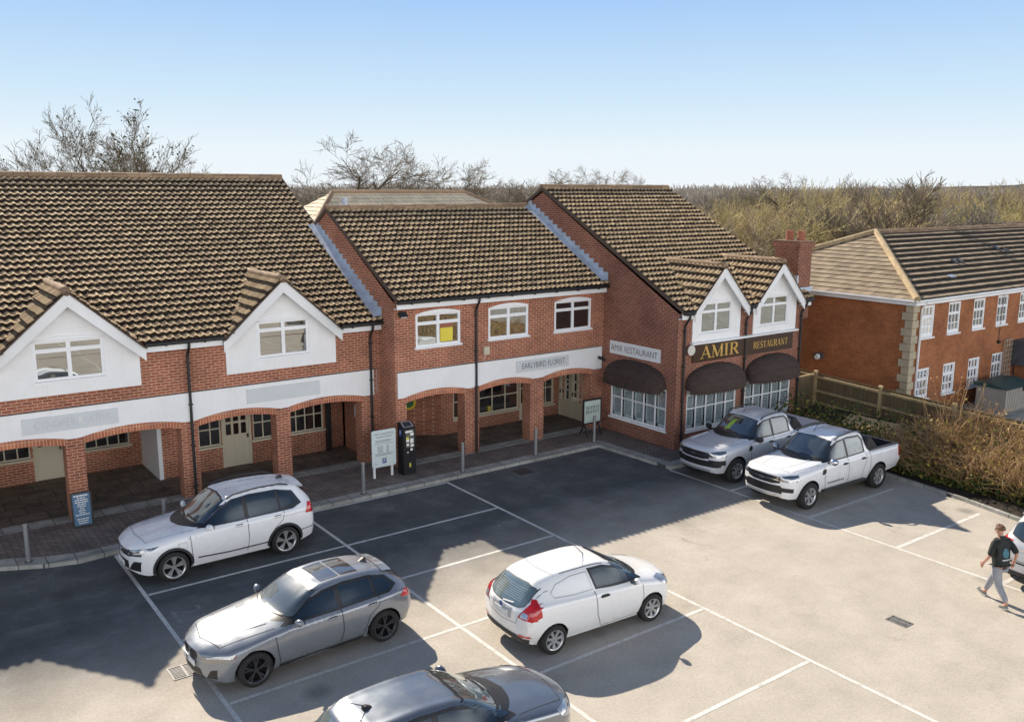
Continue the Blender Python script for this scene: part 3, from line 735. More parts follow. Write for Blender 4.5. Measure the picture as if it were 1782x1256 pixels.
w.poly([(XL0, YL, 4.6), (XL0, 32.8, 9.05), (XL0, 40.1, 4.6)]); w.poly([(XM-.02, YL, 4.5), (XM-.02, 32.8, 9.02), (XM-.02, 40.1, 4.5)])
w.build('wall', MAT['brick'], B1, fix=False)
c_ = MB(); c_.poly([(XL0, YL+.46, 2.64), (13.2, YL+.46, 2.64), (13.2, 29.4, 2.64), (XL0, 29.4, 2.64)]); c_.build('arcade_ceiling', MAT['render'], B1, fix=False)
sw = MB(); sw.box(6.85, 6.97, 27.28, 29.25, .1, 2.64); sw.build('painted_side_wall', MAT['sign_white'], B1)
bp = MB(); bp.box(12.27, 12.42, 27.12, 27.27, .1, 2.64); bp.box(13.0, 13.2, 27.3, 27.44, .1, 2.64); bp.build('black_post', MAT['black'], B1)
wl = MB(); wl.box(12.93, 12.99, 26.3, 26.42, 1.35, 1.75); wl.build('bulkhead_lamp', MAT['sign_white'], B1)
vb2 = [(1/3, .035), (2/3, .035)]; hb2 = [(.5, .035)]
kw = dict(mat='cream', glass='glass_dark', fr=.045, inset=.04)
window(B1, T2, 7.6, 8.78, .87, 1.95, vb=[(.42, .035), (.72, .035)], hb=hb2, **kw)
window(B1, T2, 9.80, 10.75, .87, 1.95, vb=[(.36, .035), (.72, .035)], hb=hb2, **kw)
window(B1, T2, 10.95, 12.22, .87, 1.95, vb=[(.25, .035), (.5, .035), (.75, .035)], hb=hb2, **kw)
window(B1, T3, 2.0, 3.72, .84, 1.95, vb=[(.2, .035), (.4, .035), (.6, .035), (.8, .035)], hb=hb2, **kw)
window(B1, T3, 4.9, 6.52, .84, 1.95, vb=[(.2, .035), (.4, .035), (.6, .035), (.8, .035)], hb=hb2, **kw)
door(B1, T2, 8.80, 9.76, .1, 2.02, 3, 2, 1.06, panels=3)
door(B1, T3, 3.78, 4.66, .1, 2.02, 3, 2, 1.06, panels=2)
# upper windows and dormers
up = dict(fr=.075, vb=[(.5, .10)], hb=[(.745, .10)], inset=-.005, th=.06)
for xc, dw in ((4.32, dw1), (10.06, dw2)):
    dormer(B1, YL, xc, 1.70, 3.53, 6.20, 4.58, (dw[0], dw[1], dw[2], dw[3]), PL, 1.80)
    f = window(B1, T, *dw, arch=.10, tilt=.045 if xc > 8 else 0, **up)
dz = lambda xc: (lambda x: 6.20-abs(x-xc)*.90)
def skipL(c):
    for xc in (4.32, 10.06):
        if abs(c[0]-xc) < 1.85 and c[2] < dz(xc)(c[0])-.05: return True
    return False
YRL = 32.78; sdl = Vector((0, 1, PL[2])).normalized(); LSL = (YRL-PL[0])*sqrt(1+PL[2]**2)
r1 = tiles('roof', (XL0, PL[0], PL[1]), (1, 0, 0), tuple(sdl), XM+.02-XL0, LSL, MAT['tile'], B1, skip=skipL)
dk = MB(); deck(dk, XL0, XM-.01, PL, YRL, 40.3, 4.6); dk.build('roof_deck', MAT['ridge_dark'], r1, fix=False)
ridge(r1, XL0, XM+.06, YRL, PL[1]+(YRL-PL[0])*PL[2]+.03)
flashing(r1, XM, 25.0, 29.75, PL)
vg = MB(); zr = lambda y: PL[1]+(y-PL[0])*PL[2]
vg.prism([(29.75, zr(29.75)+.06), (YRL, zr(YRL)+.06), (YRL, zr(YRL)-.09), (29.75, zr(29.75)-.09)], lambda u, v, w_: (XM+.02+w_, u, v), 0, .06); vg.build('verge', MAT['ridge_dark'], r1)
eave(B1, YL, XL0, XM-.02, 4.70, gaps=[(2.50, 6.14), (8.24, 11.88)])
downpipe(B1, 7.28, YL, 4.62); downpipe(B1, 12.93, YL, 4.62)

# ================================================================== middle shop building
B2 = thing('shop_building', 'narrower brick shop with three white upstairs windows, between the dormered shops and the restaurant', 'shop building', (17.5, YM, 0))
pm = [(XM, 13.66), (15.86, 16.42), (18.57, 19.16), (21.36, XR-.01)]
arcade(B2, YM, XM, XR-.01, pm, zs=2.16, bandx=(13.33, 21.84))
T = FY(YM); w = MB()
mw = [(14.03, 15.69), (16.80, 18.45), (19.60, 21.28)]
wall_holes(w, T, XM, XR, 3.15, 5.38, [(a, b, 3.88, 4.94) for a, b in mw])
G = FX(XM)
w.poly([G(YM, .1, 0), G(33.4, .1, 0), G(33.4, 5.5, 0), G(28.78, 7.98, 0), G(YM, 5.33, 0)])
T4 = FY(26.65)
wall_holes(w, T4, 16.46, XR+.04, .1, 2.66, [(16.95, 19.91, .6, 1.9), (19.93, 20.60, .1, 2.0), (20.85, 21.60, .55, 1.9)])
w.poly([(16.46, 26.65, .1), (14.6, 27.75, .1), (14.6, 27.75, 2.66), (16.46, 26.65, 2.66)]); w.poly([(14.6, 27.75, .1), (13.3, 27.75, .1), (13.3, 27.75, 2.66), (14.6, 27.75, 2.66)])
w.poly([(13.32, YM+.4, .1), (13.32, 27.8, .1), (13.32, 27.8, 2.66), (13.32, YM+.4, 2.66)])
w.poly([(XM, 33.4, .1), (XR, 33.4, .1), (XR, 33.4, 5.5), (XM, 33.4, 5.5)])
w.build('wall', MAT['brick'], B2, fix=False)
c_ = MB(); c_.poly([(XM+.05, YM+.46, 2.64), (XR-.02, YM+.46, 2.64), (XR-.02, 27.8, 2.64), (XM+.05, 27.8, 2.64)]); c_.build('arcade_ceiling', MAT['render'], B2, fix=False)
for i, (a, b) in enumerate(mw):
    s = MB(); k = 10
    P = [(a-.12, 4.94+.13)] ; top = [(a-.06+(b-a+.12)*j/k, 5.20+.10*(1-(2*j/k-1)**2)) for j in range(k+1)]; bot = [(a+(b-a)*j/k, 4.94+.115*(1-(2*j/k-1)**2)) for j in range(k+1)]
    for j in range(k): s.poly([T(*bot[j], -.008), T(*bot[j+1], -.008), T(*top[j+1], -.008), T(*top[j], -.008)])
    s.build('brick_arch', MAT['soldier'], B2, fix=False)
    window(B2, T, a, b, 3.88, 4.94, arch=.11, fr=.075, vb=[(.5, .10)], hb=[(.70, .10)], inset=.0, th=.07, glass='glass' if i < 2 else 'glass_mid')
yb = MB(); yb.box(14.95, 15.42, YM+.034, YM+.038, 3.98, 4.42); o_ = yb.build('yellow_display_board', plain('yellow_board', (.75, .62, .06), .5, .05, 2), B2)
yb = MB(); yb.box(14.95, 15.42, YM+.034, YM+.038, 4.421, 4.60); yb.build('brown_header', plain('brown_board', (.30, .10, .05), .5, .05, 2), o_)
window(B2, T4, 16.95, 19.91, .6, 1.9, vb=[(.145, .04), (.39, .04), (.59, .04), (.79, .04)], hb=[(.47, .04)], mat='cream', glass='glass_dark', fr=.06, inset=.03)
window(B2, T4, 20.85, 21.60, .55, 1.9, vb=[(.5, .035)], hb=[(.5, .035)], mat='cream', glass='glass_dark', fr=.08, inset=.03)
door(B2, T4, 19.93, 20.60, .1, 2.0, 1, 2, .70, panels=1)
door(B2, FX(XR-.02), 25.90, 26.62, .1, 2.05, 2, 3, .72, panels=1, inset=-.05); door(B2, FX(XR-.02), 25.16, 25.88, .1, 2.05, 2, 3, .72, panels=1, inset=-.05)
YRM = 28.80; sdm = Vector((0, 1, PM[2])).normalized(); LSM = (YRM-PM[0])*sqrt(1+PM[2]**2)
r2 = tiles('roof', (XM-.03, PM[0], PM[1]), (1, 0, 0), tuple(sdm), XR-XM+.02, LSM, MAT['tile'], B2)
dk = MB(); deck(dk, XM+.02, XR, PM, YRM, 33.6, 5.45); dk.build('roof_deck', MAT['ridge_dark'], r2, fix=False)
zM = lambda y: PM[1]+(y-PM[0])*PM[2]
ridge(r2, XM-.05, XR, YRM, zM(YRM)+.03)
vg = MB(); V_ = lambda u, v, w_: (XM-.045+w_, u, v)
vg.prism([(PM[0]+.02, zM(PM[0])+.05), (YRM, zM(YRM)+.05), (YRM, zM(YRM)-.07), (PM[0]+.02, zM(PM[0])-.07)], V_, 0, .05)
vg.prism([(YRM, zM(YRM)+.05), (33.5, zM(YRM)-2.6), (33.5, zM(YRM)-2.72), (YRM, zM(YRM)-.07)], V_, 0, .05); vg.build('verge', MAT['ridge_dark'], r2)
flashing(r2, XR, 24.0, YRM, PM)
eave(B2, YM, XM+.0, XR-.05, 5.42); downpipe(B2, 16.28, YM, 5.36)
MAT['tile_sunny'] = MAT['tile']

# ================================================================== restaurant
B3 = thing('restaurant_building', 'brick restaurant with two small white dormers and brown canopies, ending the terrace', 'restaurant', (25.2, YR, 0))
XE = 28.55; T = FY(YR); G = FX(XR); w = MB()
fw = [(22.43, 24.97), (25.45, 28.05)]
d1, d2 = (23.76, (22.93, 24.50, 3.98, 5.04)), (26.89, (26.02, 27.62, 3.98, 5.04))
wall_holes(w, T, XR, XE, .1, 4.75, [(a, b, .66, 2.15) for a, b in fw]+[(*d[1][:3], 4.75) for d in (d1, d2)])
wall_holes(w, G, YR, 25.1, .1, 4.75, [(20.93, 23.72, .66, 2.1)])
wall_holes(w, G, 25.1, 35, .1, 4.75, [])
w.poly([G(YR, 4.75, 0), G(35.4, 4.75, 0), G(27.85, 8.66, 0)])
w.poly([(XE, YR, 0), (XE, 35.4, 0), (XE, 35.4, 4.75), (XE, 27.85, 8.66), (XE, YR, 4.75)]); w.poly([(XR, 35.4, 0), (XE, 35.4, 0), (XE, 35.4, 4.75), (XR, 35.4, 4.75)])
w.build('wall', MAT['brick_dark'], B3, fix=False)
pl_ = MB(); pl_.box(XR-.03, XE, YR-.03, YR-.001, .1, .42); pl_.box(XR-.03, XR-.001, YR-.001, 24.2, .1, .42); pl_.build('plinth', MAT['brick_dark'], B3)
MAT['louvre'] = plain('white_louvre', (.62, .68, .72), .5, .08, 3)
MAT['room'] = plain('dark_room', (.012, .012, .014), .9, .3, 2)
def shutter_window(T, u0, u1, z0, z1, cols=5):
    f = window(B3, T, u0, u1, z0, z1, fr=.06, vb=[(i/cols, .045) for i in range(1, cols)], hb=[(.52, .04)], inset=.02, th=.05, glass='glass_clear')
    s = MB(); W_ = (u1-u0)/cols
    for i in range(cols):
        a, b = u0+i*W_+.05, u0+(i+1)*W_-.05
        tbox(s, T, a, a+.05, z0+.04, z1-.1, .10, .13); tbox(s, T, b-.05, b, z0+.04, z1-.1, .10, .13); tbox(s, T, a, b, z0+.04, z0+.17, .10, .13)
        tbox(s, T, a, b, z0+(z1-z0)*.5, z0+(z1-z0)*.5+.05, .10, .13)
        z = z0+.2
        while z < z1-.12: tbox(s, T, a+.05, b-.05, z, z+.032, .105, .14); z += .062
    s.build('shutter', MAT['louvre'], f)
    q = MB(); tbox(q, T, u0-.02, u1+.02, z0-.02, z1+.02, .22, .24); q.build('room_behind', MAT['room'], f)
for a, b in fw: shutter_window(T, a, b, .66, 2.12)
shutter_window(G, 20.93, 23.72, .66, 2.08)
hwr3 = 1.36
for xc, dw in (d1, d2):
    dormer(B3, YR, xc, 1.21, 3.73, 6.27, 4.82, dw, PR, hwr3)
    window(B3, T, *dw, arch=.08, fr=.07, vb=[(.5, .09)], hb=[(.70, .085)], inset=-.01, th=.06)
lg = MB(); lg.box(22.46, 28.16, YR-.16, YR-.005, 3.66, 3.73); lg.build('ledge', MAT['barge'], B3)
def skipR(c):
    for xc in (d1[0], d2[0]):
        if abs(c[0]-xc) < 1.42 and c[2] < 6.27-abs(c[0]-xc)*1.066-.05: return True
    return False
YRR = 27.86; sdr = Vector((0, 1, PR[2])).normalized(); LSR = (YRR-PR[0])*sqrt(1+PR[2]**2)
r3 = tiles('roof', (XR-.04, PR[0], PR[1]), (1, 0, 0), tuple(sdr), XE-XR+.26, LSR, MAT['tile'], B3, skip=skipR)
dk = MB(); deck(dk, XR+.02, XE+.15, PR, YRR, 35.6, 4.7); dk.build('roof_deck', MAT['ridge_dark'], r3, fix=False)
zR = lambda y: PR[1]+(y-PR[0])*PR[2]
ridge(r3, XR-.06, XE+.2, YRR, zR(YRR)+.03)
vg = MB(); V_ = lambda u, v, w_: (XR-.055+w_, u, v)
vg.prism([(PR[0]+.02, zR(PR[0])+.05), (YRR, zR(YRR)+.05), (YRR, zR(YRR)-.07), (PR[0]+.02, zR(PR[0])-.07)], V_, 0, .05)
vg.prism([(YRR, zR(YRR)+.05), (35.4, zR(YRR)-3.9), (35.4, zR(YRR)-4.0), (YRR, zR(YRR)-.07)], V_, 0, .05); vg.build('verge', MAT['ridge_dark'], r3)
eave(B3, YR, XR-.03, XE+.2, 4.84, gaps=[(d1[0]-1.40, d1[0]+1.40), (d2[0]-1.40, d2[0]+1.40)])
downpipe(B3, 22.16, YR, 4.75); downpipe(B3, 25.28, YR, 4.72); downpipe(B3, 28.42, YR, 4.75)
ch = MB(); ch.box(28.45, 29.22, 20.75, 21.85, 4.0, 6.62); ch.box(28.41, 29.26, 20.71, 21.89, 6.62, 6.70); ch.box(28.37, 29.30, 20.67, 21.93, 6.70, 6.86)
cho = ch.build('chimney', MAT['brick_dark'], r3)
cc = MB(); cc.box(28.40, 29.27, 20.70, 21.90, 6.861, 6.92); cc.build('mortar_cap', MAT['ridge'], cho)
for y in (20.98, 21.5):
    p = MB(); p.tube([(28.83, y, 6.9), (28.83, y, 7.1), (28.83, y, 7.28)], [.15, .14, .145], 14); p.build('chimney_pot', MAT['terracotta'], cho, smooth=False)
lf = MB(); lf.box(28.40, 29.27, 20.66, 20.74, 5.03, 5.2); lf.box(28.36, 28.44, 20.7, 21.9, 5.1, 5.65); lf.build('flashing', MAT['lead'], cho)
MAT['glass_mid'] = MAT['glass_dark']

# ---- canopies
MAT['awning_trim'] = plain('cream_trim', (.6, .58, .52), .8, .1, 4)
def awning(T, uc, a, h, d, zb, label):
    mb = MB(); nt_, ns = 24, 8
    P = []
    for i in range(nt_+1):
        t = pi*i/nt_; st = max(.03, sin(t))**.62
        P.append([T(uc-a*cos(t), zb+h*st*sin(pi/2*j/ns), -d*st*cos(pi/2*j/ns)-.012) for j in range(ns+1)])
    mb.grid(P)
    o = mb.build('awning', MAT['awning'], fix=False, smooth=False)
    tag(o, label, 'awning', 'brown canopies over the restaurant windows')
    v = MB(); n = 30
    for i in range(n):
        q = []
        for e in (0, 1):
            t = pi*(.06+.88*(i+e)/n); st = sin(t)**.62
            q.append((uc-a*cos(t), -d*st-.012))
        v.poly([T(q[0][0], zb, q[0][1]), T(q[1][0], zb, q[1][1]), T(q[1][0], zb-.10, q[1][1]), T((q[0][0]+q[1][0])/2, zb-.15, (q[0][1]+q[1][1])/2), T(q[0][0], zb-.10, q[0][1])])
    v.build('valance', MAT['awning'], o, fix=False)
    v = MB()
    for i in range(n):
        u_ = uc-a*.93+a*1.86*(i+.5)/n
        v.poly([T(u_-.035, zb-.10, -.03), T(u_+.035, zb-.10, -.03), T(u_+.02, zb-.19, -.03), T(u_-.02, zb-.19, -.03)])
    v.build('fringe', MAT['awning_trim'], o, fix=False)
    ribs = MB()
    for j in (2, 4, 6):
        pts = []
        for i in range(1, nt_):
            t = pi*i/nt_; st = sin(t)**.62
            pts.append(T(uc-a*cos(t), zb+(h*st*sin(pi/2*j/ns))+.004, -d*st*cos(pi/2*j/ns)-.016))
        ribs.tube(pts, .012, 5)
    ribs.build('rib', MAT['awning'], o)
    return o
awning(FX(XR), 22.42, 1.46, .80, .62, 2.08, 'brown canvas canopy on the side wall under the white restaurant sign')
awning(FY(YR), 23.75, 1.44, .80, .62, 2.12, 'brown canvas canopy under the gold lettering at the left of the restaurant front')
awning(FY(YR), 26.82, 1.44, .80, .62, 2.12, 'brown canvas canopy at the right end of the restaurant front')

# ---- signs on the terrace
def board(T, u0, u1, z0, z1, mat, label, cat='sign', name='shop_sign', th=.03, group=None):
    mb = MB(); tbox(mb, T, u0, u1, z0, z1, -th, -.002); o = mb.build(name, mat); return tag(o, label, cat, group)
T = FY(YL-.031)
s = board(T, 3.06, 5.36, 2.58, 3.00, MAT['grey_sign'], 'pale grey fascia sign with ghosted removed lettering and a stray white R', th=.025)
text_obj(s, 'CO-OP', T, 3.34, 4.06, 2.70, 2.90, MAT['ghost'], thin=-.02, w0=-.029)
text_obj(s, 'ER', T, 4.10, 4.32, 2.70, 2.90, MAT['ghost'], thin=-.02, w0=-.029)
text_obj(s, 'R', T, 4.40, 4.49, 2.72, 2.89, MAT['white_letter'], w0=-.030); 
q = MB(); q.poly([T(4.49, 2.76, -.031), T(4.52, 2.70, -.031), T(4.57, 2.82, -.031), T(4.525, 2.73, -.031)]); q.build('lettering_scrap', MAT['white_letter'], s, fix=False)
text_obj(s, 'ATIVE', T, 4.62, 5.16, 2.70, 2.90, MAT['ghost'], thin=-.025, w0=-.029)
s = board(T, 8.90, 11.18, 2.60, 3.03, MAT['grey_sign'], 'blank grey fascia sign with its lettering removed, below the right dormer', th=.025)
T = FY(YM-.031)
s = board(T, 17.92, 20.24, 2.62, 3.02, MAT['grey_sign'], 'grey fascia sign reading EARLYBIRD FLORIST in thin dark letters', th=.025)
text_obj(s, 'EARLYBIRD FLORIST', T, 18.17, 20.06, 2.725, 2.925, MAT['ink'], thin=-.010, w0=-.030)
T = FX(XR)
s = board(T, 21.27, 23.80, 2.97, 3.43, MAT['sign_white'], 'white sign reading AMIR RESTAURANT on the side wall', th=.025)
def TXr(X): return lambda u, v, w_: (X+w_, -u, v)     # lettering on a wall facing -X reads towards smaller Y
text_obj(s, 'AMIR RESTAURANT', TXr(XR), -23.72, -21.40, 3.09, 3.31, MAT['ink'], thin=-.010, w0=-.031)
T = FY(YR)
s = board(T, 22.60, 25.24, 3.03, 3.655, MAT['brown_sign'], 'dark brown sign reading AMIR in large gold letters', th=.05)
serif_text(s, 'AMIR', T, 22.98, 24.92, 3.13, 3.56, MAT['gold'], w0=-.056)
s = board(T, 25.34, 27.97, 3.00, 3.655, MAT['brown_sign'], 'dark brown sign reading RESTAURANT in smaller gold letters', th=.05)
serif_text(s, 'RESTAURANT', T, 25.72, 27.66, 3.20, 3.44, MAT['gold'], w0=-.056)
# small wall fittings
t_ = thing('floodlight', 'black floodlight on the brick wall below the gutter', 'floodlight', (13.50, YM-.1, 4.95))
m1 = MB(); m1.obox((13.50, YM-.16, 4.98), ((1,0,0), (0,.8,-.6), (0,.6,.8)), (.13, .04, .09)); b_ = m1.build('lamp_housing', MAT['black'], t_)
m1 = MB(); m1.obox((13.50, YM-.185, 4.945), ((1,0,0), (0,.8,-.6), (0,.6,.8)), (.10, .012, .065)); m1.build('lens', MAT['sign_white'], b_)
m1 = MB(); m1.box(13.47, 13.53, YM-.12, YM-.001, 4.97, 5.02); m1.box(13.44, 13.56, YM-.015, YM-.0005, 4.92, 5.06); m1.build('bracket', MAT['black'], t_)
m1 = MB(); m1.box(16.58, 16.79, YM-.09, YM-.001, 3.40, 3.66); a_ = m1.build('alarm_box', MAT['cream']); tag(a_, 'small grey-green alarm box beside the downpipe above the white band', 'alarm box')
m1 = MB(); m1.tube([(16.66, YM-.012, 3.40), (16.65, YM-.012, 3.28), (16.62, YM-.012, 3.17)], .008, 5); m1.build('cable', MAT['barge'], a_)
t_ = thing('security_camera', 'black security camera on the right end of the white band', 'camera', (21.66, YM-.05, 2.7))
m1 = MB(); m1.tube([(21.66, YM-.04, 2.72), (21.66, YM-.15, 2.72)], .025, 8); m1.build('bracket', MAT['black'], t_)
m1 = MB(); m1.tube([(21.62, YM-.10, 2.79), (21.70, YM-.34, 2.68)], .05, 10); m1.build('camera_body', MAT['black'], t_)
t_ = thing('satellite_dish', 'round cream dish at the left of the gold-lettered sign', 'dish', (22.40, YR, 3.5))
m1 = MB(); m1.tube([(22.40, YR-.13, 3.50), (22.40, YR-.165, 3.50)], [.17, .175], 22); m1.build('reflector', plain('cream_dish', (.60, .57, .50), .5, .06, 3), t_)
m1 = MB(); m1.tube([(22.40, YR-.13, 3.50), (22.40, YR-.001, 3.50)], .02, 6); m1.build('bracket', MAT['black'], t_)
m1 = MB(); c0 = Vector((15.42, 27.19, 1.34)); n_ = Vector((-.51, -.86, 0)).normalized()
def disc(mb, c, n, r, th, m=0, seg=24): mb.tube([c, c+n*th], r, seg, m)
disc(m1, c0, n_, .27, .02); o_ = m1.build('round_sign', plain('yellow_ring', (.75, .55, .02), .5, .05, 3)); tag(o_, 'round green sign with a yellow ring inside the passage by the pay machine', 'sign')
m1 = MB(); disc(m1, c0+n_*.022, n_, .19, .006); m1.build('green_centre', plain('green_sign', (.03, .16, .05), .5, .1, 3), o_)
t_ = thing('display_table', 'small white table with vases inside the florist window', 'table', (18.0, 26.62, .6))
m1 = MB(); m1.box(17.45, 17.95, 26.64, 26.675, .88, .91); m1.build('table_top', MAT['upvc'], t_)
for x in (17.48, 17.9):
    m1 = MB(); m1.box(x, x+.03, 26.645, 26.672, .66, .88); m1.build('leg', MAT['upvc'], t_)
m1 = MB(); m1.tube([(17.66, 26.655, .91), (17.66, 26.655, .98), (17.66, 26.655, 1.05)], [.02, .04, .015], 10); o_ = m1.build('vase', MAT['upvc'], smooth=True); tag(o_, 'small white vase on the florist display table', 'vase')
m1 = MB(); m1.tube([(18.55, 26.655, .67), (18.55, 26.655, .86)], [.055, .075], 12); o_ = m1.build('flower_pot', plain('yellow_pot', (.55, .45, .08), .6, .1, 4)); tag(o_, 'yellow flower pot inside the florist window', 'flower pot')
# ================================================================== brick office on the right
XO, YO, ZG = 32.3, 18.3, .62
OE, OP = 4.72, .43                               # eave height, roof slope
B4 = thing('office_building', 'two storey orange brick office with hipped roof and cream quoins, behind the fence', 'office building', (XO, YO, ZG))
XB, YB = 62.0, 27.9                              # far end, back
w = MB(); T = FY(YO); G = FX(XO)
ow = [(32.95+i*1.97, 33.88+i*1.97) for i in range(12)]
wall_holes(w, T, XO, XB, ZG-.6, OE-.1, [(a, b, 3.18, 4.43) for a, b in ow]+[(a, b, .72, 1.95) for a, b in ow])
wall_holes(w, G, YO, YB, ZG-.6, OE-.1, [])
w.build('wall', MAT['brick_office'], B4, fix=False)
for a, b in ow:
    for z0, z1 in ((3.18, 4.43), (.72, 1.95)):
        f = window(B4, T, a, b, z0, z1, fr=.09, vb=[(.37, .03), (.63, .03)], hb=[(.64, .10), (.33, .03), (.07, .12)], inset=.02, th=.06, glass='glass_office', name='sash_window')
MAT_Q = MAT['quoin']
z = ZG-.3; i = 0; q = MB()
while z < OE-.3:
    a = .40 if i % 2 else .26; b = .26 if i % 2 else .40
    q.box(XO-.05, XO+a, YO-.05, YO+.02, z+.008, z+.29); q.box(XO-.05, XO+.02, YO+.02, YO+b, z+.008, z+.29)
    z += .30; i += 1
q.build('quoin_stack', MAT_Q, B4)
f = MB(); f.box(XO-.22, XB, YO-.24, YO-.001, OE-.20, OE-.02); f.box(XO-.24, XO-.001, YO, YB, OE-.20, OE-.02); f.build('fascia', MAT['barge'], B4)
g = MB(); g.tube([(XO-.3, YO-.28, OE-.03), (XB, YO-.28, OE-.03)], .06, 8); g.build('gutter', MAT['barge'], B4)
g = MB(); g.tube([(XO-.28, YO-.3, OE-.03), (XO-.28, YB, OE-.03)], .06, 8); g.build('gutter', MAT['barge'], B4)
p = MB(); p.tube([(XO+.48, YO-.28, OE-.06), (XO+.50, YO-.08, OE-.35), (XO+.50, YO-.08, ZG-.3)], .045, 8); p.build('downpipe', MAT['barge'], B4)
p = MB(); p.tube([(39.25, YO-.05, OE-.15), (39.2, YO-.03, 2.5)], .014, 5); p.box(39.14, 39.27, YO-.1, YO, 2.38, 2.52); p.build('cable', MAT['black'], B4)
hw = (YB-YO)/2+.3; ex, ey = XO-.3, YO-.3
ax = math.atan(OP); zri = OE+hw*OP
r4 = tiles('roof', (ex, ey, OE), (1, 0, 0), (0, cos(ax), sin(ax)), XB-ex, hw/cos(ax), MAT['tile_office'], B4, cover=.33, gauge=.42, amp=.004, thick=.10, prof=FLAT,
           clip=[((ex, ey, 0), (1, -1, 0))], jit=.6)
tiles('hip_slope', (ex, ey, OE), (0, 1, 0), (cos(ax), 0, sin(ax)), 2*hw, hw/cos(ax), MAT['tile_office'], r4, cover=.33, gauge=.36, amp=.004, thick=.03, prof=FLAT, band=False,
           clip=[((ex, ey, 0), (-1, 1, 0)), ((ex, ey+2*hw, 0), (-1, -1, 0))], jit=.6)
h = MB(); n = 16
for i in range(n):
    for s_ in (0, 1):
        yy = lambda t: (ey+hw*t) if s_ == 0 else (ey+2*hw-hw*t)
        a = Vector((ex+hw*i/n, yy(i/n), OE+.06+hw*OP*i/n)); b = Vector((ex+hw*(i+1)/n, yy((i+1)/n), OE+.06+hw*OP*(i+1)/n)); h.tube([a, b+(b-a)*.04], .13, 8)
h.c = [random.random() for _ in h.f]; h.build('hip_tiles', MAT['ridge_pale'], r4)
ridge(r4, ex+hw, XB, ey+hw, zri+.02)
bk = MB(); bk.poly([(ex, ey+2*hw, OE), (XB, ey+2*hw, OE), (XB, ey+hw, zri-.02), (ex+hw, ey+hw, zri-.02)]); bk.build('back_slope', MAT['slate'], r4, fix=False)
for u, s_ in ((38.6, 2.4), (39.05, 2.4), (43.9, 3.3), (44.3, 3.0)):
    v = MB(); c = Vector((u, ey+s_*cos(ax), OE+s_*sin(ax)+.10)); v.obox(c, ((1,0,0), (0, cos(ax), sin(ax)), (0, -sin(ax), cos(ax))), (.13, .12, .05)); v.build('roof_vent', MAT['slate'], r4)
v = MB(); c = Vector((36.6, ey+1.3*cos(ax), OE+1.3*sin(ax)+.09)); v.obox(c, ((1,0,0), (0, cos(ax), sin(ax)), (0, -sin(ax), cos(ax))), (.22, .10, .015)); v.build('roof_patch', MAT['lead'], r4)
# second range behind
def on_y(px, py, Y):
    d = _r*(px-891)+_u*(628-py)+_f*1565.954; k = Y/d.y; return Vector((d.x*k, Y, CH+d.z*k))
yb2 = 34.5; ra_, rb_ = on_y(1566, 396, yb2), on_y(1800, 392, yb2)
v = MB(); v.poly([(ra_.x-2.6, 29.5, ra_.z-1.9), (ra_.x+24, 29.5, ra_.z-1.9), (ra_.x+24, yb2, ra_.z), (ra_.x, yb2, ra_.z)]); v.build('rear_roof', MAT['tile_office'], B4, fix=False)
v = MB(); v.tube([(ra_.x, yb2, ra_.z+.03), (ra_.x+24, yb2, ra_.z+.03)], .10, 8); v.c = [.5]*len(v.f); v.build('rear_ridge_tiles', MAT['ridge'], B4)
v = MB(); v.box(ra_.x-1, ra_.x+22, 29.6, 29.8, 0, ra_.z-1.95); v.build('rear_wall', MAT['brick_office'], B4)
m1 = MB(); m1.tube([(XO-.02, 24.6, 1.6), (XO-.03, 24.5, 2.9), (XO-.05, 23.7, 3.3)], .02, 5); m1.build('wall_conduit', MAT['barge'], B4)
t_ = thing('bulkhead_light', 'white bulkhead light on the office end wall above the fence', 'wall light', (XO-.1, 22.2, 1.95))
m1 = MB(); m1.obox((XO-.09, 22.2, 2.0), ((1,0,0),(0,1,0),(0,0,1)), (.09, .16, .10)); m1.build('housing', MAT['slate'], t_)
m1 = MB(); m1.tube([(XO-.14, 22.2, 1.98), (XO-.26, 22.2, 1.93)], [.13, .10], 14); m1.build('diffuser', MAT['sign_white'], t_)
m1 = MB(); m1.tube([(XO-.001, 22.9, 4.1), (XO-.05, 22.9, 4.1)], .11, 12); o_ = m1.build('flue_vent', MAT['black'], B4)
# low dark roofed outbuilding at the right edge
t_ = thing('outbuilding', 'low brick outbuilding with a dark slate roof at the right edge', 'outbuilding', (41.2, 15.2, 0))
m1 = MB(); m1.box(40.75, 46, 15.6, 18.2, -.5, 1.35); m1.build('wall', MAT['brick_office'], t_)
m1 = MB(); m1.prism([(15.2, 1.4), (16.9, 2.4), (18.25, 2.4), (18.25, 1.32), (15.2, 1.32)], lambda u, v, w_: (40.5+w_, u, v), 0, 6); m1.build('roof', MAT['slate'], t_)
m1 = MB(); m1.box(40.44, 46, 15.12, 15.2, 1.22, 1.4); m1.build('fascia', MAT['barge'], t_)
t_ = thing('trellis', 'narrow wooden trellis against the office wall', 'trellis', (39.95, YO-.1, .6))
m1 = MB()
for i in range(4): m1.box(39.6+i*.22, 39.64+i*.22, YO-.12, YO-.09, .6, 2.5)
for i in range(9): m1.box(39.58, 40.32, YO-.15, YO-.121, .7+i*.22, .74+i*.22)
m1.build('lattice', plain('grey_trellis', (.34, .29, .22), .8, .2, 5), t_)
t_ = thing('storage_shed', 'low beige plastic storage shed with dark green lid, against the office wall', 'storage shed', (37.6, 17.2, 0))
mt_ = plain('beige_plastic', (.36, .33, .29), .5, .08, 3)
m1 = MB(); m1.box(36.65, 38.75, 16.55, 17.75, -.3, .98)
for i in range(1, 14): m1.box(36.65+i*.15, 36.67+i*.15, 16.53, 16.551, -.3, .96)
m1.build('shed_body', mt_, t_)
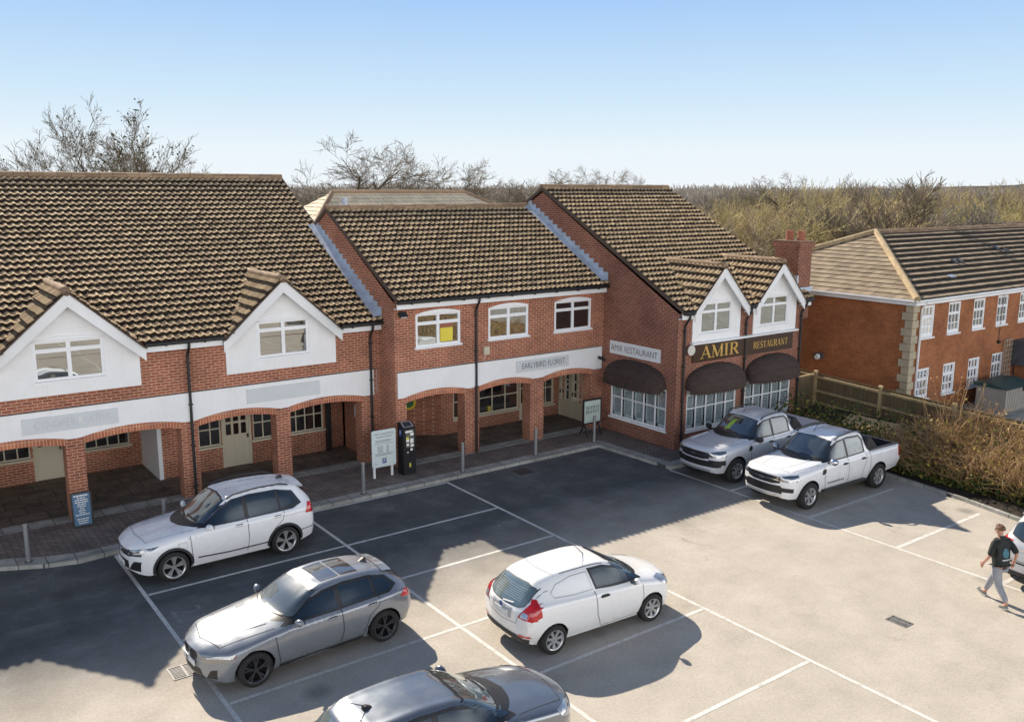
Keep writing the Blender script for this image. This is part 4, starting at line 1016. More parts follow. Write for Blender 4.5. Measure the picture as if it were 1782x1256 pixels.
m1 = MB(); m1.prism([(16.45, .985), (17.2, 1.16), (17.85, 1.12), (17.85, .985)], lambda u, v, w_: (36.55+w_, u, v), 0, 2.3); m1.build('lid', plain('green_plastic', (.022, .06, .055), .45, .15, 3), t_)
m1 = MB(); m1.box(38.0, 38.25, 16.50, 16.549, .78, .96); m1.build('latch', MAT['black'], t_)

# ================================================================== house behind the terrace
B5 = thing('rear_building', 'pale hipped tiled roof of the building behind the middle shop', 'building', (26, 42.5, 0))
yr5, z5, ze5 = 46.0, 8.52, 5.0
pts = lambda: None
hx0, hx1 = 21.6, 30.2
v = MB(); kx = (z5-ze5)/4.2
tiles('roof', (16.6, yr5-6.2, ze5), (1, 0, 0), Vector((0, 6.2, z5-ze5)).normalized()[:], 20, hypot(6.2, z5-ze5), MAT['tile_pale'], B5, cover=.30, gauge=.34, amp=.012, thick=.03, prof=[(0, 0), (.3, .2), (.5, 1), (.7, .2), (1, 0)],
      clip=[((hx0, yr5, 0), (6.2, -5.2, 0)), ((hx1, yr5, 0), (-6.2, -6.2, 0))], band=False)
tiles('left_hip', (16.6, yr5-6.2, ze5), (0, 1, 0), Vector((hx0-16.6, 0, z5-ze5)).normalized()[:], 12.4, hypot(hx0-16.6, z5-ze5), MAT['tile_pale'], B5, cover=.30, gauge=.34, amp=.012, thick=.03, prof=FLAT,
      clip=[((hx0, yr5, 0), (-6.2, 5.0, 0)), ((hx0, yr5, 0), (-6.2, -5.0, 0))], band=False)
v.poly([(hx1, yr5, z5), (36.4, yr5-6.2, ze5), (36.4, yr5+6.2, ze5)]); v.poly([(hx0, yr5, z5), (hx1, yr5, z5), (36.4, yr5+6.2, ze5), (16.4, yr5+6.2, ze5)])
v.build('hip_slope', MAT['slate'], B5, fix=False)
v = MB(); v.tube([(hx0, yr5, z5+.02), (hx1, yr5, z5+.02)], .13, 8); v.tube([(hx0, yr5, z5+.02), (16.4, yr5-6.2, ze5)], .13, 8); v.tube([(hx1, yr5, z5+.02), (36.4, yr5-6.2, ze5)], .13, 8); v.c = [random.random() for _ in v.f]; v.build('ridge_tiles', MAT['ridge'], B5)
v = MB(); v.box(17, 36, yr5-5.8, yr5+5.8, 0, 5.0); v.build('wall', MAT['brick'], B5)
v = MB(); v.tube([(21.45, 44.2, 7.2), (21.45, 44.2, 8.25)], .17, 10); v.build('soil_pipe', MAT['lead'], B5)

# ================================================================== fence along the bank
def weathered(name, a, b, c):
    m, t, bs = newmat(name)
    p = pos(t); mp = N(t, 'ShaderNodeMapping'); L(t, p, mp.inputs[0]); mp.inputs['Scale'].default_value = (9, 9, .8)
    col = ramp(t, noise(t, mp.outputs[0], 1.4, 5, .7), [(.3, a), (.5, b), (.72, c)])
    col = mix(t, ramp(t, noise(t, p, 1.2, 5), [(.5, 0), (.75, .5)]), col, (.10, .13, .06))
    L(t, col, bs.inputs['Base Color']); bs.inputs['Roughness'].default_value = .85
    return m
MAT['wood'] = weathered('weathered_wood', (.26, .185, .09), (.36, .27, .14), (.48, .37, .21))
MAT['wood_board'] = weathered('fence_boards', (.085, .060, .032), (.13, .092, .050), (.19, .14, .078))
XF = 29.72
FZ = lambda y: 1.84-(20.55-y)*.040                # top of the boards, dropping to the right
F1 = thing('fence', 'long weathered close-boarded wooden fence with posts and rails along the planted bank', 'fence', (XF, 15, .4))
ys = [23.3, 20.55, 17.8, 15.05, 12.3, 9.55, 6.8, 4.05, 1.3, -1.5, -4.3]
for y in ys:
    if y > 20.6: continue
    m1 = MB(); m1.box(XF-.07, XF+.05, y-.055, y+.055, .1, FZ(y)+.05); m1.prism([(-.085, 0), (.065, 0), (.03, .05), (-.05, .05)], lambda u, v_, w_: (XF+u, y-.07+w_, FZ(y)+.05+v_), 0, .14)
    m1.build('post', MAT['wood'], F1)
for a, b in zip(ys, ys[1:]):
    for dz_ in (.14, .68, 1.14):
        m1 = MB(); m1.bar((XF-.03, a-.05, FZ(a)-dz_), (XF-.03, b+.05, FZ(b)-dz_), .075, .085); m1.build('rail', MAT['wood'], F1)
    m1 = MB(); y = a
    while y > b:
        t0 = FZ(y)-.005*random.random(); ang = random.random()*.012
        m1.box(XF+.012+ang, XF+.030+ang, y-.098, y, .35, t0); y -= .105
    m1.build('board_panel', MAT['wood_board'], F1)
    m1 = MB(); m1.bar((XF+.02, a, .36), (XF+.02, b, .30), .04, .16); m1.build('gravel_board', MAT['wood'], F1)
F2 = thing('side_fence', 'short dark board fence joining the restaurant corner to the long fence', 'fence', (29.2, 20.62, .3))
m1 = MB(); x = 28.62
while x < 29.62: m1.box(x, x+.098, 20.60+random.random()*.01, 20.625, .25, 1.74+random.random()*.01); x += .103
m1.build('board_panel', MAT['wood_board'], F2)
m1 = MB(); m1.bar((28.6, 20.61, 1.78), (29.66, 20.61, 1.80), .07, .035); m1.build('capping_rail', MAT['wood'], F2)
bw = MB(); bw.box(29.3, 29.62, 14.2, 20.4, 0, .52); o_ = bw.build('retaining_wall', MAT['brick']); tag(o_, 'low red brick retaining wall at the foot of the fence', 'wall')

# ================================================================== street furniture
def bollard(x, y, z, label):
    t = thing('bollard', label, 'bollard', (x, y, .1), 0, 'steel bollards along the kerb')
    m = MB(); m.tube([(x, y, .1), (x, y, z-.03)], .055, 16); m.build('post', MAT['steel'], t, smooth=False)
    m = MB(); m.tube([(x, y, z-.03), (x, y, z-.005), (x, y, z)], [.06, .06, .045], 16); m.build('cap', MAT['steel'], t)
    m = MB(); m.tube([(x, y, .101), (x, y, .115)], .085, 16); m.build('base_collar', MAT['black'], t)
for x, y, l in ((2.64, 22.88, 'steel bollard at the far left, in front of the blue notice board'), (5.75, 22.7, 'steel bollard whose top shows behind the bonnet of the white estate-like SUV'), (11.28, 22.60, 'steel bollard in front of the pay and register notice'),
                (14.75, 22.66, 'steel bollard just right of the black pay machine'), (17.68, 22.72, 'steel bollard in front of the pier between two florist arches'), (20.32, 22.79, 'steel bollard in front of the Sunday buffet board')):
    bollard(x, y, 1.04, l)
t_ = thing('notice_board', 'pale parking notice on two legs reading PAY & REGISTER', 'notice board', (12.5, 23.62, .1))
for x in (12.19, 12.80):
    m = MB(); m.box(x-.035, x+.035, 23.64, 23.69, .1, 1.58); m.build('leg', MAT['sign_white'], t_)
m = MB(); k = 5; P = []
for cx, cz, a0 in ((12.86, 1.54, 0), (12.16, 1.54, 90), (12.16, .50, 180), (12.86, .50, 270)):
    for i in range(k): a = radians(a0+90*i/(k-1)); P.append((cx+.06*cos(a), cz+.06*sin(a)))
m.prism(P, FY(23.6), 0, .03); pn = m.build('panel', plain('pale_notice', (.60, .68, .67), .4, .04, 2), t_)
TN_ = FY(23.6)
text_obj(pn, 'PAY & REGISTER', TN_, 12.20, 12.84, 1.44, 1.515, MAT['ink_grey'], w0=-.004)
q = MB()
for i, (z_, a, b, h_) in enumerate([(1.375, 12.24, 12.78, .02), (1.28, 12.20, 12.72, .013), (1.25, 12.24, 12.8, .013), (1.22, 12.2, 12.7, .013), (1.165, 12.19, 12.83, .012), (.86, 12.19, 12.83, .012), (.83, 12.22, 12.74, .012), (.80, 12.2, 12.78, .012), (.705, 12.42, 12.62, .018), (.555, 12.18, 12.26, .018)]):
    q.poly([TN_(a, z_, -.004), TN_(b, z_, -.004), TN_(b, z_+h_, -.004), TN_(a, z_+h_, -.004)])
for i in range(6):
    z_ = 1.09-i*.037
    for a, b in ((12.28, 12.48), (12.58, 12.68)): q.poly([TN_(a, z_, -.004), TN_(b, z_, -.004), TN_(b, z_+.014, -.004), TN_(a, z_+.014, -.004)])
q.build('small_print', MAT['ink_grey'], pn, fix=False)
MAT['pblue'] = plain('parking_blue', (.02, .08, .28), .4, .05, 2)
q = MB(); q.poly([TN_(12.44, .55, -.005), TN_(12.58, .55, -.005), TN_(12.58, .69, -.005), TN_(12.44, .69, -.005)]); q.build('parking_symbol', MAT['pblue'], pn, fix=False)
text_obj(pn, 'P', TN_, 12.485, 12.545, .57, .67, MAT['white_letter'], w0=-.007)
# pay machine
t_ = thing('pay_machine', 'tall black pay and display machine beside the parking notice', 'pay machine', (13.28, 23.55, .1))
m = MB(); m.prism([(23.38, .1), (23.76, .1), (23.76, 1.72), (23.66, 1.74), (23.38, 1.58)], lambda u, v, w_: (13.07+w_, u, v), 0, .42); b_ = m.build('cabinet', plain('machine_black', (.012, .012, .015), .35, .2, 4), t_)
m = MB(); m.poly([(13.11, 23.42, 1.604), (13.45, 23.42, 1.604), (13.45, 23.64, 1.733), (13.11, 23.64, 1.733)]); m.build('solar_panel_frame', MAT['steel'], b_, fix=False)
m = MB(); m.poly([(13.15, 23.45, 1.626), (13.41, 23.45, 1.626), (13.41, 23.615, 1.722), (13.15, 23.615, 1.722)]); m.build('solar_panel', plain('solar_cell', (.015, .018, .03), .15, .2, 4), b_, fix=False)
TM = FY(23.38)
for a, b, c, d in ((13.13, 13.38, 1.44, 1.50), (13.30, 13.42, 1.34, 1.42), (13.16, 13.26, 1.15, 1.22), (13.30, 13.41, 1.10, 1.24), (13.17, 13.25, 1.02, 1.10), (13.31, 13.42, .98, 1.06), (13.30, 13.38, .86, .93), (13.19, 13.23, .80, .84)):
    q = MB(); q.poly([TM(a, c, -.004), TM(b, c, -.004), TM(b, d, -.004), TM(a, d, -.004)]); q.build('instruction_label', MAT['white_letter'], b_, fix=False)
q = MB(); q.poly([TM(13.15, .97, -.002), TM(13.44, .97, -.002), TM(13.44, 1.52, -.002), TM(13.15, 1.52, -.002)]); q.build('control_panel', plain('grey_panel', (.10, .11, .08), .5, .1, 3), b_, fix=False)
q = MB(); q.poly([TM(13.26, .34, -.004), TM(13.31, .34, -.004), TM(13.31, .47, -.004), TM(13.26, .47, -.004)]); q.poly([TM(13.16, 1.22, -.005), TM(13.25, 1.22, -.005), TM(13.25, 1.30, -.005), TM(13.16, 1.30, -.005)]); q.build('yellow_label', plain('yellow_label', (.65, .6, .08), .5, .05, 3), b_, fix=False)
q = MB(); TS = FX(13.07); q.poly([TS(23.57+.09*cos(a*pi/10), 1.42+.12*sin(a*pi/10), -.004) for a in range(20)]); q.build('blue_roundel', MAT['pblue'], b_, fix=False)
text_obj(b_, 'P', TXr(13.07), -23.60, -23.53, 1.34, 1.49, MAT['white_letter'], w0=-.008)
# blue notice board leaning at the pier
t_ = thing('notice_stand', 'blue pavement notice board with white lettering and a black frame, against the left pier', 'notice board', (4.17, 24.6, .1))
tilt = lambda u, v, w_: (u, 24.46+w_+.16*(v-.1), v)
m = MB(); m.prism([(3.92, .12), (4.42, .12), (4.42, .98), (4.38, 1.02), (3.96, 1.02), (3.92, .98)], tilt, 0, .04); m.build('frame', MAT['black'], t_)
m = MB(); m.prism([(3.965, .17), (4.375, .17), (4.375, .975), (3.965, .975)], tilt, -.004, .0); b_ = m.build('panel', plain('slate_blue_panel', (.07, .16, .27), .5, .06, 3), t_)
lines = ['OPENING HOURS', 'MONDAY - FRIDAY', 'TUESDAY UNTIL SIX', 'WEDNESDAY UNTIL SIX', 'THURSDAY', 'HALF PAST FIVE', 'FRIDAY', 'SATURDAY', 'SUNDAY', 'PLEASE CALL WITHIN', '', 'WE WELCOME YOU', 'ALL DAY']
ln = MB()
for i, (w_, h_) in enumerate([(.34, .035), (.20, .022), (.30, .024), (.31, .024), (.21, .022), (.21, .022), (.11, .02), (.17, .02), (.15, .02), (.33, .022), (0, 0), (.28, .024), (.24, .022), (.22, .02)]):
    if not w_: continue
    z_ = .915-i*.054; x = 4.17-w_/2
    while x < 4.17+w_/2-.005:
        b = min(x+.03+random.random()*.05, 4.17+w_/2)
        ln.poly([tilt(x, z_, -.009), tilt(b, z_, -.009), tilt(b, z_+h_, -.009), tilt(x, z_+h_, -.009)]); x = b+.012
ln.build('small_print', MAT['white_letter'], b_, fix=False)
# Sunday buffet board
t_ = thing('menu_board', 'pale pavement board reading SUNDAY BUFFET in a black stand by the restaurant', 'menu board', (20.93, 23.6, .1))
m = MB(); m.box(20.50, 21.36, 23.61, 23.65, .50, 1.41); m.build('frame', MAT['black'], t_)
for x in (20.58, 21.24):
    m = MB(); m.bar((x, 23.63, .52), (x-.05, 23.40, .1), .04); m.bar((x, 23.64, .52), (x+.03, 23.9, .1), .04); m.build('leg', MAT['black'], t_)
m = MB(); m.box(20.56, 21.30, 23.595, 23.611, .56, 1.35); b_ = m.build('poster', plain('pale_mint_poster', (.55, .64, .58), .5, .05, 2), t_)
TB = FY(23.595)
serif_text(b_, 'SUNDAY', TB, 20.60, 21.26, 1.05, 1.17, MAT['ink'], w0=-.006); serif_text(b_, 'BUFFET', TB, 20.61, 21.25, .89, 1.01, MAT['ink'], w0=-.006)
q = MB(); q.poly([TB(20.86, .66, -.004), TB(21.0, .66, -.004), TB(21.0, .675, -.004), TB(20.86, .675, -.004)]); q.poly([TB(20.70, .61, -.004), TB(21.15, .61, -.004), TB(21.15, .622, -.004), TB(20.70, .622, -.004)]); q.build('small_print', MAT['ink_grey'], b_, fix=False)
# drain covers
MAT['iron'] = plain('worn_iron', (.20, .19, .175), .6, .3, 8)
def grate(x0, x1, y0, y1, n, label, mat, rz=0):
    t = thing('drain_grate', label, 'drain', ((x0+x1)/2, (y0+y1)/2, 0))
    m = MB(); m.poly([(x0, y0, .003), (x1, y0, .003), (x1, y1, .003), (x0, y1, .003)]); m.build('pit', MAT['room'], t, fix=False)
    m = MB(); m.box(x0-.03, x0, y0-.03, y1+.03, .001, .012); m.box(x1, x1+.03, y0-.03, y1+.03, .001, .012); m.box(x0, x1, y0-.03, y0, .001, .012); m.box(x0, x1, y1, y1+.03, .001, .012)
    m.box((x0+x1)/2-.02, (x0+x1)/2+.02, y0, y1, .004, .012)
    for i in range(1, n): y = y0+(y1-y0)*i/n; m.box(x0, x1, y-.012, y+.012, .004, .011)
    m.build('grating', mat, t)
grate(16.68, 16.92, 9.02, 9.42, 9, 'dark rectangular drain grate in the open tarmac on the right', MAT['iron'])
grate(3.95, 4.42, 15.72, 16.15, 9, 'pale worn drain grate in front of the grey hatchback', MAT['iron'])
m = MB(); m.box(16.2, 16.75, 21.55, 22.1, .0005, .008); o_ = m.build('manhole_cover', plain('rusty_iron', (.055, .042, .036), .7, .3, 6)); tag(o_, 'rusty square manhole cover near the kerb corner', 'manhole cover')
# faded bay numbers
def num(body, x, y, w_, h_, a):
    ca, sa = cos(a), sin(a)
    T = lambda u, v, w2: (x+u*ca-v*sa, y+u*sa+v*ca, .0052)
    o = text_obj(None, body, T, -w_/2, w_/2, -h_/2, h_/2, MAT['faint'], name='bay_number'); tag(o, kind='structure')
num('23', 4.95, 18.15, .75, .62, pi/2*3); num('2', 13.42, 18.45, .34, .62, pi/2); num('1', 13.55, 10.7, .25, .62, pi/2)
# ================================================================== vegetation
def barkmat(name, a, b, c=None):
    m, t, bs = newmat(name)
    n = noise(t, objc(t), .8, 5)
    col = ramp(t, n, [(.3, a), (.7, b)])
    L(t, col, bs.inputs['Base Color']); bs.inputs['Roughness'].default_value = .9; bs.inputs['Specular IOR Level'].default_value = .1
    return m
def leafmat(name, stops):
    m, t, bs = newmat(name)
    a = N(t, 'ShaderNodeAttribute'); a.attribute_name = 'rnd'
    L(t, ramp(t, a.outputs['Fac'], stops), bs.inputs['Base Color']); bs.inputs['Roughness'].default_value = .6; bs.inputs['Specular IOR Level'].default_value = .25
    return m
MAT['bark'] = barkmat('grey_bark', (.055, .045, .035), (.12, .10, .07))
MAT['twig'] = barkmat('grey_twigs', (.14, .112, .08), (.25, .205, .145))
MAT['straw'] = barkmat('straw_twigs', (.38, .29, .15), (.62, .50, .28))
MAT['straw2'] = barkmat('olive_twigs', (.32, .27, .12), (.54, .46, .23))
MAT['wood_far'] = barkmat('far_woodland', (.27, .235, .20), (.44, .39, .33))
MAT['leaf'] = leafmat('bramble_leaves', [(0, (.025, .045, .012)), (.45, (.06, .095, .022)), (.75, (.14, .15, .03)), (1, (.30, .22, .05))])
MAT['ivy'] = leafmat('ivy_leaves', [(0, (.02, .035, .012)), (.6, (.05, .07, .025)), (1, (.13, .13, .05))])
class Seg:
    "bundle of tapered branch segments -> one mesh (numpy)"
    def __init__(s): s.a = []; s.b = []; s.ra = []; s.rb = []
    def add(s, a, b, ra, rb): s.a.append(a); s.b.append(b); s.ra.append(ra); s.rb.append(rb)
    def mesh(s, name, mat, n=3):
        A = np.array(s.a); B = np.array(s.b); ra = np.array(s.ra)[:, None]; rb = np.array(s.rb)[:, None]
        d = B-A; d /= np.linalg.norm(d, axis=1)[:, None]+1e-9
        ref = np.where(np.abs(d[:, 2:3]) < .9, np.array([[0, 0, 1.]]), np.array([[1., 0, 0]]))
        u = np.cross(d, ref); u /= np.linalg.norm(u, axis=1)[:, None]; v = np.cross(d, u)
        P = []
        for k in range(n):
            t = 2*pi*k/n; o = u*cos(t)+v*sin(t); P.append(A+o*ra); P.append(B+o*rb)
        P = np.stack(P, 1); m = len(A); V = P.reshape(-1, 3); base = (np.arange(m)*2*n)[:, None]
        F = []
        for k in range(n):
            k2 = (k+1) % n; F.append(base+np.array([[2*k, 2*k+1, 2*k2+1, 2*k2]]))
        F = np.concatenate(F, 0)
        me = bpy.data.meshes.new(name); me.vertices.add(len(V)); me.vertices.foreach_set('co', V.ravel())
        me.loops.add(len(F)*4); me.loops.foreach_set('vertex_index', F.ravel().astype(np.int32))
        me.polygons.add(len(F)); me.polygons.foreach_set('loop_start', (np.arange(len(F))*4).astype(np.int32))
        me.materials.append(mat); me.update(calc_edges=True); return me
def grow(rng, h, spread, levels=5, kids=(3, 5), trunk_r=.28, first=.3, up=.25, twr=.012, lean=(0, 0), droop=0, tl=.52, clr=(.52, .22)):
    "recursive bare tree -> (limbs, twigs)"
    big, small = Seg(), Seg()
    def branch(p, d, length, r, lev):
        n = 4 if lev < 2 else 3
        pts = [p]; dirs = [d]
        for i in range(n):
            d = d+rng.normal(0, .11 if lev else .05, 3)+np.array([0, 0, up*.25 if lev else .05])
            d = d/np.linalg.norm(d); p = p+d*length/n; pts.append(p); dirs.append(d)
        r1 = max(twr, r*(.45 if lev else .6))
        for i in range(n):
            ra = r+(r1-r)*i/n; rb = r+(r1-r)*(i+1)/n
            (big if lev <= 2 else small).add(pts[i], pts[i+1], ra, rb)
        if lev >= levels: return
        k = rng.integers(kids[0], kids[1]+1)+(1 if lev == 0 else 0)
        for j in range(k):
            f = first+(1-first)*(j+rng.random())/k if lev == 0 else .25+.75*(j+rng.random()*.8)/k
            i = min(n-1, int(f*n)); q = pts[i]+(pts[i+1]-pts[i])*(f*n-i); dd = dirs[i+1]
            a = rng.random()*2*pi if lev == 0 else rng.random()*2*pi
            side = np.array([cos(a), sin(a), 0.]); side = side-dd*side.dot(dd); side /= np.linalg.norm(side)+1e-6
            ang = spread*(.65+.6*rng.random())
            nd = dd*cos(ang)+side*sin(ang); nd[2] += up*.3-droop*lev*.05; nd /= np.linalg.norm(nd)
            branch(q, nd, length*(clr[0]+clr[1]*rng.random())*(1.0 if lev else .95), max(twr, r1*(.75 if lev else .62)), lev+1)
    d0 = np.array([lean[0], lean[1], 1.]); d0 /= np.linalg.norm(d0)
    branch(np.array([0, 0, 0.]), d0, h*tl, trunk_r, 0)
    return big, small
def leaves_mesh(name, C, size, mat, rng, flat=.5):
    "scatter of small leaf quads round the points C"
    n = len(C); u = rng.normal(0, 1, (n, 3)); u /= np.linalg.norm(u, axis=1)[:, None]
    w_ = rng.normal(0, 1, (n, 3)); w_[:, 2] += flat; v = np.cross(u, w_); v /= np.linalg.norm(v, axis=1)[:, None]
    sz = size*(.6+.8*rng.random((n, 1)))
    V = np.stack([C-u*sz, C+v*sz*.55, C+u*sz, C-v*sz*.55], 1).reshape(-1, 3)
    F = np.arange(n*4, dtype=np.int32)
    me = bpy.data.meshes.new(name); me.vertices.add(len(V)); me.vertices.foreach_set('co', V.ravel())
    me.loops.add(n*4); me.loops.foreach_set('vertex_index', F); me.polygons.add(n); me.polygons.foreach_set('loop_start', np.arange(n, dtype=np.int32)*4)
    a = me.attributes.new('rnd', 'FLOAT', 'FACE'); a.data.foreach_set('value', rng.random(n).astype(np.float32))
    me.materials.append(mat); me.update(calc_edges=True); return me
def add_me(name, me, parent=None):
    o = bpy.data.objects.new(name, me); COL.objects.link(o)
    if parent: o.parent = parent
    return o
def tree_kind(seed, **k):
    rng = np.random.default_rng(seed); mt = k.pop('mat', 'bark'); mt2 = k.pop('mat2', 'twig'); b, s_ = grow(rng, **k)
    return b.mesh('trunk', MAT[mt], 6), s_.mesh('crown', MAT[mt2], 3), np.array(s_.b)
def put_tree(kind, loc, label, cat='tree', group=None, scale=1, rz=0, name='bare_tree', ivy=0, rng=None):
    t = thing(name, label, cat, loc, rz, group); t.scale = (scale,)*3
    add_me('trunk', kind[0], t); add_me('crown', kind[1], t)
    if ivy:
        tips = kind[2]; idx = rng.integers(0, len(tips), ivy); C = tips[idx]+rng.normal(0, .12, (ivy, 3))
        add_me('clinging_leaves', leaves_mesh('clinging_leaves', C, .09, MAT['ivy'], rng), t)
    return t
K1 = tree_kind(11, h=15, spread=.66, levels=6, kids=(3, 4), trunk_r=.30, first=.45, up=.20, twr=.011, tl=.56, clr=(.54, .16))
K2 = tree_kind(23, h=13, spread=.80, levels=6, kids=(3, 4), trunk_r=.36, first=.50, up=.13, twr=.012, tl=.58, clr=(.56, .16))
K3 = tree_kind(37, h=12, spread=.58, levels=6, kids=(3, 3), trunk_r=.24, first=.30, up=.26, twr=.010, tl=.54, clr=(.56, .18))
rg = np.random.default_rng(5)
def ground_at(px, depth):
    p = at(px, 330, depth); return (p.x, p.y, 0)
# tall trees over the left roof and behind the terrace: (photo x, depth, height, kind)
for px, dp, top, kd, H, lab, iv in [
    (172, 62, 180, K1, 15, 'tallest bare tree over the left roof, with clinging leaves and a forked crown', 500),
    (232, 60, 185, K3, 12, 'tall bare tree just right of the tallest one over the left roof, with scattered leaves', 500),
    (275, 66, 232, K3, 12, 'shorter bare tree sloping away at the right of the group over the left roof', 120),
    (322, 72, 262, K2, 13, 'lowest bare tree at the right end of the group over the left roof', 0),
    (85, 64, 232, K3, 12, 'bare multi-stemmed tree left of the tallest tree over the left roof', 80),
    (25, 66, 250, K2, 13, 'bare tree at the left edge of the photo above the roof', 0),
    (612, 78, 243, K2, 13, 'dark bare tree with a clear trunk, left one of the pair behind the middle roof', 0),
    (690, 80, 262, K1, 15, 'wide bare tree, in the middle behind the middle roof', 0),
    (752, 84, 282, K2, 13, 'spreading bare tree at the right of the group behind the middle roof', 0),
    (1040, 92, 290, K2, 13, 'dark spreading bare tree behind the middle of the restaurant ridge', 260),
    (1000, 88, 298, K2, 13, 'spreading bare tree behind the left part of the restaurant ridge', 200), (1086, 96, 300, K1, 13, 'lower bare tree behind the right part of the restaurant ridge', 60),
    (955, 96, 314, K2, 13, 'small bare tree with brown leaves left of the restaurant ridge', 260),
    (1400, 82, 302, K2, 13, 'dark bare tree standing above the scrub left of the large multi-stemmed tree', 0)]:
    g = ground_at(px, dp); want = at(px, top, dp).z
    zmax = np.percentile([v.co.z for v in kd[1].vertices], 99.8)
    put_tree(kd, g, lab, scale=want/zmax, rz=rg.random()*6.28, ivy=iv, rng=rg)
# large pale multi-stemmed tree behind the office hip
K4 = tree_kind(51, h=10, spread=.66, levels=5, kids=(4, 6), trunk_r=.16, first=.06, up=.34, twr=.016, mat='twig', mat2='twig')
g = ground_at(1528, 47); want = at(1528, 296, 47).z
put_tree(K4, g, 'large pale multi-stemmed tree fanning out behind the office roof hip', scale=want/np.array([v.co.z for v in K4[1].vertices]).max(), rz=.6)
g = ground_at(1690, 88); want = at(1690, 336, 88).z
put_tree(K3, g, 'ivy covered dark tree above the office roof at the right', scale=want/np.array([v.co.z for v in K3[1].vertices]).max(), rz=2, ivy=1500, rng=rg)
# straw coloured scrub: many stemmed, branching from the ground
def scrub_kind(seed, h, n, mat, spread=1.0):
    rng = np.random.default_rng(seed); B_, S_ = Seg(), Seg()
    for i in range(6):
        a = 2*pi*(i+rng.random())/6
        b, t_ = grow(np.random.default_rng(seed*31+i), h=h*(.8+.3*rng.random()), spread=.72, levels=4, kids=(4, 5), trunk_r=.07, first=.18, up=.16, twr=.012, lean=(cos(a)*.45, sin(a)*.45), tl=.46, clr=(.50, .25))
        o = np.array([cos(a)*.3, sin(a)*.3, 0])
        for q, sg_ in ((b, B_), (t_, S_)):
            sg_.a += [p+o for p in q.a]; sg_.b += [p+o for p in q.b]; sg_.ra += q.ra; sg_.rb += q.rb
    return B_.mesh('trunk', MAT['twig_tan'], 4), S_.mesh('crown', MAT[mat], 3), None
MAT['twig_tan'] = barkmat('tan_twigs', (.22, .175, .12), (.40, .33, .23))
MAT['twig_grey'] = barkmat('grey_brown_twigs', (.17, .15, .125), (.31, .275, .23))
SK = [scrub_kind(1, 7.4, 2200, 'straw'), scrub_kind(2, 7.0, 2200, 'straw2'), scrub_kind(3, 7.6, 1800, 'twig_tan'), scrub_kind(4, 6.6, 2200, 'twig_grey')]
n = 0
for row, (dp, step, x0, x1, top) in enumerate([(50, 62, 1258, 1500, 388), (60, 54, 1240, 1640, 373), (74, 50, 1230, 1790, 360), (92, 44, 1235, 1800, 348), (118, 38, 1230, 1800, 341)]):
    px = x0
    while px < x1:
        d_ = dp+rg.random()*8; g = ground_at(px+rg.random()*16, d_); tp = top+rg.normal(0, 6)+(9 if px < 1330 else 0)
        hz_ = at(px, tp, d_).z
        k = SK[int(rg.integers(0, 4))] if row < 3 else SK[[2, 3, 2, 1][int(rg.integers(0, 4))]]
        put_tree(k, g, 'pale leafless scrub tree in the thicket behind the restaurant and the office', group='bare scrub trees behind the offices', scale=max(.6, hz_/np.percentile([v.co.z for v in k[1].vertices], 98)), rz=rg.random()*6.28, name='scrub_tree')
        px += step*(.8+.4*rg.random()); n += 1
# separate trees standing in the middle distance
for px, dp, top in [(500, 120, 322), (532, 150, 326), (868, 140, 326), (900, 120, 322), (835, 160, 328), (1255, 150, 326), (1300, 170, 328), (1345, 130, 324), (1460, 110, 322), (1590, 120, 326), (1640, 140, 322), (1720, 120, 330), (1765, 150, 318), (1560, 170, 320), (1190, 180, 328)]:
    kd = (K1, K2, K3)[int(rg.integers(0, 3))]; g = ground_at(px, dp); zmax = np.array([v.co.z for v in kd[1].vertices]).max()
    put_tree(kd, g, 'bare tree standing up out of the distant woodland', group='bare trees in the distant woodland', scale=at(px, top, dp).z/zmax, rz=rg.random()*6.28)
# far woodland: one mass
s_ = Seg()
for i in range(24000):
    d_ = 150+rg.random()**1.5*650; px = -250+rg.random()*2350
    p = at(px, 330, d_); hmax = 6.7+2.4*noise_ if (noise_ := (sin(px*.021)+sin(px*.047+d_*.01)+2)/4) else 7.5
    r_ = rg.random(); z = hmax*(.25+.7*r_)
    a = rg.random()*2*pi; l = .9+d_*.004
    d = np.array([cos(a)*.5, sin(a)*.5, .9]); q0 = np.array([p.x+rg.normal(0, 4), p.y+rg.normal(0, 4), z])
    s_.add(q0, q0+d*l*(.6+.8*rg.random()), .045+d_*.00042, .012+d_*.0002)
o = add_me('far_woodland', s_.mesh('far_woodland', MAT['wood_far'], 3)); tag(o, 'distant leafless woodland along the horizon', 'woodland', kind='stuff')
# low wooded ridge under it so that no field shows through, higher to the right
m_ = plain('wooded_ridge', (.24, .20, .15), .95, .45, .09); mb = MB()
for d_, hh in ((170, 4.6), (330, 6.2), (900, 7.6)):
    rows = [[], []]
    for i in range(70):
        px = -500+i*42; p = at(px, 330, d_); h_ = hh*(.9+.1*sin(px*.013+d_))+(max(0, px-1480)*.030*(d_/900) if d_ > 500 else 0)+(sin(px*.031)+sin(px*.017+1))*d_*.0012
        rows[0].append((p.x, p.y, -.1)); rows[1].append((p.x*1.02, p.y*1.02, h_))
    mb.grid(rows)
    mb.grid([rows[1], [(x*1.12, y*1.12, -.1) for x, y, z in rows[1]]])
tag(mb.build('hills', m_, loc=(0, 0, 0), smooth=True, fix=False), kind='structure')

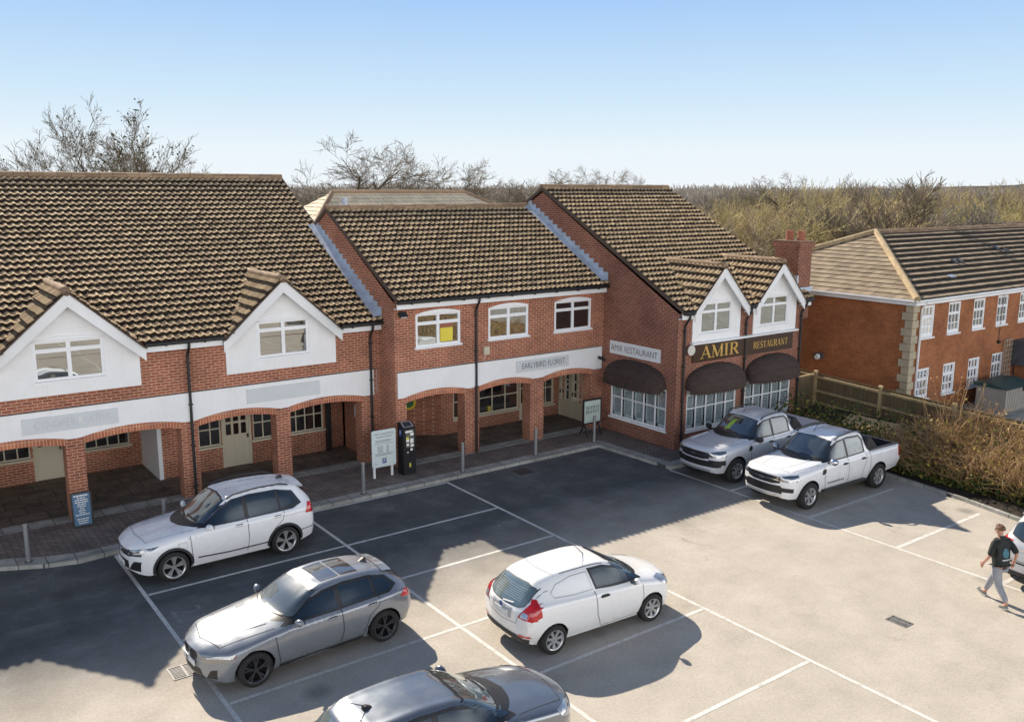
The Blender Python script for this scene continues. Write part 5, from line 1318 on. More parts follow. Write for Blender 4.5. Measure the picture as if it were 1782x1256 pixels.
# bramble hedge on the bank: brown arching stems, yellowing leaves, green at the foot
def hedge(y0, y1, name, label, dens, seed, peak=1.75):
    rng = np.random.default_rng(seed); t = thing(name, label, 'hedge', ((26.9), (y0+y1)/2, .2))
    S = Seg(); Ctop = []; Clow = []
    prof = lambda x, y: (.30+peak*(.35+.65*sin(pi*min(1, max(0, (x-25.6)/4.4))*.60)))*min(1, max(.30, .42+.25*(15.9-y)))
    edge = lambda y: 25.75-.03*max(0, 15-y)**1.3*.6
    n = int((y1-y0)*dens)
    for i in range(n):
        y = y0+rng.random()*(y1-y0); x = edge(y)+.15+rng.random()**.9*(28.7-edge(y)); top = prof(x, y)*(.75+.35*sin(y*1.7+x)*.5+.25*rng.random())
        p = np.array([x, y, .05+.3*(x-25.6)/4+rng.random()*top*.55]); a = rng.random()*2*pi; L_ = .45+.9*rng.random()
        d = np.array([cos(a)*.55-.15, sin(a)*.55, .9]); d /= np.linalg.norm(d)
        r = .007+.006*rng.random()
        for k in range(4):
            q = p+d*L_/4
            if q[2] > top+.35: break
            S.add(p, q, r, r*.8); p = q; r *= .8; d = d+rng.normal(0, .22, 3)+np.array([-.06, 0, -.16]); d /= np.linalg.norm(d)
            if rng.random() < .20: (Ctop if p[2] > .55 else Clow).append(p+rng.normal(0, .05, 3))
    for i in range(int((y1-y0)*dens*.85)):
        y = y0+rng.random()*(y1-y0); x = edge(y)+.12+rng.random()**1.6*1.9; Clow.append(np.array([x, y, .1+rng.random()**1.3*(.45+.55*(x-edge(y)))]))
    off = np.array([26.9, (y0+y1)/2, .2])
    S.a = [p-off for p in S.a]; S.b = [p-off for p in S.b]
    add_me('stems', S.mesh('stems', MAT['bramble'], 3), t)
    if Ctop: add_me('leaves', leaves_mesh('leaves', np.array(Ctop)-off, .05, MAT['leaf_dry'], rng), t)
    add_me('ground_leaves', leaves_mesh('ground_leaves', np.array(Clow)-off, .06, MAT['leaf'], rng), t)
    return t
MAT['bramble'] = barkmat('bramble_stems', (.27, .155, .075), (.60, .42, .235))
MAT['leaf_dry'] = leafmat('yellowing_leaves', [(0, (.20, .12, .04)), (.4, (.32, .21, .06)), (.75, (.50, .37, .07)), (1, (.20, .19, .05))])
hedge(12.0, 15.9, 'bramble_hedge', 'tangled brown bramble hedge with yellowing leaves behind the white pickup', 1050, 1)
hedge(6.2, 12.0, 'bramble_hedge', 'tangled bramble hedge with green foot at the right edge, below the storage shed', 850, 2, 1.5)
hedge(-12, 6.2, 'bramble_hedge', 'bramble hedge carrying on along the bank beyond the right edge of the photo', 110, 3)
hedge(15.9, 20.3, 'ground_ivy', 'low ivy and leaf litter on the bank between the pickups and the fence', 1300, 9, .30)
# dry saplings poking out of the hedge by the fence posts
for i, (x, y, l) in enumerate([(29.2, 14.9, 'thin dry saplings standing up by the fence post above the hedge'), (28.9, 10.4, 'thin dry saplings with yellow buds near the right edge')]):
    rng = np.random.default_rng(70+i); S = Seg(); C = []
    for k in range(16):
        p = np.array([rng.normal(0, .25), rng.normal(0, .45), .2]); d = np.array([rng.normal(0, .16), rng.normal(0, .2), 1.])
        for j in range(4):
            q = p+d/np.linalg.norm(d)*.55; S.add(p, q, .014-.002*j, .012-.002*j); p = q; d = d+rng.normal(0, .13, 3)
            if j > 1:
                for _ in range(2): C.append(p+rng.normal(0, .12, 3))
    t = thing('dry_sapling', l, 'sapling', (x, y, .3)); add_me('stems', S.mesh('stems', MAT['bramble'], 4), t); add_me('buds', leaves_mesh('buds', np.array(C), .04, MAT['leaf_dry'], rng), t)
# ================================================================== vehicles
def paintmat(name, col, metal=0.0, rough=.22, coat=.6, dust=.10, dustc=(.45, .41, .34)):
    m, t, b = newmat(name)
    p = objc(t); n = noise(t, p, 2.0, 3, .5); sx = N(t, 'ShaderNodeSeparateXYZ'); L(t, p, sx.inputs[0])
    mr = N(t, 'ShaderNodeMapRange'); L(t, sx.outputs[2], mr.inputs[0]); mr.inputs[1].default_value = .2; mr.inputs[2].default_value = .75; mr.inputs[3].default_value = dust*1.6; mr.inputs[4].default_value = dust*.25
    mu = N(t, 'ShaderNodeMath', operation='MULTIPLY'); L(t, mr.outputs[0], mu.inputs[0]); L(t, n, mu.inputs[1])
    L(t, mix(t, mu.outputs[0], col, dustc), b.inputs['Base Color'])
    b.inputs['Metallic'].default_value = metal
    L(t, ramp(t, n, [(.3, rough), (.8, rough+.16)]), b.inputs['Roughness'])
    b.inputs['Coat Weight'].default_value = coat; b.inputs['Coat Roughness'].default_value = .05
    return m
MAT['p_white'] = paintmat('white_car_paint', (.80, .81, .82))
MAT['p_white2'] = paintmat('white_van_paint', (.82, .82, .81), dust=.2)
MAT['p_bmw'] = paintmat('grey_metallic_paint', (.25, .272, .305), .40, .22, coat=.9)
MAT['p_silver'] = paintmat('silver_metallic_paint', (.68, .70, .73), .25, .27)
MAT['p_dark'] = paintmat('dark_grey_paint', (.24, .26, .28), .75, .2, coat=.9)
MAT['p_suv'] = paintmat('pale_silver_paint', (.58, .59, .60), .3, .27)
MAT['rubber'] = plain('tyre_rubber', (.022, .021, .020), .85, .25, 9)
MAT['cladding'] = plain('grey_plastic_cladding', (.030, .030, .031), .6, .2, 6)
MAT['arch'] = plain('wheel_arch_liner', (.008, .008, .008), .95, .2, 6)
MAT['alloy'] = plain('alloy_rim', (.62, .62, .61), .3, .12, 9, metal=.75)
MAT['alloy_dark'] = plain('dark_alloy', (.075, .075, .08), .35, .2, 9, metal=.5)
MAT['chrome'] = plain('chrome', (.75, .76, .78), .12, .05, 6, metal=1)
MAT['red_lamp'] = glassmat('red_lamp', (.48, .008, .010), refl=.04, rough=.05)
MAT['clear_lamp'] = glassmat('headlamp_glass', (.28, .30, .33), refl=.25, rough=.04)
MAT['dark_lamp'] = glassmat('dark_headlamp', (.05, .055, .065), refl=.28, rough=.03)
MAT['car_glass'] = glassmat('car_side_glass', (.010, .018, .026), refl=.055, rough=.012, wav=.004, tint=(.85, .95, 1))
MAT['car_screen'] = glassmat('car_windscreen', (.022, .028, .030), refl=.12, rough=.012, wav=.004, tint=(.9, .98, 1))
MAT['screen_pale'] = glassmat('windscreen_over_pale_dash', (.055, .066, .066), refl=.14, rough=.012, wav=.004, tint=(.9, .98, 1))
MAT['roof_glass'] = glassmat('panoramic_roof_glass', (.02, .022, .024), refl=.16, rough=.01, wav=.003)
MAT['plate_white'] = plain('number_plate', (.7, .71, .7), .5, .05, 5)
MAT['seam'] = plain('panel_gap', (.03, .03, .032), .8, .1, 5)
MAT['seam_light'] = plain('soft_panel_gap', (.22, .23, .25), .8, .1, 5)

def pchip(xs, ys, q):
    xs = np.array(xs, float); ys = np.array(ys, float); h = np.diff(xs); d = np.diff(ys)/h; n = len(xs); m = np.zeros(n)
    for i in range(1, n-1):
        if d[i-1]*d[i] > 0:
            w1, w2 = 2*h[i]+h[i-1], h[i]+2*h[i-1]; m[i] = (w1+w2)/(w1/d[i-1]+w2/d[i])
    m[0], m[-1] = d[0], d[-1]
    k = np.clip(np.searchsorted(xs, q, side='right')-1, 0, n-2); t = (q-xs[k])/h[k]
    return ((1+2*t)*(1-t)**2)*ys[k]+t*(1-t)**2*h[k]*m[k]+t*t*(3-2*t)*ys[k+1]+t*t*(t-1)*h[k]*m[k+1]
def crom(P, per):
    "Catmull-Rom through rows P[k] (k control points) -> finer rows"
    out = []; n = len(P)
    for i in range(n-1):
        p0 = P[max(i-1, 0)]; p1 = P[i]; p2 = P[i+1]; p3 = P[min(i+2, n-1)]
        for j in range(per):
            t = j/per
            out.append(.5*((2*p1)+(-p0+p2)*t+(2*p0-5*p1+4*p2-p3)*t*t+(-p0+3*p1-3*p2+p3)*t**3))
    out.append(P[-1]); return out
def sec(x, zb, ws, zw, w, zs, wsh, zbl, wbl, zr, wr, zt, bow=0.):
    return (x, bow, [(0, zb), (ws-.10, zb), (ws, zb+.06), (w, zw), (wsh, zs), (wbl, zbl), (wr, zr), (wr*.60, zr+(zt-zr)*.72), (0, zt)])
class Car:
    def __init__(s, name, label, loc, rz, stations, paint, wheels, R, arch, track, group=None, cat='car', cut=None):
        s.t = thing(name, label, cat, loc, rz, group); s.paint = MAT[paint]
        xs = [q[0] for q in stations]; K = len(stations[0][2]); X0, X1 = xs[0], xs[-1]
        q = sorted(set([round(v, 4) for v in np.linspace(X0, X1, 96)]+xs)); q = np.array(q)
        P = [np.stack([pchip(xs, [st[2][k][0] for st in stations], q), pchip(xs, [st[2][k][1] for st in stations], q)], 1) for k in range(K)]
        bow = pchip(xs, [st[1] for st in stations], q)
        rows = crom(P, 5)                                # list over v of arrays (nx,2)
        V = []; nv = len(rows); nx = len(q)
        for i in range(nx):
            wm = max(r[i][0] for r in rows)
            for r in rows:
                y, z = r[i]; V.append((q[i]+bow[i]*(max(0, y)/max(wm, .01))**2, max(0, y), z))
        half = len(V); F = []
        idx = lambda i, j: i*nv+j
        for v in list(V): V.append((v[0], -v[1], v[2]))
        for i in range(nx-1):
            for j in range(nv-1):
                a, b, c, d = idx(i, j), idx(i, j+1), idx(i+1, j+1), idx(i+1, j)
                F.append((a, b, c, d)); F.append((half+d, half+c, half+b, half+a))
        F.append(tuple([idx(0, j) for j in range(nv)]+[half+idx(0, j) for j in reversed(range(nv))]))
        F.append(tuple(reversed([idx(nx-1, j) for j in range(nv)]+[half+idx(nx-1, j) for j in reversed(range(nv))])))
        me = bpy.data.meshes.new('body'); me.from_pydata(V, [], F)
        bm = bmesh.new(); bm.from_mesh(me); bmesh.ops.remove_doubles(bm, verts=bm.verts, dist=1e-4)
        bmesh.ops.dissolve_degenerate(bm, edges=bm.edges, dist=1e-5); bmesh.ops.recalc_face_normals(bm, faces=bm.faces)
        ng = [f for f in bm.faces if len(f.verts) > 8]; bmesh.ops.triangulate(bm, faces=ng)
        bm.to_mesh(me); s.bvh = BVHTree.FromBMesh(bm); bm.free()
        tmp = bpy.data.objects.new('tmp', me); COL.objects.link(tmp)
        cb = MB()
        for wx in wheels:
            for sg in (1, -1):
                cb.tube([(wx, sg*(track-.34), R), (wx, sg*(track+.3), R)], arch, 36)
        co = cb.build('cut', MAT['arch'], loc=(0, 0, 0)); md = tmp.modifiers.new('b', 'BOOLEAN'); md.operation = 'DIFFERENCE'; md.object = co; md.solver = 'EXACT'
        objs = [co]
        if cut:
            c2 = MB(); c2.box(*cut); o2 = c2.build('cut', MAT['arch'], loc=(0, 0, 0)); md = tmp.modifiers.new('c', 'BOOLEAN'); md.operation = 'DIFFERENCE'; md.object = o2; md.solver = 'EXACT'; objs.append(o2)
        dg = bpy.context.evaluated_depsgraph_get(); dg.update()
        m2 = bpy.data.meshes.new_from_object(tmp.evaluated_get(dg)); m2.name = 'body'
        for o in [tmp]+objs: bpy.data.objects.remove(o)
        m2.materials.clear(); m2.materials.append(s.paint); m2.materials.append(MAT['arch']); m2.materials.append(MAT['cladding'])
        mi = []
        for p in m2.polygons:
            c = p.center; k = 0
            if abs(c.y) > track-.36 and any(hypot(c.x-wx, c.z-R) < arch+.004 for wx in wheels): k = 1
            if p.normal.z < -.6 and c.z < .4: k = 1
            if cut and cut[0]-.01 <= c.x <= cut[1]+.01 and cut[2]-.01 <= c.y <= cut[3]+.01 and cut[4]-.01 <= c.z and (c.z < cut[5]-.3 or True) and not (abs(p.normal.z) > .9 and c.z > cut[4]+.05): k = 2 if (abs(c.y) < cut[3]+.005 and c.z <= cut[5]) and (c.z < cut[4]+.02 or abs(abs(c.y)-cut[3]) < .006 or abs(c.x-cut[0]) < .006 or abs(c.x-cut[1]) < .006) else k
            mi.append(k)
        m2.polygons.foreach_set('material_index', mi); m2.polygons.foreach_set('use_smooth', [True]*len(m2.polygons)); m2.set_sharp_from_angle(angle=radians(34)); m2.update()
        s.body = bpy.data.objects.new('body', m2); COL.objects.link(s.body); s.body.parent = s.t
        s.wheels, s.R, s.track = wheels, R, track
    def hit(s, axis, a, b, sg=1):
        if axis == 'y': o, d = Vector((a, 3*sg, b)), Vector((0, -sg, 0))
        elif axis == 'f': o, d = Vector((-3, a, b)), Vector((1, 0, 0))
        elif axis == 'r': o, d = Vector((9, a, b)), Vector((-1, 0, 0))
        else: o, d = Vector((a, b, 4)), Vector((0, 0, -1))
        loc, n, i, dist = s.bvh.ray_cast(o, d)
        return (loc, n) if loc is not None else (None, None)
    def decal(s, name, axis, poly, mat, off=.005, sg=1, parent=None, edge=.07, smooth=True):
        "polygon drawn in side (x,z), front/rear (y,z) or top (x,y) view, laid on the body surface"
        bm = bmesh.new(); vs = [bm.verts.new((p[0], p[1], 0)) for p in poly]; bm.faces.new(vs)
        bmesh.ops.triangulate(bm, faces=bm.faces)
        for _ in range(7):
            ee = [e for e in bm.edges if e.calc_length() > edge]
            if not ee: break
            bmesh.ops.subdivide_edges(bm, edges=ee, cuts=1); bmesh.ops.triangulate(bm, faces=bm.faces)
        bad = []
        for v in bm.verts:
            loc, n = s.hit(axis, v.co.x, v.co.y, sg)
            if loc is None: bad.append(v)
            else: v.co = loc+n*off
        if bad: bmesh.ops.delete(bm, geom=bad, context='VERTS')
        for f in bm.faces:
            loc, n, i, d_ = s.bvh.find_nearest(f.calc_center_median())
            f.normal_update()
            if n is not None and f.normal.dot(n) < 0: f.normal_flip()
        me = bpy.data.meshes.new(name); bm.to_mesh(me); bm.free(); me.materials.append(mat if not isinstance(mat, str) else MAT[mat])
        if smooth: me.polygons.foreach_set('use_smooth', [True]*len(me.polygons))
        o = bpy.data.objects.new(name, me); COL.objects.link(o); o.parent = parent or s.t
        return o
    def both(s, name, poly, mat, off=.005, parent=None, **k):
        return [s.decal(name, 'y', poly, mat, off, sg, parent, **k) for sg in (1, -1)]
    def line(s, name, axis, pts, wd, mat, off=.004, sg=1, parent=None):
        poly = []; n = len(pts)
        L_, R_ = [], []
        for i, p in enumerate(pts):
            a = pts[max(0, i-1)]; b = pts[min(n-1, i+1)]; dx, dy = b[0]-a[0], b[1]-a[1]; l = hypot(dx, dy) or 1
            L_.append((p[0]-dy/l*wd/2, p[1]+dx/l*wd/2)); R_.append((p[0]+dy/l*wd/2, p[1]-dx/l*wd/2))
        mb = MB(); V = []
        m = 0
        for i in range(n-1):
            k = max(1, int(hypot(pts[i+1][0]-pts[i][0], pts[i+1][1]-pts[i][1])/.06))
            for j in range(k+(1 if i == n-2 else 0)):
                t = j/k; row = []
                for q in (L_, R_):
                    a = q[i][0]+(q[i+1][0]-q[i][0])*t; b = q[i][1]+(q[i+1][1]-q[i][1])*t; loc, nn = s.hit(axis, a, b, sg)
                    row.append(loc+nn*off if loc is not None else None)
                V.append(row)
        for a, b in zip(V, V[1:]):
            if None in a or None in b: continue
            mb.poly([a[0], a[1], b[1], b[0]])
        if mb.f: return mb.build(name, MAT[mat] if isinstance(mat, str) else mat, parent or s.t, world=False, fix=False)
    def lines(s, name, pts, wd, mat, off=.004):
        for sg in (1, -1): s.line(name, 'y', pts, wd, mat, off, sg)
    def wheelset(s, style, rim='alloy', tw=.215, rr=None):
        rr = rr or s.R*.70
        for wx in s.wheels:
            for sg in (1, -1):
                y0 = sg*(s.track+.0); yi = sg*(s.track-tw)
                P = lambda r, y: (wx, y, r)
                m = MB(); prof = [(rr, 0), (rr+.012, .010), (s.R-.035, .012), (s.R-.008, -.012), (s.R, -.04), (s.R, -tw+.04), (s.R-.03, -tw), (rr, -tw)]
                n = 40; rows = []
                for k in range(n+1):
                    a = 2*pi*k/n; rows.append([(wx+r*cos(a), y0+sg*d, s.R+r*sin(a)) for r, d in prof])
                m.grid(rows); ty = m.build('wheel', MAT['rubber'], s.t, world=False, smooth=True)
                m = MB(); d0 = -.055
                m.grid([[(wx+r*cos(2*pi*k/n), y0+sg*d, s.R+r*sin(2*pi*k/n)) for r, d in ((rr+.003, .004), (rr-.016, .004), (rr-.03, -.05), (rr*.93, -.12))] for k in range(n+1)])
                m.build('rim', MAT[rim], ty, world=False, smooth=True)
                m = MB(); m.tube([(wx, y0-sg*.115, s.R), (wx, y0-sg*.12, s.R)], rr*.97, 30); m.tube([(wx, y0-sg*.085, s.R), (wx, y0-sg*.10, s.R)], rr*.62, 24); m.build('brake_disc', MAT['arch'] if rim != 'alloy' or True else MAT['steel'], ty, world=False)
                m = MB(); ns, tws, wi, wo, fork = style; r0, r1 = rr*.14, rr-.012
                for k in range(ns):
                    for f_ in ((-fork, fork) if fork else (0,)):
                        a = 2*pi*k/ns+.3; b = a+tws+f_; q = []
                        for r, an, wd, d in ((r0, a+f_*.3, wi, -.022), (r0+(r1-r0)*.5, a+(b-a)*.5+f_*.2, (wi+wo)/2, -.018), (r1, b, wo, -.006)):
                            c = Vector((wx+r*cos(an), y0+sg*d, s.R+r*sin(an))); tn = Vector((-sin(an), 0, cos(an)))
                            q.append((c-tn*wd/2, c+tn*wd/2))
                        for (a0, a1), (b0, b1) in zip(q, q[1:]):
                            m.poly([a0, a1, b1, b0])
                            dn = Vector((0, -sg*.03, 0)); m.poly([a0, b0, b0+dn, a0+dn]); m.poly([a1, b1, b1+dn, a1+dn])
                m.tube([(wx, y0-sg*.05, s.R), (wx, y0-sg*.014, s.R)], [rr*.22, rr*.17], 16)
                m.build('spokes', MAT[rim], ty, world=False, fix=False)
    def mirror(s, x, z, y, mat=None, h=.15, w_=.20, cap=None):
        for sg in (1, -1):
            m = MB(); rows = []
            for i in range(7):
                t = i/6; yy = sg*(y+w_*t); sc_ = (sin(pi*(.12+.80*t)))**.5
                rows.append([(x+.06*cos(a)*sc_*1.1-.02+.04*t, yy, z+h/2*sin(a)*sc_+.02*t) for a in [2*pi*k/12 for k in range(13)]])
            m.grid(rows); m.poly(rows[0][:-1]); m.poly(rows[-1][:-1]); mo = m.build('door_mirror', mat or s.paint, s.t, world=False, smooth=True)
            m = MB(); m.bar((x+.02, sg*(y-.10), z-.06), (x+.01, sg*(y+.06), z-.04), .05, .04); m.build('mirror_foot', MAT['cladding'], mo, world=False)
            m = MB(); m.poly([(x+.075, sg*(y+.03), z-.05), (x+.085, sg*(y+w_-.03), z-.035), (x+.085, sg*(y+w_-.03), z+.06), (x+.075, sg*(y+.03), z+.055)]); m.build('mirror_glass', MAT['car_glass'], mo, world=False, fix=False)
    def door(s, poly):
        s.doors = s.both('door', poly, s.paint, .0035)
    def handle(s, x, z, mat=None, l=.20):
        for sg in (1, -1):
            loc, n = s.hit('y', x, z, sg)
            if loc is None: continue
            m = MB(); m.obox(loc+n*.022, ((1, 0, 0), tuple(n), tuple(Vector((1, 0, 0)).cross(n))), (l/2, .012, .016)); m.obox(loc+n*.004, ((1, 0, 0), tuple(n), tuple(Vector((1, 0, 0)).cross(n))), (l*.40, .006, .030), 1)
            m.build('door_handle', [mat or s.paint, MAT['seam']], s.doors[0 if sg > 0 else 1] if getattr(s, 'doors', None) else s.t, world=False)
    def plate(s, axis, y0, z0, w_, h, x, mat='plate_white'):
        m = MB(); m.box(x-.008, x+.008, y0-w_/2, y0+w_/2, z0-h/2, z0+h/2); return m.build('number_plate', MAT[mat], s.t, world=False)
    def wipers(s, y0, y1, sgn=1):
        pass
def smoothpoly(P, it=2):
    for _ in range(it):
        Q = []
        for i in range(len(P)):
            a, b = P[i], P[(i+1) % len(P)]
            Q += [(a[0]*.8+b[0]*.2, a[1]*.8+b[1]*.2), (a[0]*.2+b[0]*.8, a[1]*.2+b[1]*.8)]
        P = Q
    return P
def inset(P, d):
    "grow polygon outward by d (about its centroid edges)"
    n = len(P); A = sum(P[i][0]*P[(i+1) % n][1]-P[(i+1) % n][0]*P[i][1] for i in range(n)); sg = 1 if A > 0 else -1; out = []
    for i in range(n):
        a, b, c = P[i-1], P[i], P[(i+1) % n]; e1 = Vector((b[0]-a[0], b[1]-a[1])).normalized(); e2 = Vector((c[0]-b[0], c[1]-b[1])).normalized()
        n1 = Vector((e1.y, -e1.x))*sg; n2 = Vector((e2.y, -e2.x))*sg; m = (n1+n2); m = m/max(.35, m.dot(n1)) if m.length > 1e-6 else n1
        out.append((b[0]+m.x*d, b[1]+m.y*d))
    return out
def arch_trim(c, wd=.055, a0=-14, a1=194, r=None, mat='cladding'):
    r = r or c.R+.06
    for wx in c.wheels:
        pts = [(wx+(r+wd/2)*cos(radians(a)), c.R+(r+wd/2)*sin(radians(a))) for a in np.linspace(a0, a1, 26)]
        for sg in (1, -1): c.line('arch_trim', 'y', pts, wd, mat, .007, sg)
def ring(c, name, axis, P, wd, mat, off, sg=1):
    c.line(name, axis, list(P)+[P[0], P[1]], wd, mat, off, sg)

# ---------------------------------------------------------------- white family SUV in the shade
def suv_white():
    S = [sec(0.00, .34, .50, .52, .58, .70, .56, .78, .50, .84, .40, .86, .10),
         sec(0.10, .26, .70, .50, .76, .72, .75, .84, .68, .90, .50, .92, .14),
         sec(0.34, .22, .82, .52, .875, .78, .87, .92, .78, .98, .55, 1.00, .10),
         sec(0.85, .22, .84, .58, .905, .86, .89, 1.00, .80, 1.05, .56, 1.075, .06),
         sec(1.30, .22, .84, .58, .91, .90, .90, 1.04, .82, 1.09, .58, 1.12, .08),
         sec(1.52, .22, .84, .58, .915, .92, .90, 1.06, .83, 1.15, .62, 1.18, .10),
         sec(1.95, .22, .84, .58, .915, .94, .905, 1.08, .84, 1.42, .62, 1.46, .08),
         sec(2.30, .22, .84, .58, .915, .95, .905, 1.09, .845, 1.585, .60, 1.63, .05),
         sec(2.90, .22, .84, .58, .915, .96, .905, 1.10, .845, 1.62, .60, 1.675, 0),
         sec(3.60, .22, .84, .58, .915, .98, .90, 1.12, .835, 1.60, .58, 1.655, -.03),
         sec(4.02, .24, .84, .60, .91, 1.00, .885, 1.15, .80, 1.535, .55, 1.61, -.07),
         sec(4.24, .28, .82, .62, .89, 1.00, .86, 1.16, .76, 1.36, .54, 1.44, -.10),
         sec(4.40, .32, .78, .62, .86, .98, .82, 1.12, .72, 1.20, .50, 1.24, -.12),
         sec(4.49, .40, .66, .60, .76, .84, .74, .94, .62, .98, .46, 1.00, -.12)]
    c = Car('parked_car', 'white family SUV with roof rails, in the shade beside the kerb', (4.28, 20.87, 0), radians(.5), S, 'p_white', (.90, 3.57), .345, .40, .925)
    win = [(1.50, 1.085), (1.66, 1.12), (2.05, 1.39), (2.36, 1.54), (2.8, 1.585), (3.45, 1.565), (3.86, 1.47), (4.02, 1.20), (3.8, 1.125), (2.6, 1.105)]
    c.both('window_surround', inset(win, .028), 'chrome', .003); c.both('window_trim', inset(win, .016), 'black', .0045)
    fr = [(1.68, 1.105), (2.07, 1.37), (2.38, 1.52), (2.60, 1.555), (2.60, 1.12)]; re = [(2.70, 1.12), (2.70, 1.565), (3.43, 1.545), (3.45, 1.14)]; qu = [(3.51, 1.145), (3.49, 1.54), (3.80, 1.46), (3.95, 1.22)]
    for P in (fr, re, qu): c.both('side_window', P, 'car_glass', .008)
    c.decal('windscreen_surround', 'f', [(-.74, 1.10), (.74, 1.10), (.62, 1.58), (0, 1.62), (-.62, 1.58)], 'black', .003)
    c.decal('windscreen', 'f', [(-.70, 1.155), (.70, 1.155), (.585, 1.565), (0, 1.60), (-.585, 1.565)], 'car_screen', .007)
    c.decal('rear_window', 'r', [(-.52, 1.20), (.52, 1.20), (.50, 1.52), (-.50, 1.52)], 'car_glass', .006)
    c.line('panel_line', 't', [(.38, -.66), (.30, 0), (.38, .66)], .014, 'seam_light', .003); 
    for sg in (1, -1): c.line('panel_line', 't', [(.40, sg*.64), (.9, sg*.70), (1.40, sg*.74)], .012, 'seam_light', .003)
    c.lines('door_seam', [(1.30, .98), (1.32, .60), (1.36, .33)], .012, 'seam'); c.lines('door_seam', [(2.65, 1.10), (2.66, .6), (2.62, .33)], .012, 'seam'); c.lines('door_seam', [(3.58, 1.12), (3.52, .9), (3.30, .72), (3.16, .36)], .012, 'seam')
    c.lines('sill_strip', [(1.45, .44), (2.2, .40), (3.12, .41)], .035, 'cladding', .006); c.lines('shoulder_crease', [(1.25, .93), (2.6, .965), (4.1, .985)], .008, 'seam_light', .003)
    c.lines('sill', [(1.32, .27), (3.15, .27)], .05, 'chrome' if False else 'p_white', .012)
    arch_trim(c, .06, r=.395)
    c.wheelset((5, .0, .03, .060, .17), rim='alloy', rr=.255)
    c.decal('grille', 'f', [(-.50, .66), (.50, .66), (.54, .80), (-.54, .80)], 'black', .006)
    for z in (.69, .765): c.line('grille_bar', 'f', [(-.50, z), (0, z-.01), (.50, z)], .018, 'chrome', .012)
    b_ = MB(); x_ = c.hit('f', 0, .73)[0].x; disc(b_, Vector((x_-.012, 0, .735)), Vector((-1, 0, 0)), .062, .012); b_.build('badge', MAT['chrome'], c.t, world=False)
    for sg in (1, -1):
        h_ = c.decal('headlight', 'y', [(.02, .70), (.10, .695), (.40, .80), (.62, .895), (.30, .87), (.05, .82)], 'dark_lamp', .008, sg); c.line('light_strip', 'y', [(.06, .73), (.34, .80)], .018, 'white_letter', .013, sg, h_)
        c.decal('headlight', 'f', [(sg*.50, .69), (sg*.76, .70), (sg*.76, .82), (sg*.52, .81)], 'dark_lamp', .008)
        c.decal('bumper_intake', 'f', [(sg*.45, .36), (sg*.72, .34), (sg*.76, .56), (sg*.62, .56)], 'black', .007); c.line('intake_trim', 'f', [(sg*.44, .35), (sg*.62, .575), (sg*.77, .57)], .018, 'chrome', .012)
        c.decal('tail_light', 'y', [(4.10, .94), (4.42, .90), (4.46, 1.08), (4.22, 1.17)], 'red_lamp', .008, sg); c.decal('tail_light', 'r', [(sg*.52, .98), (sg*.80, .94), (sg*.78, 1.12), (sg*.56, 1.12)], 'red_lamp', .008)
        m = MB(); pts = [(2.25, sg*.62, 1.60), (2.42, sg*.615, 1.675), (3.0, sg*.61, 1.72), (3.6, sg*.59, 1.70), (3.80, sg*.575, 1.635)]; m.tube(pts, .020, 8); m.build('roof_rail', MAT['black'], c.t, world=False)
    c.decal('lower_grille', 'f', [(-.42, .36), (.42, .36), (.40, .55), (-.40, .55)], 'black', .006); c.lines('bumper_strip', [(3.98, .54), (4.40, .57)], .022, 'seam', .006)
    m = MB(); rows = []
    for y in np.linspace(-.56, .56, 9): rows.append([(3.92, y, 1.635-.08*(y/.56)**2*.5), (4.20, y*.97, 1.60-.065*(y/.56)**2), (4.21, y*.97, 1.57-.065*(y/.56)**2), (4.02, y*.98, 1.52)])
    m.grid(rows); m.build('roof_spoiler', c.paint, c.t, world=False, smooth=False)
    m = MB(); m.prism([(3.72, 1.655), (3.84, 1.735), (3.88, 1.73), (3.90, 1.645)], lambda u, v, w_: (u, -.02+w_, v), 0, .04); m.build('antenna_fin', MAT['black'], c.t, world=False)
    c.mirror(1.72, 1.12, .90); c.door([(1.325, .98), (1.335, .6), (1.37, .345), (2.61, .345), (2.645, .6), (2.64, 1.075), (1.55, 1.05)]); c.handle(2.45, .985); c.door([(2.665, 1.08), (2.675, .6), (2.64, .345), (3.14, .37), (3.28, .72), (3.50, .90), (3.56, 1.085)]); c.handle(3.40, 1.0)
    c.line('wiper', 'f', [(-.55, 1.17), (.05, 1.19)], .018, 'black', .014); c.line('wiper', 'f', [(.02, 1.16), (.60, 1.185)], .018, 'black', .014)
    c.lines('charge_flap', [(1.02, .86), (1.20, .87), (1.22, .74), (1.04, .73), (1.02, .86)], .008, 'seam_light', .004)
    c.plate('f', 0, .46, .5, .11, c.hit('f', 0, .46)[0].x-.012)
    return c
suv_proto = suv_white()
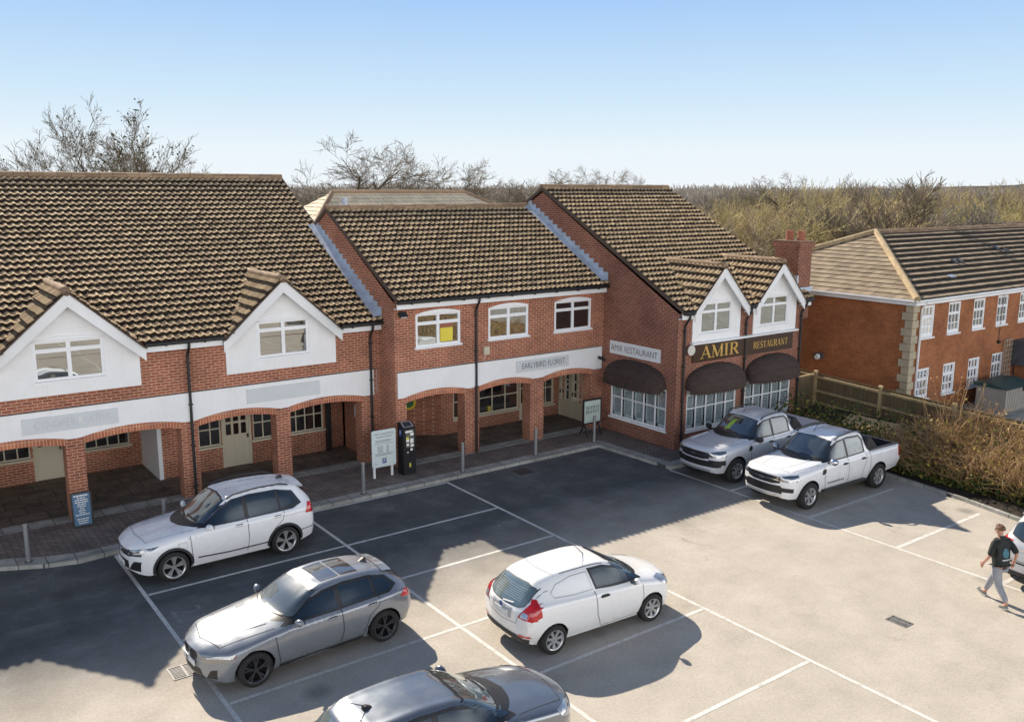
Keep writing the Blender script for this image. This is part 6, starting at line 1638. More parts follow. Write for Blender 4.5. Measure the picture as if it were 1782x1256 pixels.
# ---------------------------------------------------------------- grey hatchback with glass roof
def hatch_grey():
    S = [sec(0.00, .30, .46, .45, .52, .58, .52, .66, .46, .72, .34, .74, .10),
         sec(0.10, .22, .68, .44, .72, .60, .72, .70, .66, .76, .46, .78, .16),
         sec(0.36, .19, .80, .46, .85, .66, .85, .78, .77, .84, .52, .86, .10),
         sec(0.88, .18, .81, .50, .885, .76, .88, .86, .79, .92, .52, .945, .05),
         sec(1.28, .18, .81, .50, .89, .80, .885, .91, .81, .97, .54, 1.0, .08),
         sec(1.50, .18, .81, .50, .89, .82, .885, .93, .82, 1.02, .60, 1.06, .11),
         sec(1.95, .18, .81, .50, .89, .83, .885, .95, .82, 1.24, .58, 1.28, .08),
         sec(2.32, .18, .81, .50, .89, .84, .885, .96, .82, 1.36, .56, 1.405, .04),
         sec(2.80, .18, .81, .50, .89, .86, .885, .97, .81, 1.385, .55, 1.435, 0),
         sec(3.40, .18, .81, .52, .89, .88, .89, .99, .80, 1.35, .53, 1.41, -.02),
         sec(3.74, .20, .81, .54, .89, .90, .885, 1.0, .78, 1.28, .50, 1.36, -.05),
         sec(3.98, .24, .80, .56, .88, .90, .86, 1.0, .74, 1.15, .48, 1.23, -.08),
         sec(4.18, .28, .77, .56, .86, .88, .83, .97, .68, 1.03, .46, 1.06, -.10),
         sec(4.31, .36, .66, .54, .76, .74, .74, .84, .60, .88, .42, .90, -.10)]
    c = Car('parked_car', 'metallic grey hatchback with black wheels and a two panel glass roof', (4.17, 15.46, 0), radians(2.6), S, 'p_bmw', (.87, 3.54), .325, .375, .90)
    win = [(1.42, .94), (1.60, .985), (2.0, 1.20), (2.34, 1.305), (2.8, 1.345), (3.35, 1.315), (3.72, 1.22), (3.88, 1.06), (3.70, .995), (2.5, .965)]
    c.both('window_trim', inset(win, .02), 'black', .004)
    for P in ([(1.68, .985), (2.02, 1.185), (2.36, 1.285), (2.56, 1.31), (2.56, .975)], [(2.66, .98), (2.66, 1.32), (3.34, 1.295), (3.36, .995)], [(3.41, 1.0), (3.40, 1.285), (3.68, 1.205), (3.82, 1.065), (3.69, 1.01)]): c.both('side_window', P, 'car_glass', .008)
    c.decal('windscreen_surround', 'f', [(-.73, .985), (.73, .985), (.60, 1.35), (0, 1.385), (-.60, 1.35)], 'black', .003)
    c.decal('windscreen', 'f', [(-.69, 1.03), (.69, 1.03), (.565, 1.335), (0, 1.365), (-.565, 1.335)], 'screen_pale', .007)
    c.decal('rear_window', 'r', [(-.46, 1.04), (.46, 1.04), (.44, 1.26), (-.44, 1.26)], 'car_glass', .006)
    c.decal('glass_roof', 't', [(2.42, -.40), (2.80, -.41), (2.80, .41), (2.42, .40)], 'roof_glass', .006); c.decal('glass_roof', 't', [(2.85, -.41), (3.22, -.40), (3.22, .40), (2.85, .41)], 'roof_glass', .006)
    c.line('panel_line', 't', [(.34, -.60), (.20, 0), (.34, .60)], .014, 'seam', .003)
    for sg in (1, -1): c.line('panel_line', 't', [(.36, sg*.60), (.9, sg*.68), (1.32, sg*.74)], .012, 'seam', .003); c.line('bonnet_crease', 't', [(.30, sg*.30), (.8, sg*.42), (1.25, sg*.50)], .03, 'p_bmw', .012)
    c.lines('door_seam', [(1.26, .90), (1.30, .55), (1.36, .28)], .012, 'seam'); c.lines('door_seam', [(2.61, .96), (2.64, .55), (2.58, .28)], .012, 'seam'); c.lines('door_seam', [(3.44, 1.0), (3.42, .82), (3.20, .66), (3.08, .30)], .012, 'seam')
    c.lines('side_skirt', [(1.34, .225), (2.2, .22), (3.08, .235)], .07, 'cladding', .010); c.lines('shoulder_crease', [(1.3, .80), (2.6, .845), (3.9, .88)], .008, 'seam', .002)
    c.wheelset((5, .0, .022, .034, .16), rim='alloy_dark', rr=.245)
    for sg in (1, -1):
        k = [(sg*.03, .56), (sg*.28, .56), (sg*.30, .70), (sg*.06, .72)]; c.decal('grille', 'f', smoothpoly(k, 2), 'black', .008); 
        c.decal('headlight', 'y', [(.06, .58), (.16, .565), (.50, .66), (.55, .72), (.30, .715), (.10, .67)], 'dark_lamp', .008, sg); c.decal('headlight', 'f', [(sg*.44, .575), (sg*.72, .575), (sg*.72, .68), (sg*.46, .67)], 'dark_lamp', .008)
        c.line('light_strip', 'y', [(.12, .655), (.30, .695), (.50, .70)], .016, 'white_letter', .013, sg)
        c.decal('bumper_intake', 'f', [(sg*.50, .28), (sg*.68, .28), (sg*.70, .46), (sg*.60, .44)], 'black', .008)
        c.decal('tail_light', 'y', [(3.90, .84), (4.20, .80), (4.22, .90), (4.02, .955)], 'red_lamp', .008, sg); c.decal('tail_light', 'r', [(sg*.48, .84), (sg*.80, .82), (sg*.78, .92), (sg*.50, .93)], 'red_lamp', .008)
    c.decal('lower_grille', 'f', [(-.46, .28), (.46, .28), (.36, .42), (-.36, .42)], 'black', .007); c.line('bumper_lip', 'f', [(-.66, .235), (0, .225), (.66, .235)], .03, 'p_bmw', .02)
    c.plate('f', 0, .49, .52, .11, c.hit('f', 0, .49)[0].x-.012)
    m = MB(); m.poly([(c.hit('f', 0, .49)[0].x-.022, y, z) for y, z in ((.09, .455), (.13, .455), (.13, .525), (.09, .525))]); m.poly([(c.hit('f', 0, .49)[0].x-.022, y, z) for y, z in ((.02, .455), (.06, .455), (.06, .525), (.02, .525))]); m.build('plate_characters', MAT['black'], c.t, world=False, fix=False)
    m = MB(); rows = []
    for y in np.linspace(-.52, .52, 9): rows.append([(3.70, y, 1.375-.05*(y/.52)**2), (3.93, y*.96, 1.325-.045*(y/.52)**2), (3.94, y*.96, 1.30-.045*(y/.52)**2), (3.82, y*.97, 1.27)])
    m.grid(rows); m.build('roof_spoiler', c.paint, c.t, world=False)
    m = MB(); m.prism([(3.46, 1.405), (3.57, 1.465), (3.61, 1.46), (3.63, 1.39)], lambda u, v, w_: (u, -.03+w_, v), 0, .06); m.build('antenna_fin', MAT['black'], c.t, world=False)
    c.mirror(1.70, .98, .87, w_=.17); c.door([(1.28, .89), (1.315, .55), (1.37, .30), (2.57, .30), (2.625, .55), (2.60, .94), (1.5, .915)]); c.handle(2.42, .845); c.door([(2.625, .945), (2.655, .55), (2.60, .30), (3.06, .32), (3.18, .66), (3.40, .83), (3.42, .965)]); c.handle(3.28, .87)
    c.line('wiper', 'f', [(-.55, 1.04), (.05, 1.06)], .018, 'black', .014); c.line('wiper', 'f', [(.02, 1.03), (.58, 1.055)], .018, 'black', .014)
hatch_grey()
# ---------------------------------------------------------------- small white van
def van_white():
    S = [sec(0.00, .32, .46, .46, .52, .60, .52, .68, .44, .73, .32, .75, .10),
         sec(0.10, .24, .64, .46, .70, .64, .70, .74, .62, .80, .42, .82, .14),
         sec(0.34, .20, .76, .48, .81, .70, .81, .82, .71, .88, .46, .90, .08),
         sec(0.80, .19, .77, .52, .845, .80, .84, .92, .74, .98, .48, 1.0, .06),
         sec(1.02, .19, .77, .52, .85, .84, .845, .96, .76, 1.04, .54, 1.08, .10),
         sec(1.45, .19, .77, .52, .855, .87, .85, .99, .775, 1.27, .54, 1.31, .08),
         sec(1.82, .19, .77, .52, .855, .89, .85, 1.01, .775, 1.405, .53, 1.445, .04),
         sec(2.25, .19, .77, .52, .855, .91, .85, 1.03, .765, 1.44, .53, 1.485, 0),
         sec(2.95, .19, .77, .52, .855, .94, .85, 1.06, .755, 1.43, .52, 1.475, -.01),
         sec(3.40, .20, .77, .54, .855, .96, .85, 1.08, .745, 1.38, .50, 1.43, -.04),
         sec(3.62, .24, .76, .56, .85, .96, .83, 1.08, .72, 1.27, .49, 1.32, -.06),
         sec(3.80, .27, .74, .58, .84, .94, .80, 1.02, .68, 1.08, .47, 1.10, -.08),
         sec(3.96, .34, .64, .56, .76, .74, .74, .84, .58, .88, .42, .90, -.10)]
    c = Car('parked_van', 'small white car-derived van with blank rear side panels and red tail lights', (13.46, 13.05, 0), pi+radians(-3.0), S, 'p_white2', (.80, 3.285), .30, .345, .86, cat='van')
    win = [(1.02, .985), (1.30, 1.15), (1.62, 1.31), (1.95, 1.395), (2.30, 1.405), (2.22, 1.06), (1.8, 1.025)]
    c.both('window_trim', inset(win, .018), 'black', .004)
    c.both('side_window', [(1.38, 1.03), (1.38, 1.17), (1.64, 1.29), (1.96, 1.375), (2.27, 1.385), (2.20, 1.075)], 'car_glass', .008); c.both('quarter_window', [(1.08, 1.0), (1.33, 1.14), (1.33, 1.02)], 'car_glass', .008)
    c.lines('blank_panel_edge', [(2.36, 1.38), (2.75, 1.375), (3.12, 1.30), (3.28, 1.18), (3.22, 1.10), (2.75, 1.06), (2.30, 1.06), (2.36, 1.38)], .010, 'seam_light', .004)
    c.decal('windscreen_surround', 'f', [(-.69, 1.03), (.69, 1.03), (.57, 1.39), (0, 1.42), (-.57, 1.39)], 'black', .003)
    c.decal('windscreen', 'f', [(-.65, 1.07), (.65, 1.07), (.535, 1.375), (0, 1.405), (-.535, 1.375)], 'screen_pale', .007)
    rw_ = smoothpoly([(-.60, 1.02), (-.56, 1.34), (.56, 1.34), (.60, 1.02), (.40, .96), (-.40, .96)], 1)
    c.decal('rear_window_surround', 'r', inset(rw_, .012), 'black', .004); g = c.decal('rear_window', 'r', rw_, 'van_rear', .008)
    for i in range(7): c.line('heater_line', 'r', [(-.45, 1.06+i*.033), (.45, 1.06+i*.033)], .0035, 'ghost', .012, 1, g)
    c.line('rear_wiper', 'r', [(0, .965), (.30, 1.005)], .022, 'white_letter', .02)
    c.lines('door_seam', [(1.06, .95), (1.04, .6), (1.12, .27), (2.10, .24), (2.24, .55), (2.28, 1.02)], .011, 'seam'); c.line('panel_line', 't', [(3.10, -.5), (3.18, 0), (3.10, .5)], .012, 'seam_light', .004)
    for sg in (1, -1):
        c.line('roof_channel', 't', [(1.9, sg*.51), (2.5, sg*.505), (2.95, sg*.495)], .014, 'seam', .003)
        c.decal('tail_light', 'y', [(3.57, .84), (3.80, .77), (3.85, .88), (3.66, 1.14), (3.59, 1.13)], 'red_lamp', .008, sg)
        tl = c.decal('tail_light', 'r', [(sg*.52, .80), (sg*.84, .78), (sg*.80, 1.10), (sg*.68, 1.12)], 'red_lamp', .009); c.decal('reversing_light', 'r', [(sg*.56, .82), (sg*.72, .81), (sg*.72, .90), (sg*.60, .92)], 'clear_lamp', .014, 1, tl)
        c.decal('reflector', 'r', [(sg*.52, .42), (sg*.78, .44), (sg*.76, .48), (sg*.54, .465)], 'red_lamp', .010)
        c.decal('headlight', 'y', [(.10, .66), (.20, .65), (.52, .78), (.66, .90), (.45, .885), (.16, .78)], 'clear_lamp', .008, sg); c.decal('headlight', 'f', [(sg*.42, .66), (sg*.68, .66), (sg*.66, .80), (sg*.46, .78)], 'clear_lamp', .008)
        c.line('tailgate_seam', 'r', [(sg*.62, 1.30), (sg*.66, 1.05), (sg*.50, .80), (sg*.46, .66), (0, .62)], .011, 'seam_light', .004)
    c.decal('bumper_valance', 'r', [(-.70, .30), (.70, .30), (.74, .40), (.45, .44), (-.45, .44), (-.74, .40)], 'cladding', .007)
    c.decal('plate_recess_shade', 'r', [(-.30, .70), (.30, .70), (.34, .92), (-.34, .92)], 'p_recess_shade', .006)  # flat grey patch, the recess's shade painted on
    c.plate('r', 0, .78, .46, .10, c.hit('r', 0, .78)[0].x+.012)
    m = MB(); xx = c.hit('r', 0, .89)[0].x; disc(m, Vector((xx+.006, 0, .905)), Vector((1, 0, 0)), .05, .012); m.build('badge', MAT['pblue'], c.t, world=False)
    c.wheelset((7, .0, .045, .075, 0), rim='alloy', rr=.205, tw=.19)
    c.decal('grille', 'f', [(-.42, .36), (.42, .36), (.34, .52), (-.34, .52)], 'black', .006)
    c.mirror(1.30, 1.03, .85, h=.14, w_=.16); c.door([(1.075, .945), (1.055, .6), (1.13, .285), (2.09, .255), (2.225, .55), (2.26, 1.02), (1.6, .985)]); c.handle(2.06, .90, mat=MAT['black'])
    m = MB(); loc = c.hit('t', 1.98, 0)[0]; m.tube([loc, loc+Vector((.20, 0, .20)), loc+Vector((.42, 0, .38))], [.010, .006, .004], 6); m.build('antenna', MAT['black'], c.t, world=False)
    c.line('wiper', 'f', [(-.52, 1.09), (.05, 1.11)], .02, 'black', .014); c.line('wiper', 'f', [(.02, 1.075), (.55, 1.10)], .02, 'black', .014)
MAT['van_rear'] = glassmat('van_rear_glass', (.10, .14, .14), refl=.16, rough=.02); MAT['p_recess_shade'] = plain('painted_recess_shade', (.42, .44, .47), .5, .05, 3)
van_white()
# ---------------------------------------------------------------- dark grey hatchback, foreground
def hatch_dark():
    S = [sec(0.00, .32, .48, .50, .54, .64, .54, .72, .48, .77, .36, .79, .10),
         sec(0.10, .24, .68, .48, .74, .66, .74, .77, .66, .83, .46, .85, .15),
         sec(0.36, .20, .80, .50, .85, .74, .85, .84, .77, .90, .52, .925, .10),
         sec(0.90, .19, .81, .52, .89, .82, .885, .93, .80, .98, .54, 1.01, .06),
         sec(1.28, .19, .81, .54, .895, .86, .89, .97, .82, 1.03, .58, 1.06, .12),
         sec(1.90, .19, .81, .54, .895, .89, .89, 1.0, .82, 1.31, .58, 1.36, .12),
         sec(2.25, .19, .81, .54, .895, .90, .89, 1.01, .82, 1.415, .57, 1.465, .07),
         sec(2.80, .19, .81, .54, .895, .92, .89, 1.02, .81, 1.445, .56, 1.50, 0),
         sec(3.50, .19, .81, .54, .895, .94, .89, 1.04, .80, 1.42, .55, 1.475, -.03),
         sec(3.80, .22, .80, .56, .88, .95, .87, 1.05, .77, 1.33, .53, 1.40, -.06),
         sec(4.08, .26, .77, .58, .87, .94, .84, 1.02, .72, 1.10, .50, 1.14, -.10),
         sec(4.28, .36, .66, .56, .78, .78, .76, .88, .62, .92, .46, .94, -.10)]
    c = Car('parked_car', 'dark grey hatchback cut off by the bottom edge of the photo', (8.70, 10.62, 0), pi+radians(-1.5), S, 'p_dark', (.90, 3.52), .32, .365, .895)
    win = [(1.30, 1.0), (1.62, 1.14), (1.98, 1.30), (2.32, 1.395), (2.85, 1.42), (3.45, 1.39), (3.75, 1.28), (3.86, 1.10), (3.4, 1.055), (2.4, 1.03)]
    c.both('window_trim', inset(win, .02), 'black', .004)
    for P in ([(1.66, 1.05), (1.66, 1.145), (2.0, 1.29), (2.34, 1.375), (2.60, 1.385), (2.60, 1.05)], [(2.70, 1.055), (2.70, 1.39), (3.40, 1.365), (3.45, 1.075)], [(1.36, 1.02), (1.61, 1.12), (1.61, 1.045)]): c.both('side_window', P, 'car_glass', .008)
    c.decal('windscreen_surround', 'f', [(-.74, 1.03), (.74, 1.03), (.61, 1.41), (0, 1.445), (-.61, 1.41)], 'black', .003)
    c.decal('windscreen', 'f', [(-.70, 1.075), (.70, 1.075), (.575, 1.395), (0, 1.425), (-.575, 1.395)], 'screen_pale', .007)
    rw_ = smoothpoly([(-.58, 1.05), (-.54, 1.36), (.54, 1.36), (.58, 1.05)], 1)
    c.decal('rear_window', 'r', rw_, 'van_rear', .007)
    c.line('panel_line', 't', [(.36, -.62), (.24, 0), (.36, .62)], .012, 'seam', .003); c.line('tailgate_seam', 't', [(3.56, -.54), (3.62, 0), (3.56, .54)], .012, 'seam', .004)
    for sg in (1, -1):
        c.line('panel_line', 't', [(.36, sg*.62), (.8, sg*.68), (1.24, sg*.74)], .012, 'seam', .003)
        c.decal('headlight', 'y', [(.06, .66), (.16, .65), (.50, .76), (.56, .86), (.30, .85), (.08, .78)], 'clear_lamp', .008, sg); c.decal('headlight', 'f', [(sg*.46, .66), (sg*.72, .66), (sg*.72, .79), (sg*.48, .78)], 'clear_lamp', .008)
        c.decal('tail_light', 'y', [(3.82, .84), (4.12, .80), (4.14, 1.0), (3.94, 1.04)], 'red_lamp', .008, sg)
    c.lines('door_seam', [(1.22, .95), (1.26, .6), (1.34, .30)], .012, 'seam'); c.lines('door_seam', [(2.65, 1.02), (2.66, .6), (2.60, .28)], .012, 'seam')
    c.wheelset((7, .0, .04, .06, 0), rim='alloy', rr=.225); c.mirror(1.62, 1.03, .88, w_=.16); c.door([(1.24, .945), (1.275, .6), (1.35, .32), (2.58, .30), (2.645, .6), (2.635, 1.0), (1.5, .975)]); c.handle(2.45, .92); c.door([(2.665, 1.0), (2.675, .6), (2.62, .30), (3.05, .33), (3.2, .68), (3.42, .86), (3.46, 1.03)]); c.handle(3.30, .94)
    m = MB(); loc = c.hit('t', 3.42, 0)[0]; m.prism([(0, 0), (.10, .05), (.14, .05), (.16, 0)], lambda u, v, w_: (loc.x+u-.1, -.03+w_, loc.z+v), 0, .06); m.tube([loc+Vector((.02, 0, .04)), loc+Vector((.25, 0, .17)), loc+Vector((.36, 0, .21))], [.009, .005, .003], 6); m.build('antenna', MAT['black'], c.t, world=False)
    c.line('wiper', 'f', [(-.58, 1.09), (.05, 1.11)], .025, 'black', .016); c.line('wiper', 'f', [(.02, 1.075), (.60, 1.10)], .025, 'black', .016)
    m = MB(); rows = []
    for y in np.linspace(-.70, .70, 11): rows.append([(1.22+.14*(y/.7)**2, y, 1.03-.05*(y/.7)**2), (1.34+.14*(y/.7)**2, y, 1.085-.05*(y/.7)**2)])
    m.grid(rows); m.build('scuttle_panel', MAT['black'], c.t, world=False)
    return c
dark_proto = hatch_dark()
# ---------------------------------------------------------------- pickups
def pickup(label, loc, rz, paint, dark_front, cover, group=None):
    S = [sec(0.00, .42, .62, .66, .68, .88, .66, .96, .60, 1.02, .46, 1.04, .12),
         sec(0.10, .36, .76, .66, .82, .90, .80, 1.02, .70, 1.08, .52, 1.10, .14),
         sec(0.40, .36, .84, .68, .90, .94, .885, 1.08, .78, 1.13, .58, 1.145, .06),
         sec(1.05, .38, .86, .70, .925, 1.0, .915, 1.13, .80, 1.18, .60, 1.205, .04),
         sec(1.50, .38, .86, .70, .93, 1.02, .92, 1.16, .82, 1.22, .64, 1.25, .10),
         sec(1.98, .38, .86, .70, .93, 1.03, .92, 1.18, .84, 1.54, .64, 1.58, .10),
         sec(2.30, .38, .86, .70, .93, 1.04, .92, 1.19, .845, 1.72, .62, 1.77, .06),
         sec(2.80, .38, .86, .70, .93, 1.05, .92, 1.20, .845, 1.765, .61, 1.815, 0),
         sec(3.40, .38, .86, .70, .93, 1.06, .92, 1.21, .84, 1.745, .60, 1.795, -.02),
         sec(3.62, .38, .86, .70, .93, 1.06, .92, 1.21, .835, 1.66, .60, 1.72, -.02),
         sec(3.74, .38, .86, .70, .93, 1.06, .92, 1.20, .84, 1.26, .70, 1.27, 0),
         sec(3.80, .40, .86, .70, .93, 1.06, .92, 1.18, .85, 1.205, .72, 1.205, 0),
         sec(4.60, .44, .86, .72, .93, 1.06, .92, 1.18, .85, 1.205, .72, 1.205, 0),
         sec(5.14, .50, .86, .74, .92, 1.06, .91, 1.18, .84, 1.205, .72, 1.205, 0),
         sec(5.28, .56, .84, .74, .90, 1.04, .88, 1.16, .82, 1.19, .70, 1.19, -.03)]
    c = Car('pickup_truck', label, loc, rz, S, paint, (.93, 4.15), .385, .46, .945, group, 'pickup', cut=(3.86, 5.20, -.74, .74, .74, 1.6))
    win = [(1.62, 1.20), (1.98, 1.46), (2.34, 1.665), (2.85, 1.715), (3.42, 1.69), (3.52, 1.60), (3.50, 1.235), (2.6, 1.215)]
    c.both('window_trim', inset(win, .018), 'black', .004)
    for P in ([(1.76, 1.235), (2.0, 1.44), (2.36, 1.645), (2.62, 1.675), (2.62, 1.235)], [(2.72, 1.235), (2.72, 1.685), (3.36, 1.66), (3.44, 1.56), (3.43, 1.25)]): c.both('side_window', P, 'car_glass', .008)
    c.decal('windscreen_surround', 'f', [(-.77, 1.22), (.77, 1.22), (.64, 1.70), (0, 1.74), (-.64, 1.70)], 'black', .003)
    c.decal('windscreen', 'f', [(-.73, 1.265), (.73, 1.265), (.605, 1.685), (0, 1.72), (-.605, 1.685)], 'car_screen' if dark_front else 'car_screen', .007)
    c.decal('rear_window', 'r', [(-.55, 1.32), (.55, 1.32), (.50, 1.66), (-.50, 1.66)], 'car_glass', .006)
    if dark_front:
        v = MB(); v.poly([(1.70, -.30, 1.335), (1.78, -.10, 1.40), (2.02, -.22, 1.60), (1.98, -.36, 1.56)]); 
        c.decal('high_visibility_vest', 'f', [(.12, 1.36), (.30, 1.32), (.20, 1.60), (.04, 1.62)], plain('hivis', (.30, .48, .06), .6, .2, 6), .009)
    c.line('panel_line', 't', [(.34, -.66), (.24, 0), (.34, .66)], .014, 'seam_light', .003)
    for sg in (1, -1):
        c.line('panel_line', 't', [(.38, sg*.70), (.9, sg*.75), (1.46, sg*.78)], .012, 'seam_light', .003); c.line('bonnet_crease', 't', [(.35, sg*.32), (.9, sg*.42), (1.42, sg*.46)], .035, paint, .014)
        hl = c.decal('headlight', 'y', [(.04, .88), (.14, .86), (.46, .90), (.50, 1.05), (.25, 1.04), (.06, 1.0)], 'dark_lamp', .009, sg); c.decal('headlight', 'f', [(sg*.58, .88), (sg*.82, .88), (sg*.80, 1.02), (sg*.60, 1.02)], 'dark_lamp', .009); c.line('light_strip', 'y', [(.12, .90), (.42, .94)], .03, 'clear_lamp', .014, sg, hl)
        c.decal('fog_light_bezel', 'f', [(sg*.54, .58), (sg*.78, .58), (sg*.80, .70), (sg*.56, .70)], 'black', .009); c.decal('fog_light_bezel', 'y', [(.10, .58), (.30, .57), (.30, .69), (.10, .70)], 'black', .009, sg)
        c.decal('tail_light', 'y', [(5.12, .86), (5.26, .86), (5.24, 1.13), (5.12, 1.14)], 'red_lamp', .008, sg)
        c.decal('wing_vent', 'y', smoothpoly([(1.42, .90), (1.60, .93), (1.62, 1.06), (1.48, 1.05)], 1), 'black', .009, sg)
        m = MB(); m.tube([(2.28, sg*.65, 1.73), (2.42, sg*.645, 1.81), (3.0, sg*.635, 1.855), (3.40, sg*.62, 1.83), (3.56, sg*.61, 1.76)], .022, 8); m.build('roof_rail', MAT['black'], c.t, world=False)
        m = MB(); m.box(1.52, 3.50, sg*.86, sg*.98, .40, .45); m.build('side_step', MAT['cladding'], c.t, world=False)
        # sports hoop behind the cab
        m = MB(); m.prism([(3.66, 1.215), (3.70, 1.60), (3.80, 1.62), (4.22, 1.24), (4.30, 1.215)], lambda u, v, w_: (u, sg*(.70+w_), v), 0, .10); m.build('sports_bar', MAT['cladding'], c.t, world=False)
        m = MB(); m.tube([(3.80, sg*.80, 1.225), (5.16, sg*.80, 1.225)], .04, 8); m.build('bed_rail', MAT['black'], c.t, world=False)
    m = MB(); m.box(3.70, 3.80, -.72, .72, 1.56, 1.62); m.build('sports_bar', MAT['cladding'], c.t, world=False)
    g = smoothpoly([(-.54, .78), (.54, .78), (.56, .96), (.44, 1.0), (-.44, 1.0), (-.56, .96)], 1)
    c.decal('grille', 'f', g, 'black', .009); c.line('grille_bar', 'f', [(-.50, .90), (0, .90), (.50, .90)], .035, 'alloy_dark' if dark_front else 'chrome', .016)
    m = MB(); x_ = c.hit('f', 0, .9)[0].x; rows = [(x_-.03, .11*cos(a), .90+.045*sin(a)) for a in [2*pi*k/20 for k in range(20)]]; m.poly(rows); m.build('badge', MAT['chrome'], c.t, world=False, fix=False)
    c.decal('bumper', 'f', [(-.62, .52), (.62, .52), (.58, .74), (-.58, .74)] if not dark_front else [(-.80, .56), (.80, .56), (.80, .74), (-.80, .74)], 'black', .012)
    if dark_front:
        for sg in (1, -1): c.decal('bumper', 'y', [(.08, .62), (.44, .64), (.42, .78), (.08, .78)], 'black', .011, sg)
    c.line('skid_plate', 'f', [(-.60, .455), (0, .45), (.60, .455)], .06, 'alloy', .018)
    c.lines('door_seam', [(1.56, 1.10), (1.55, .75), (1.66, .46)], .012, 'seam'); c.lines('door_seam', [(2.67, 1.20), (2.67, .75), (2.66, .44)], .012, 'seam'); c.lines('door_seam', [(3.54, 1.22), (3.52, .98), (3.40, .80), (3.34, .46)], .012, 'seam'); c.lines('bed_seam', [(3.72, 1.19), (3.72, .75), (3.66, .46)], .014, 'seam')
    c.door([(1.575, 1.10), (1.565, .75), (1.67, .48), (2.645, .46), (2.655, .75), (2.655, 1.19), (1.8, 1.175)]); c.handle(2.50, 1.055, mat=MAT['black']); c.door([(2.685, 1.19), (2.685, .75), (2.675, .46), (3.33, .48), (3.39, .80), (3.505, .98), (3.525, 1.205)]); c.handle(3.36, 1.07, mat=MAT['black'])
    arch_trim(c, .05, r=.455, mat='cladding' if False else paint)
    c.wheelset((6, .0, .035, .075, .15), rim='alloy', rr=.245, tw=.25)
    c.mirror(1.78, 1.23, .93, mat=MAT['chrome'] if not dark_front else MAT['black'], h=.19, w_=.22)
    if not dark_front:
        q = []
        for i in range(9): q.append(c.line('lettering', 'y', [(1.72+i*.085, .62), (1.775+i*.085, .623)], .05, 'black', .009, 1)); c.line('lettering', 'y', [(1.72+i*.085, .62), (1.775+i*.085, .623)], .05, 'black', .009, -1)
    if cover:
        m = MB(); m.box(3.80, 5.20, -.78, .78, 1.20, 1.265); m.build('bed_cover', c.paint, c.t, world=False)
    m = MB(); loc = c.hit('t', 2.45, .2)[0]; m.tube([loc, loc+Vector((.16, 0, .16)), loc+Vector((.40, 0, .38))], [.010, .006, .004], 6); m.build('antenna', MAT['black'], c.t, world=False)
    c.line('wiper', 'f', [(-.62, 1.28), (.0, 1.30)], .02, 'black', .014); c.line('wiper', 'f', [(-.02, 1.265), (.62, 1.29)], .02, 'black', .014)
    return c
pickup('white double-cab pickup with an open load bed, nearer of the two pickups', (20.05, 15.37, 0), radians(-1.4), 'p_white', False, False, 'pickups parked by the restaurant')
pickup('silver double-cab pickup with a covered load bed, nearer the restaurant windows', (20.20, 18.08, 0), radians(-.5), 'p_silver', True, True, 'pickups parked by the restaurant')
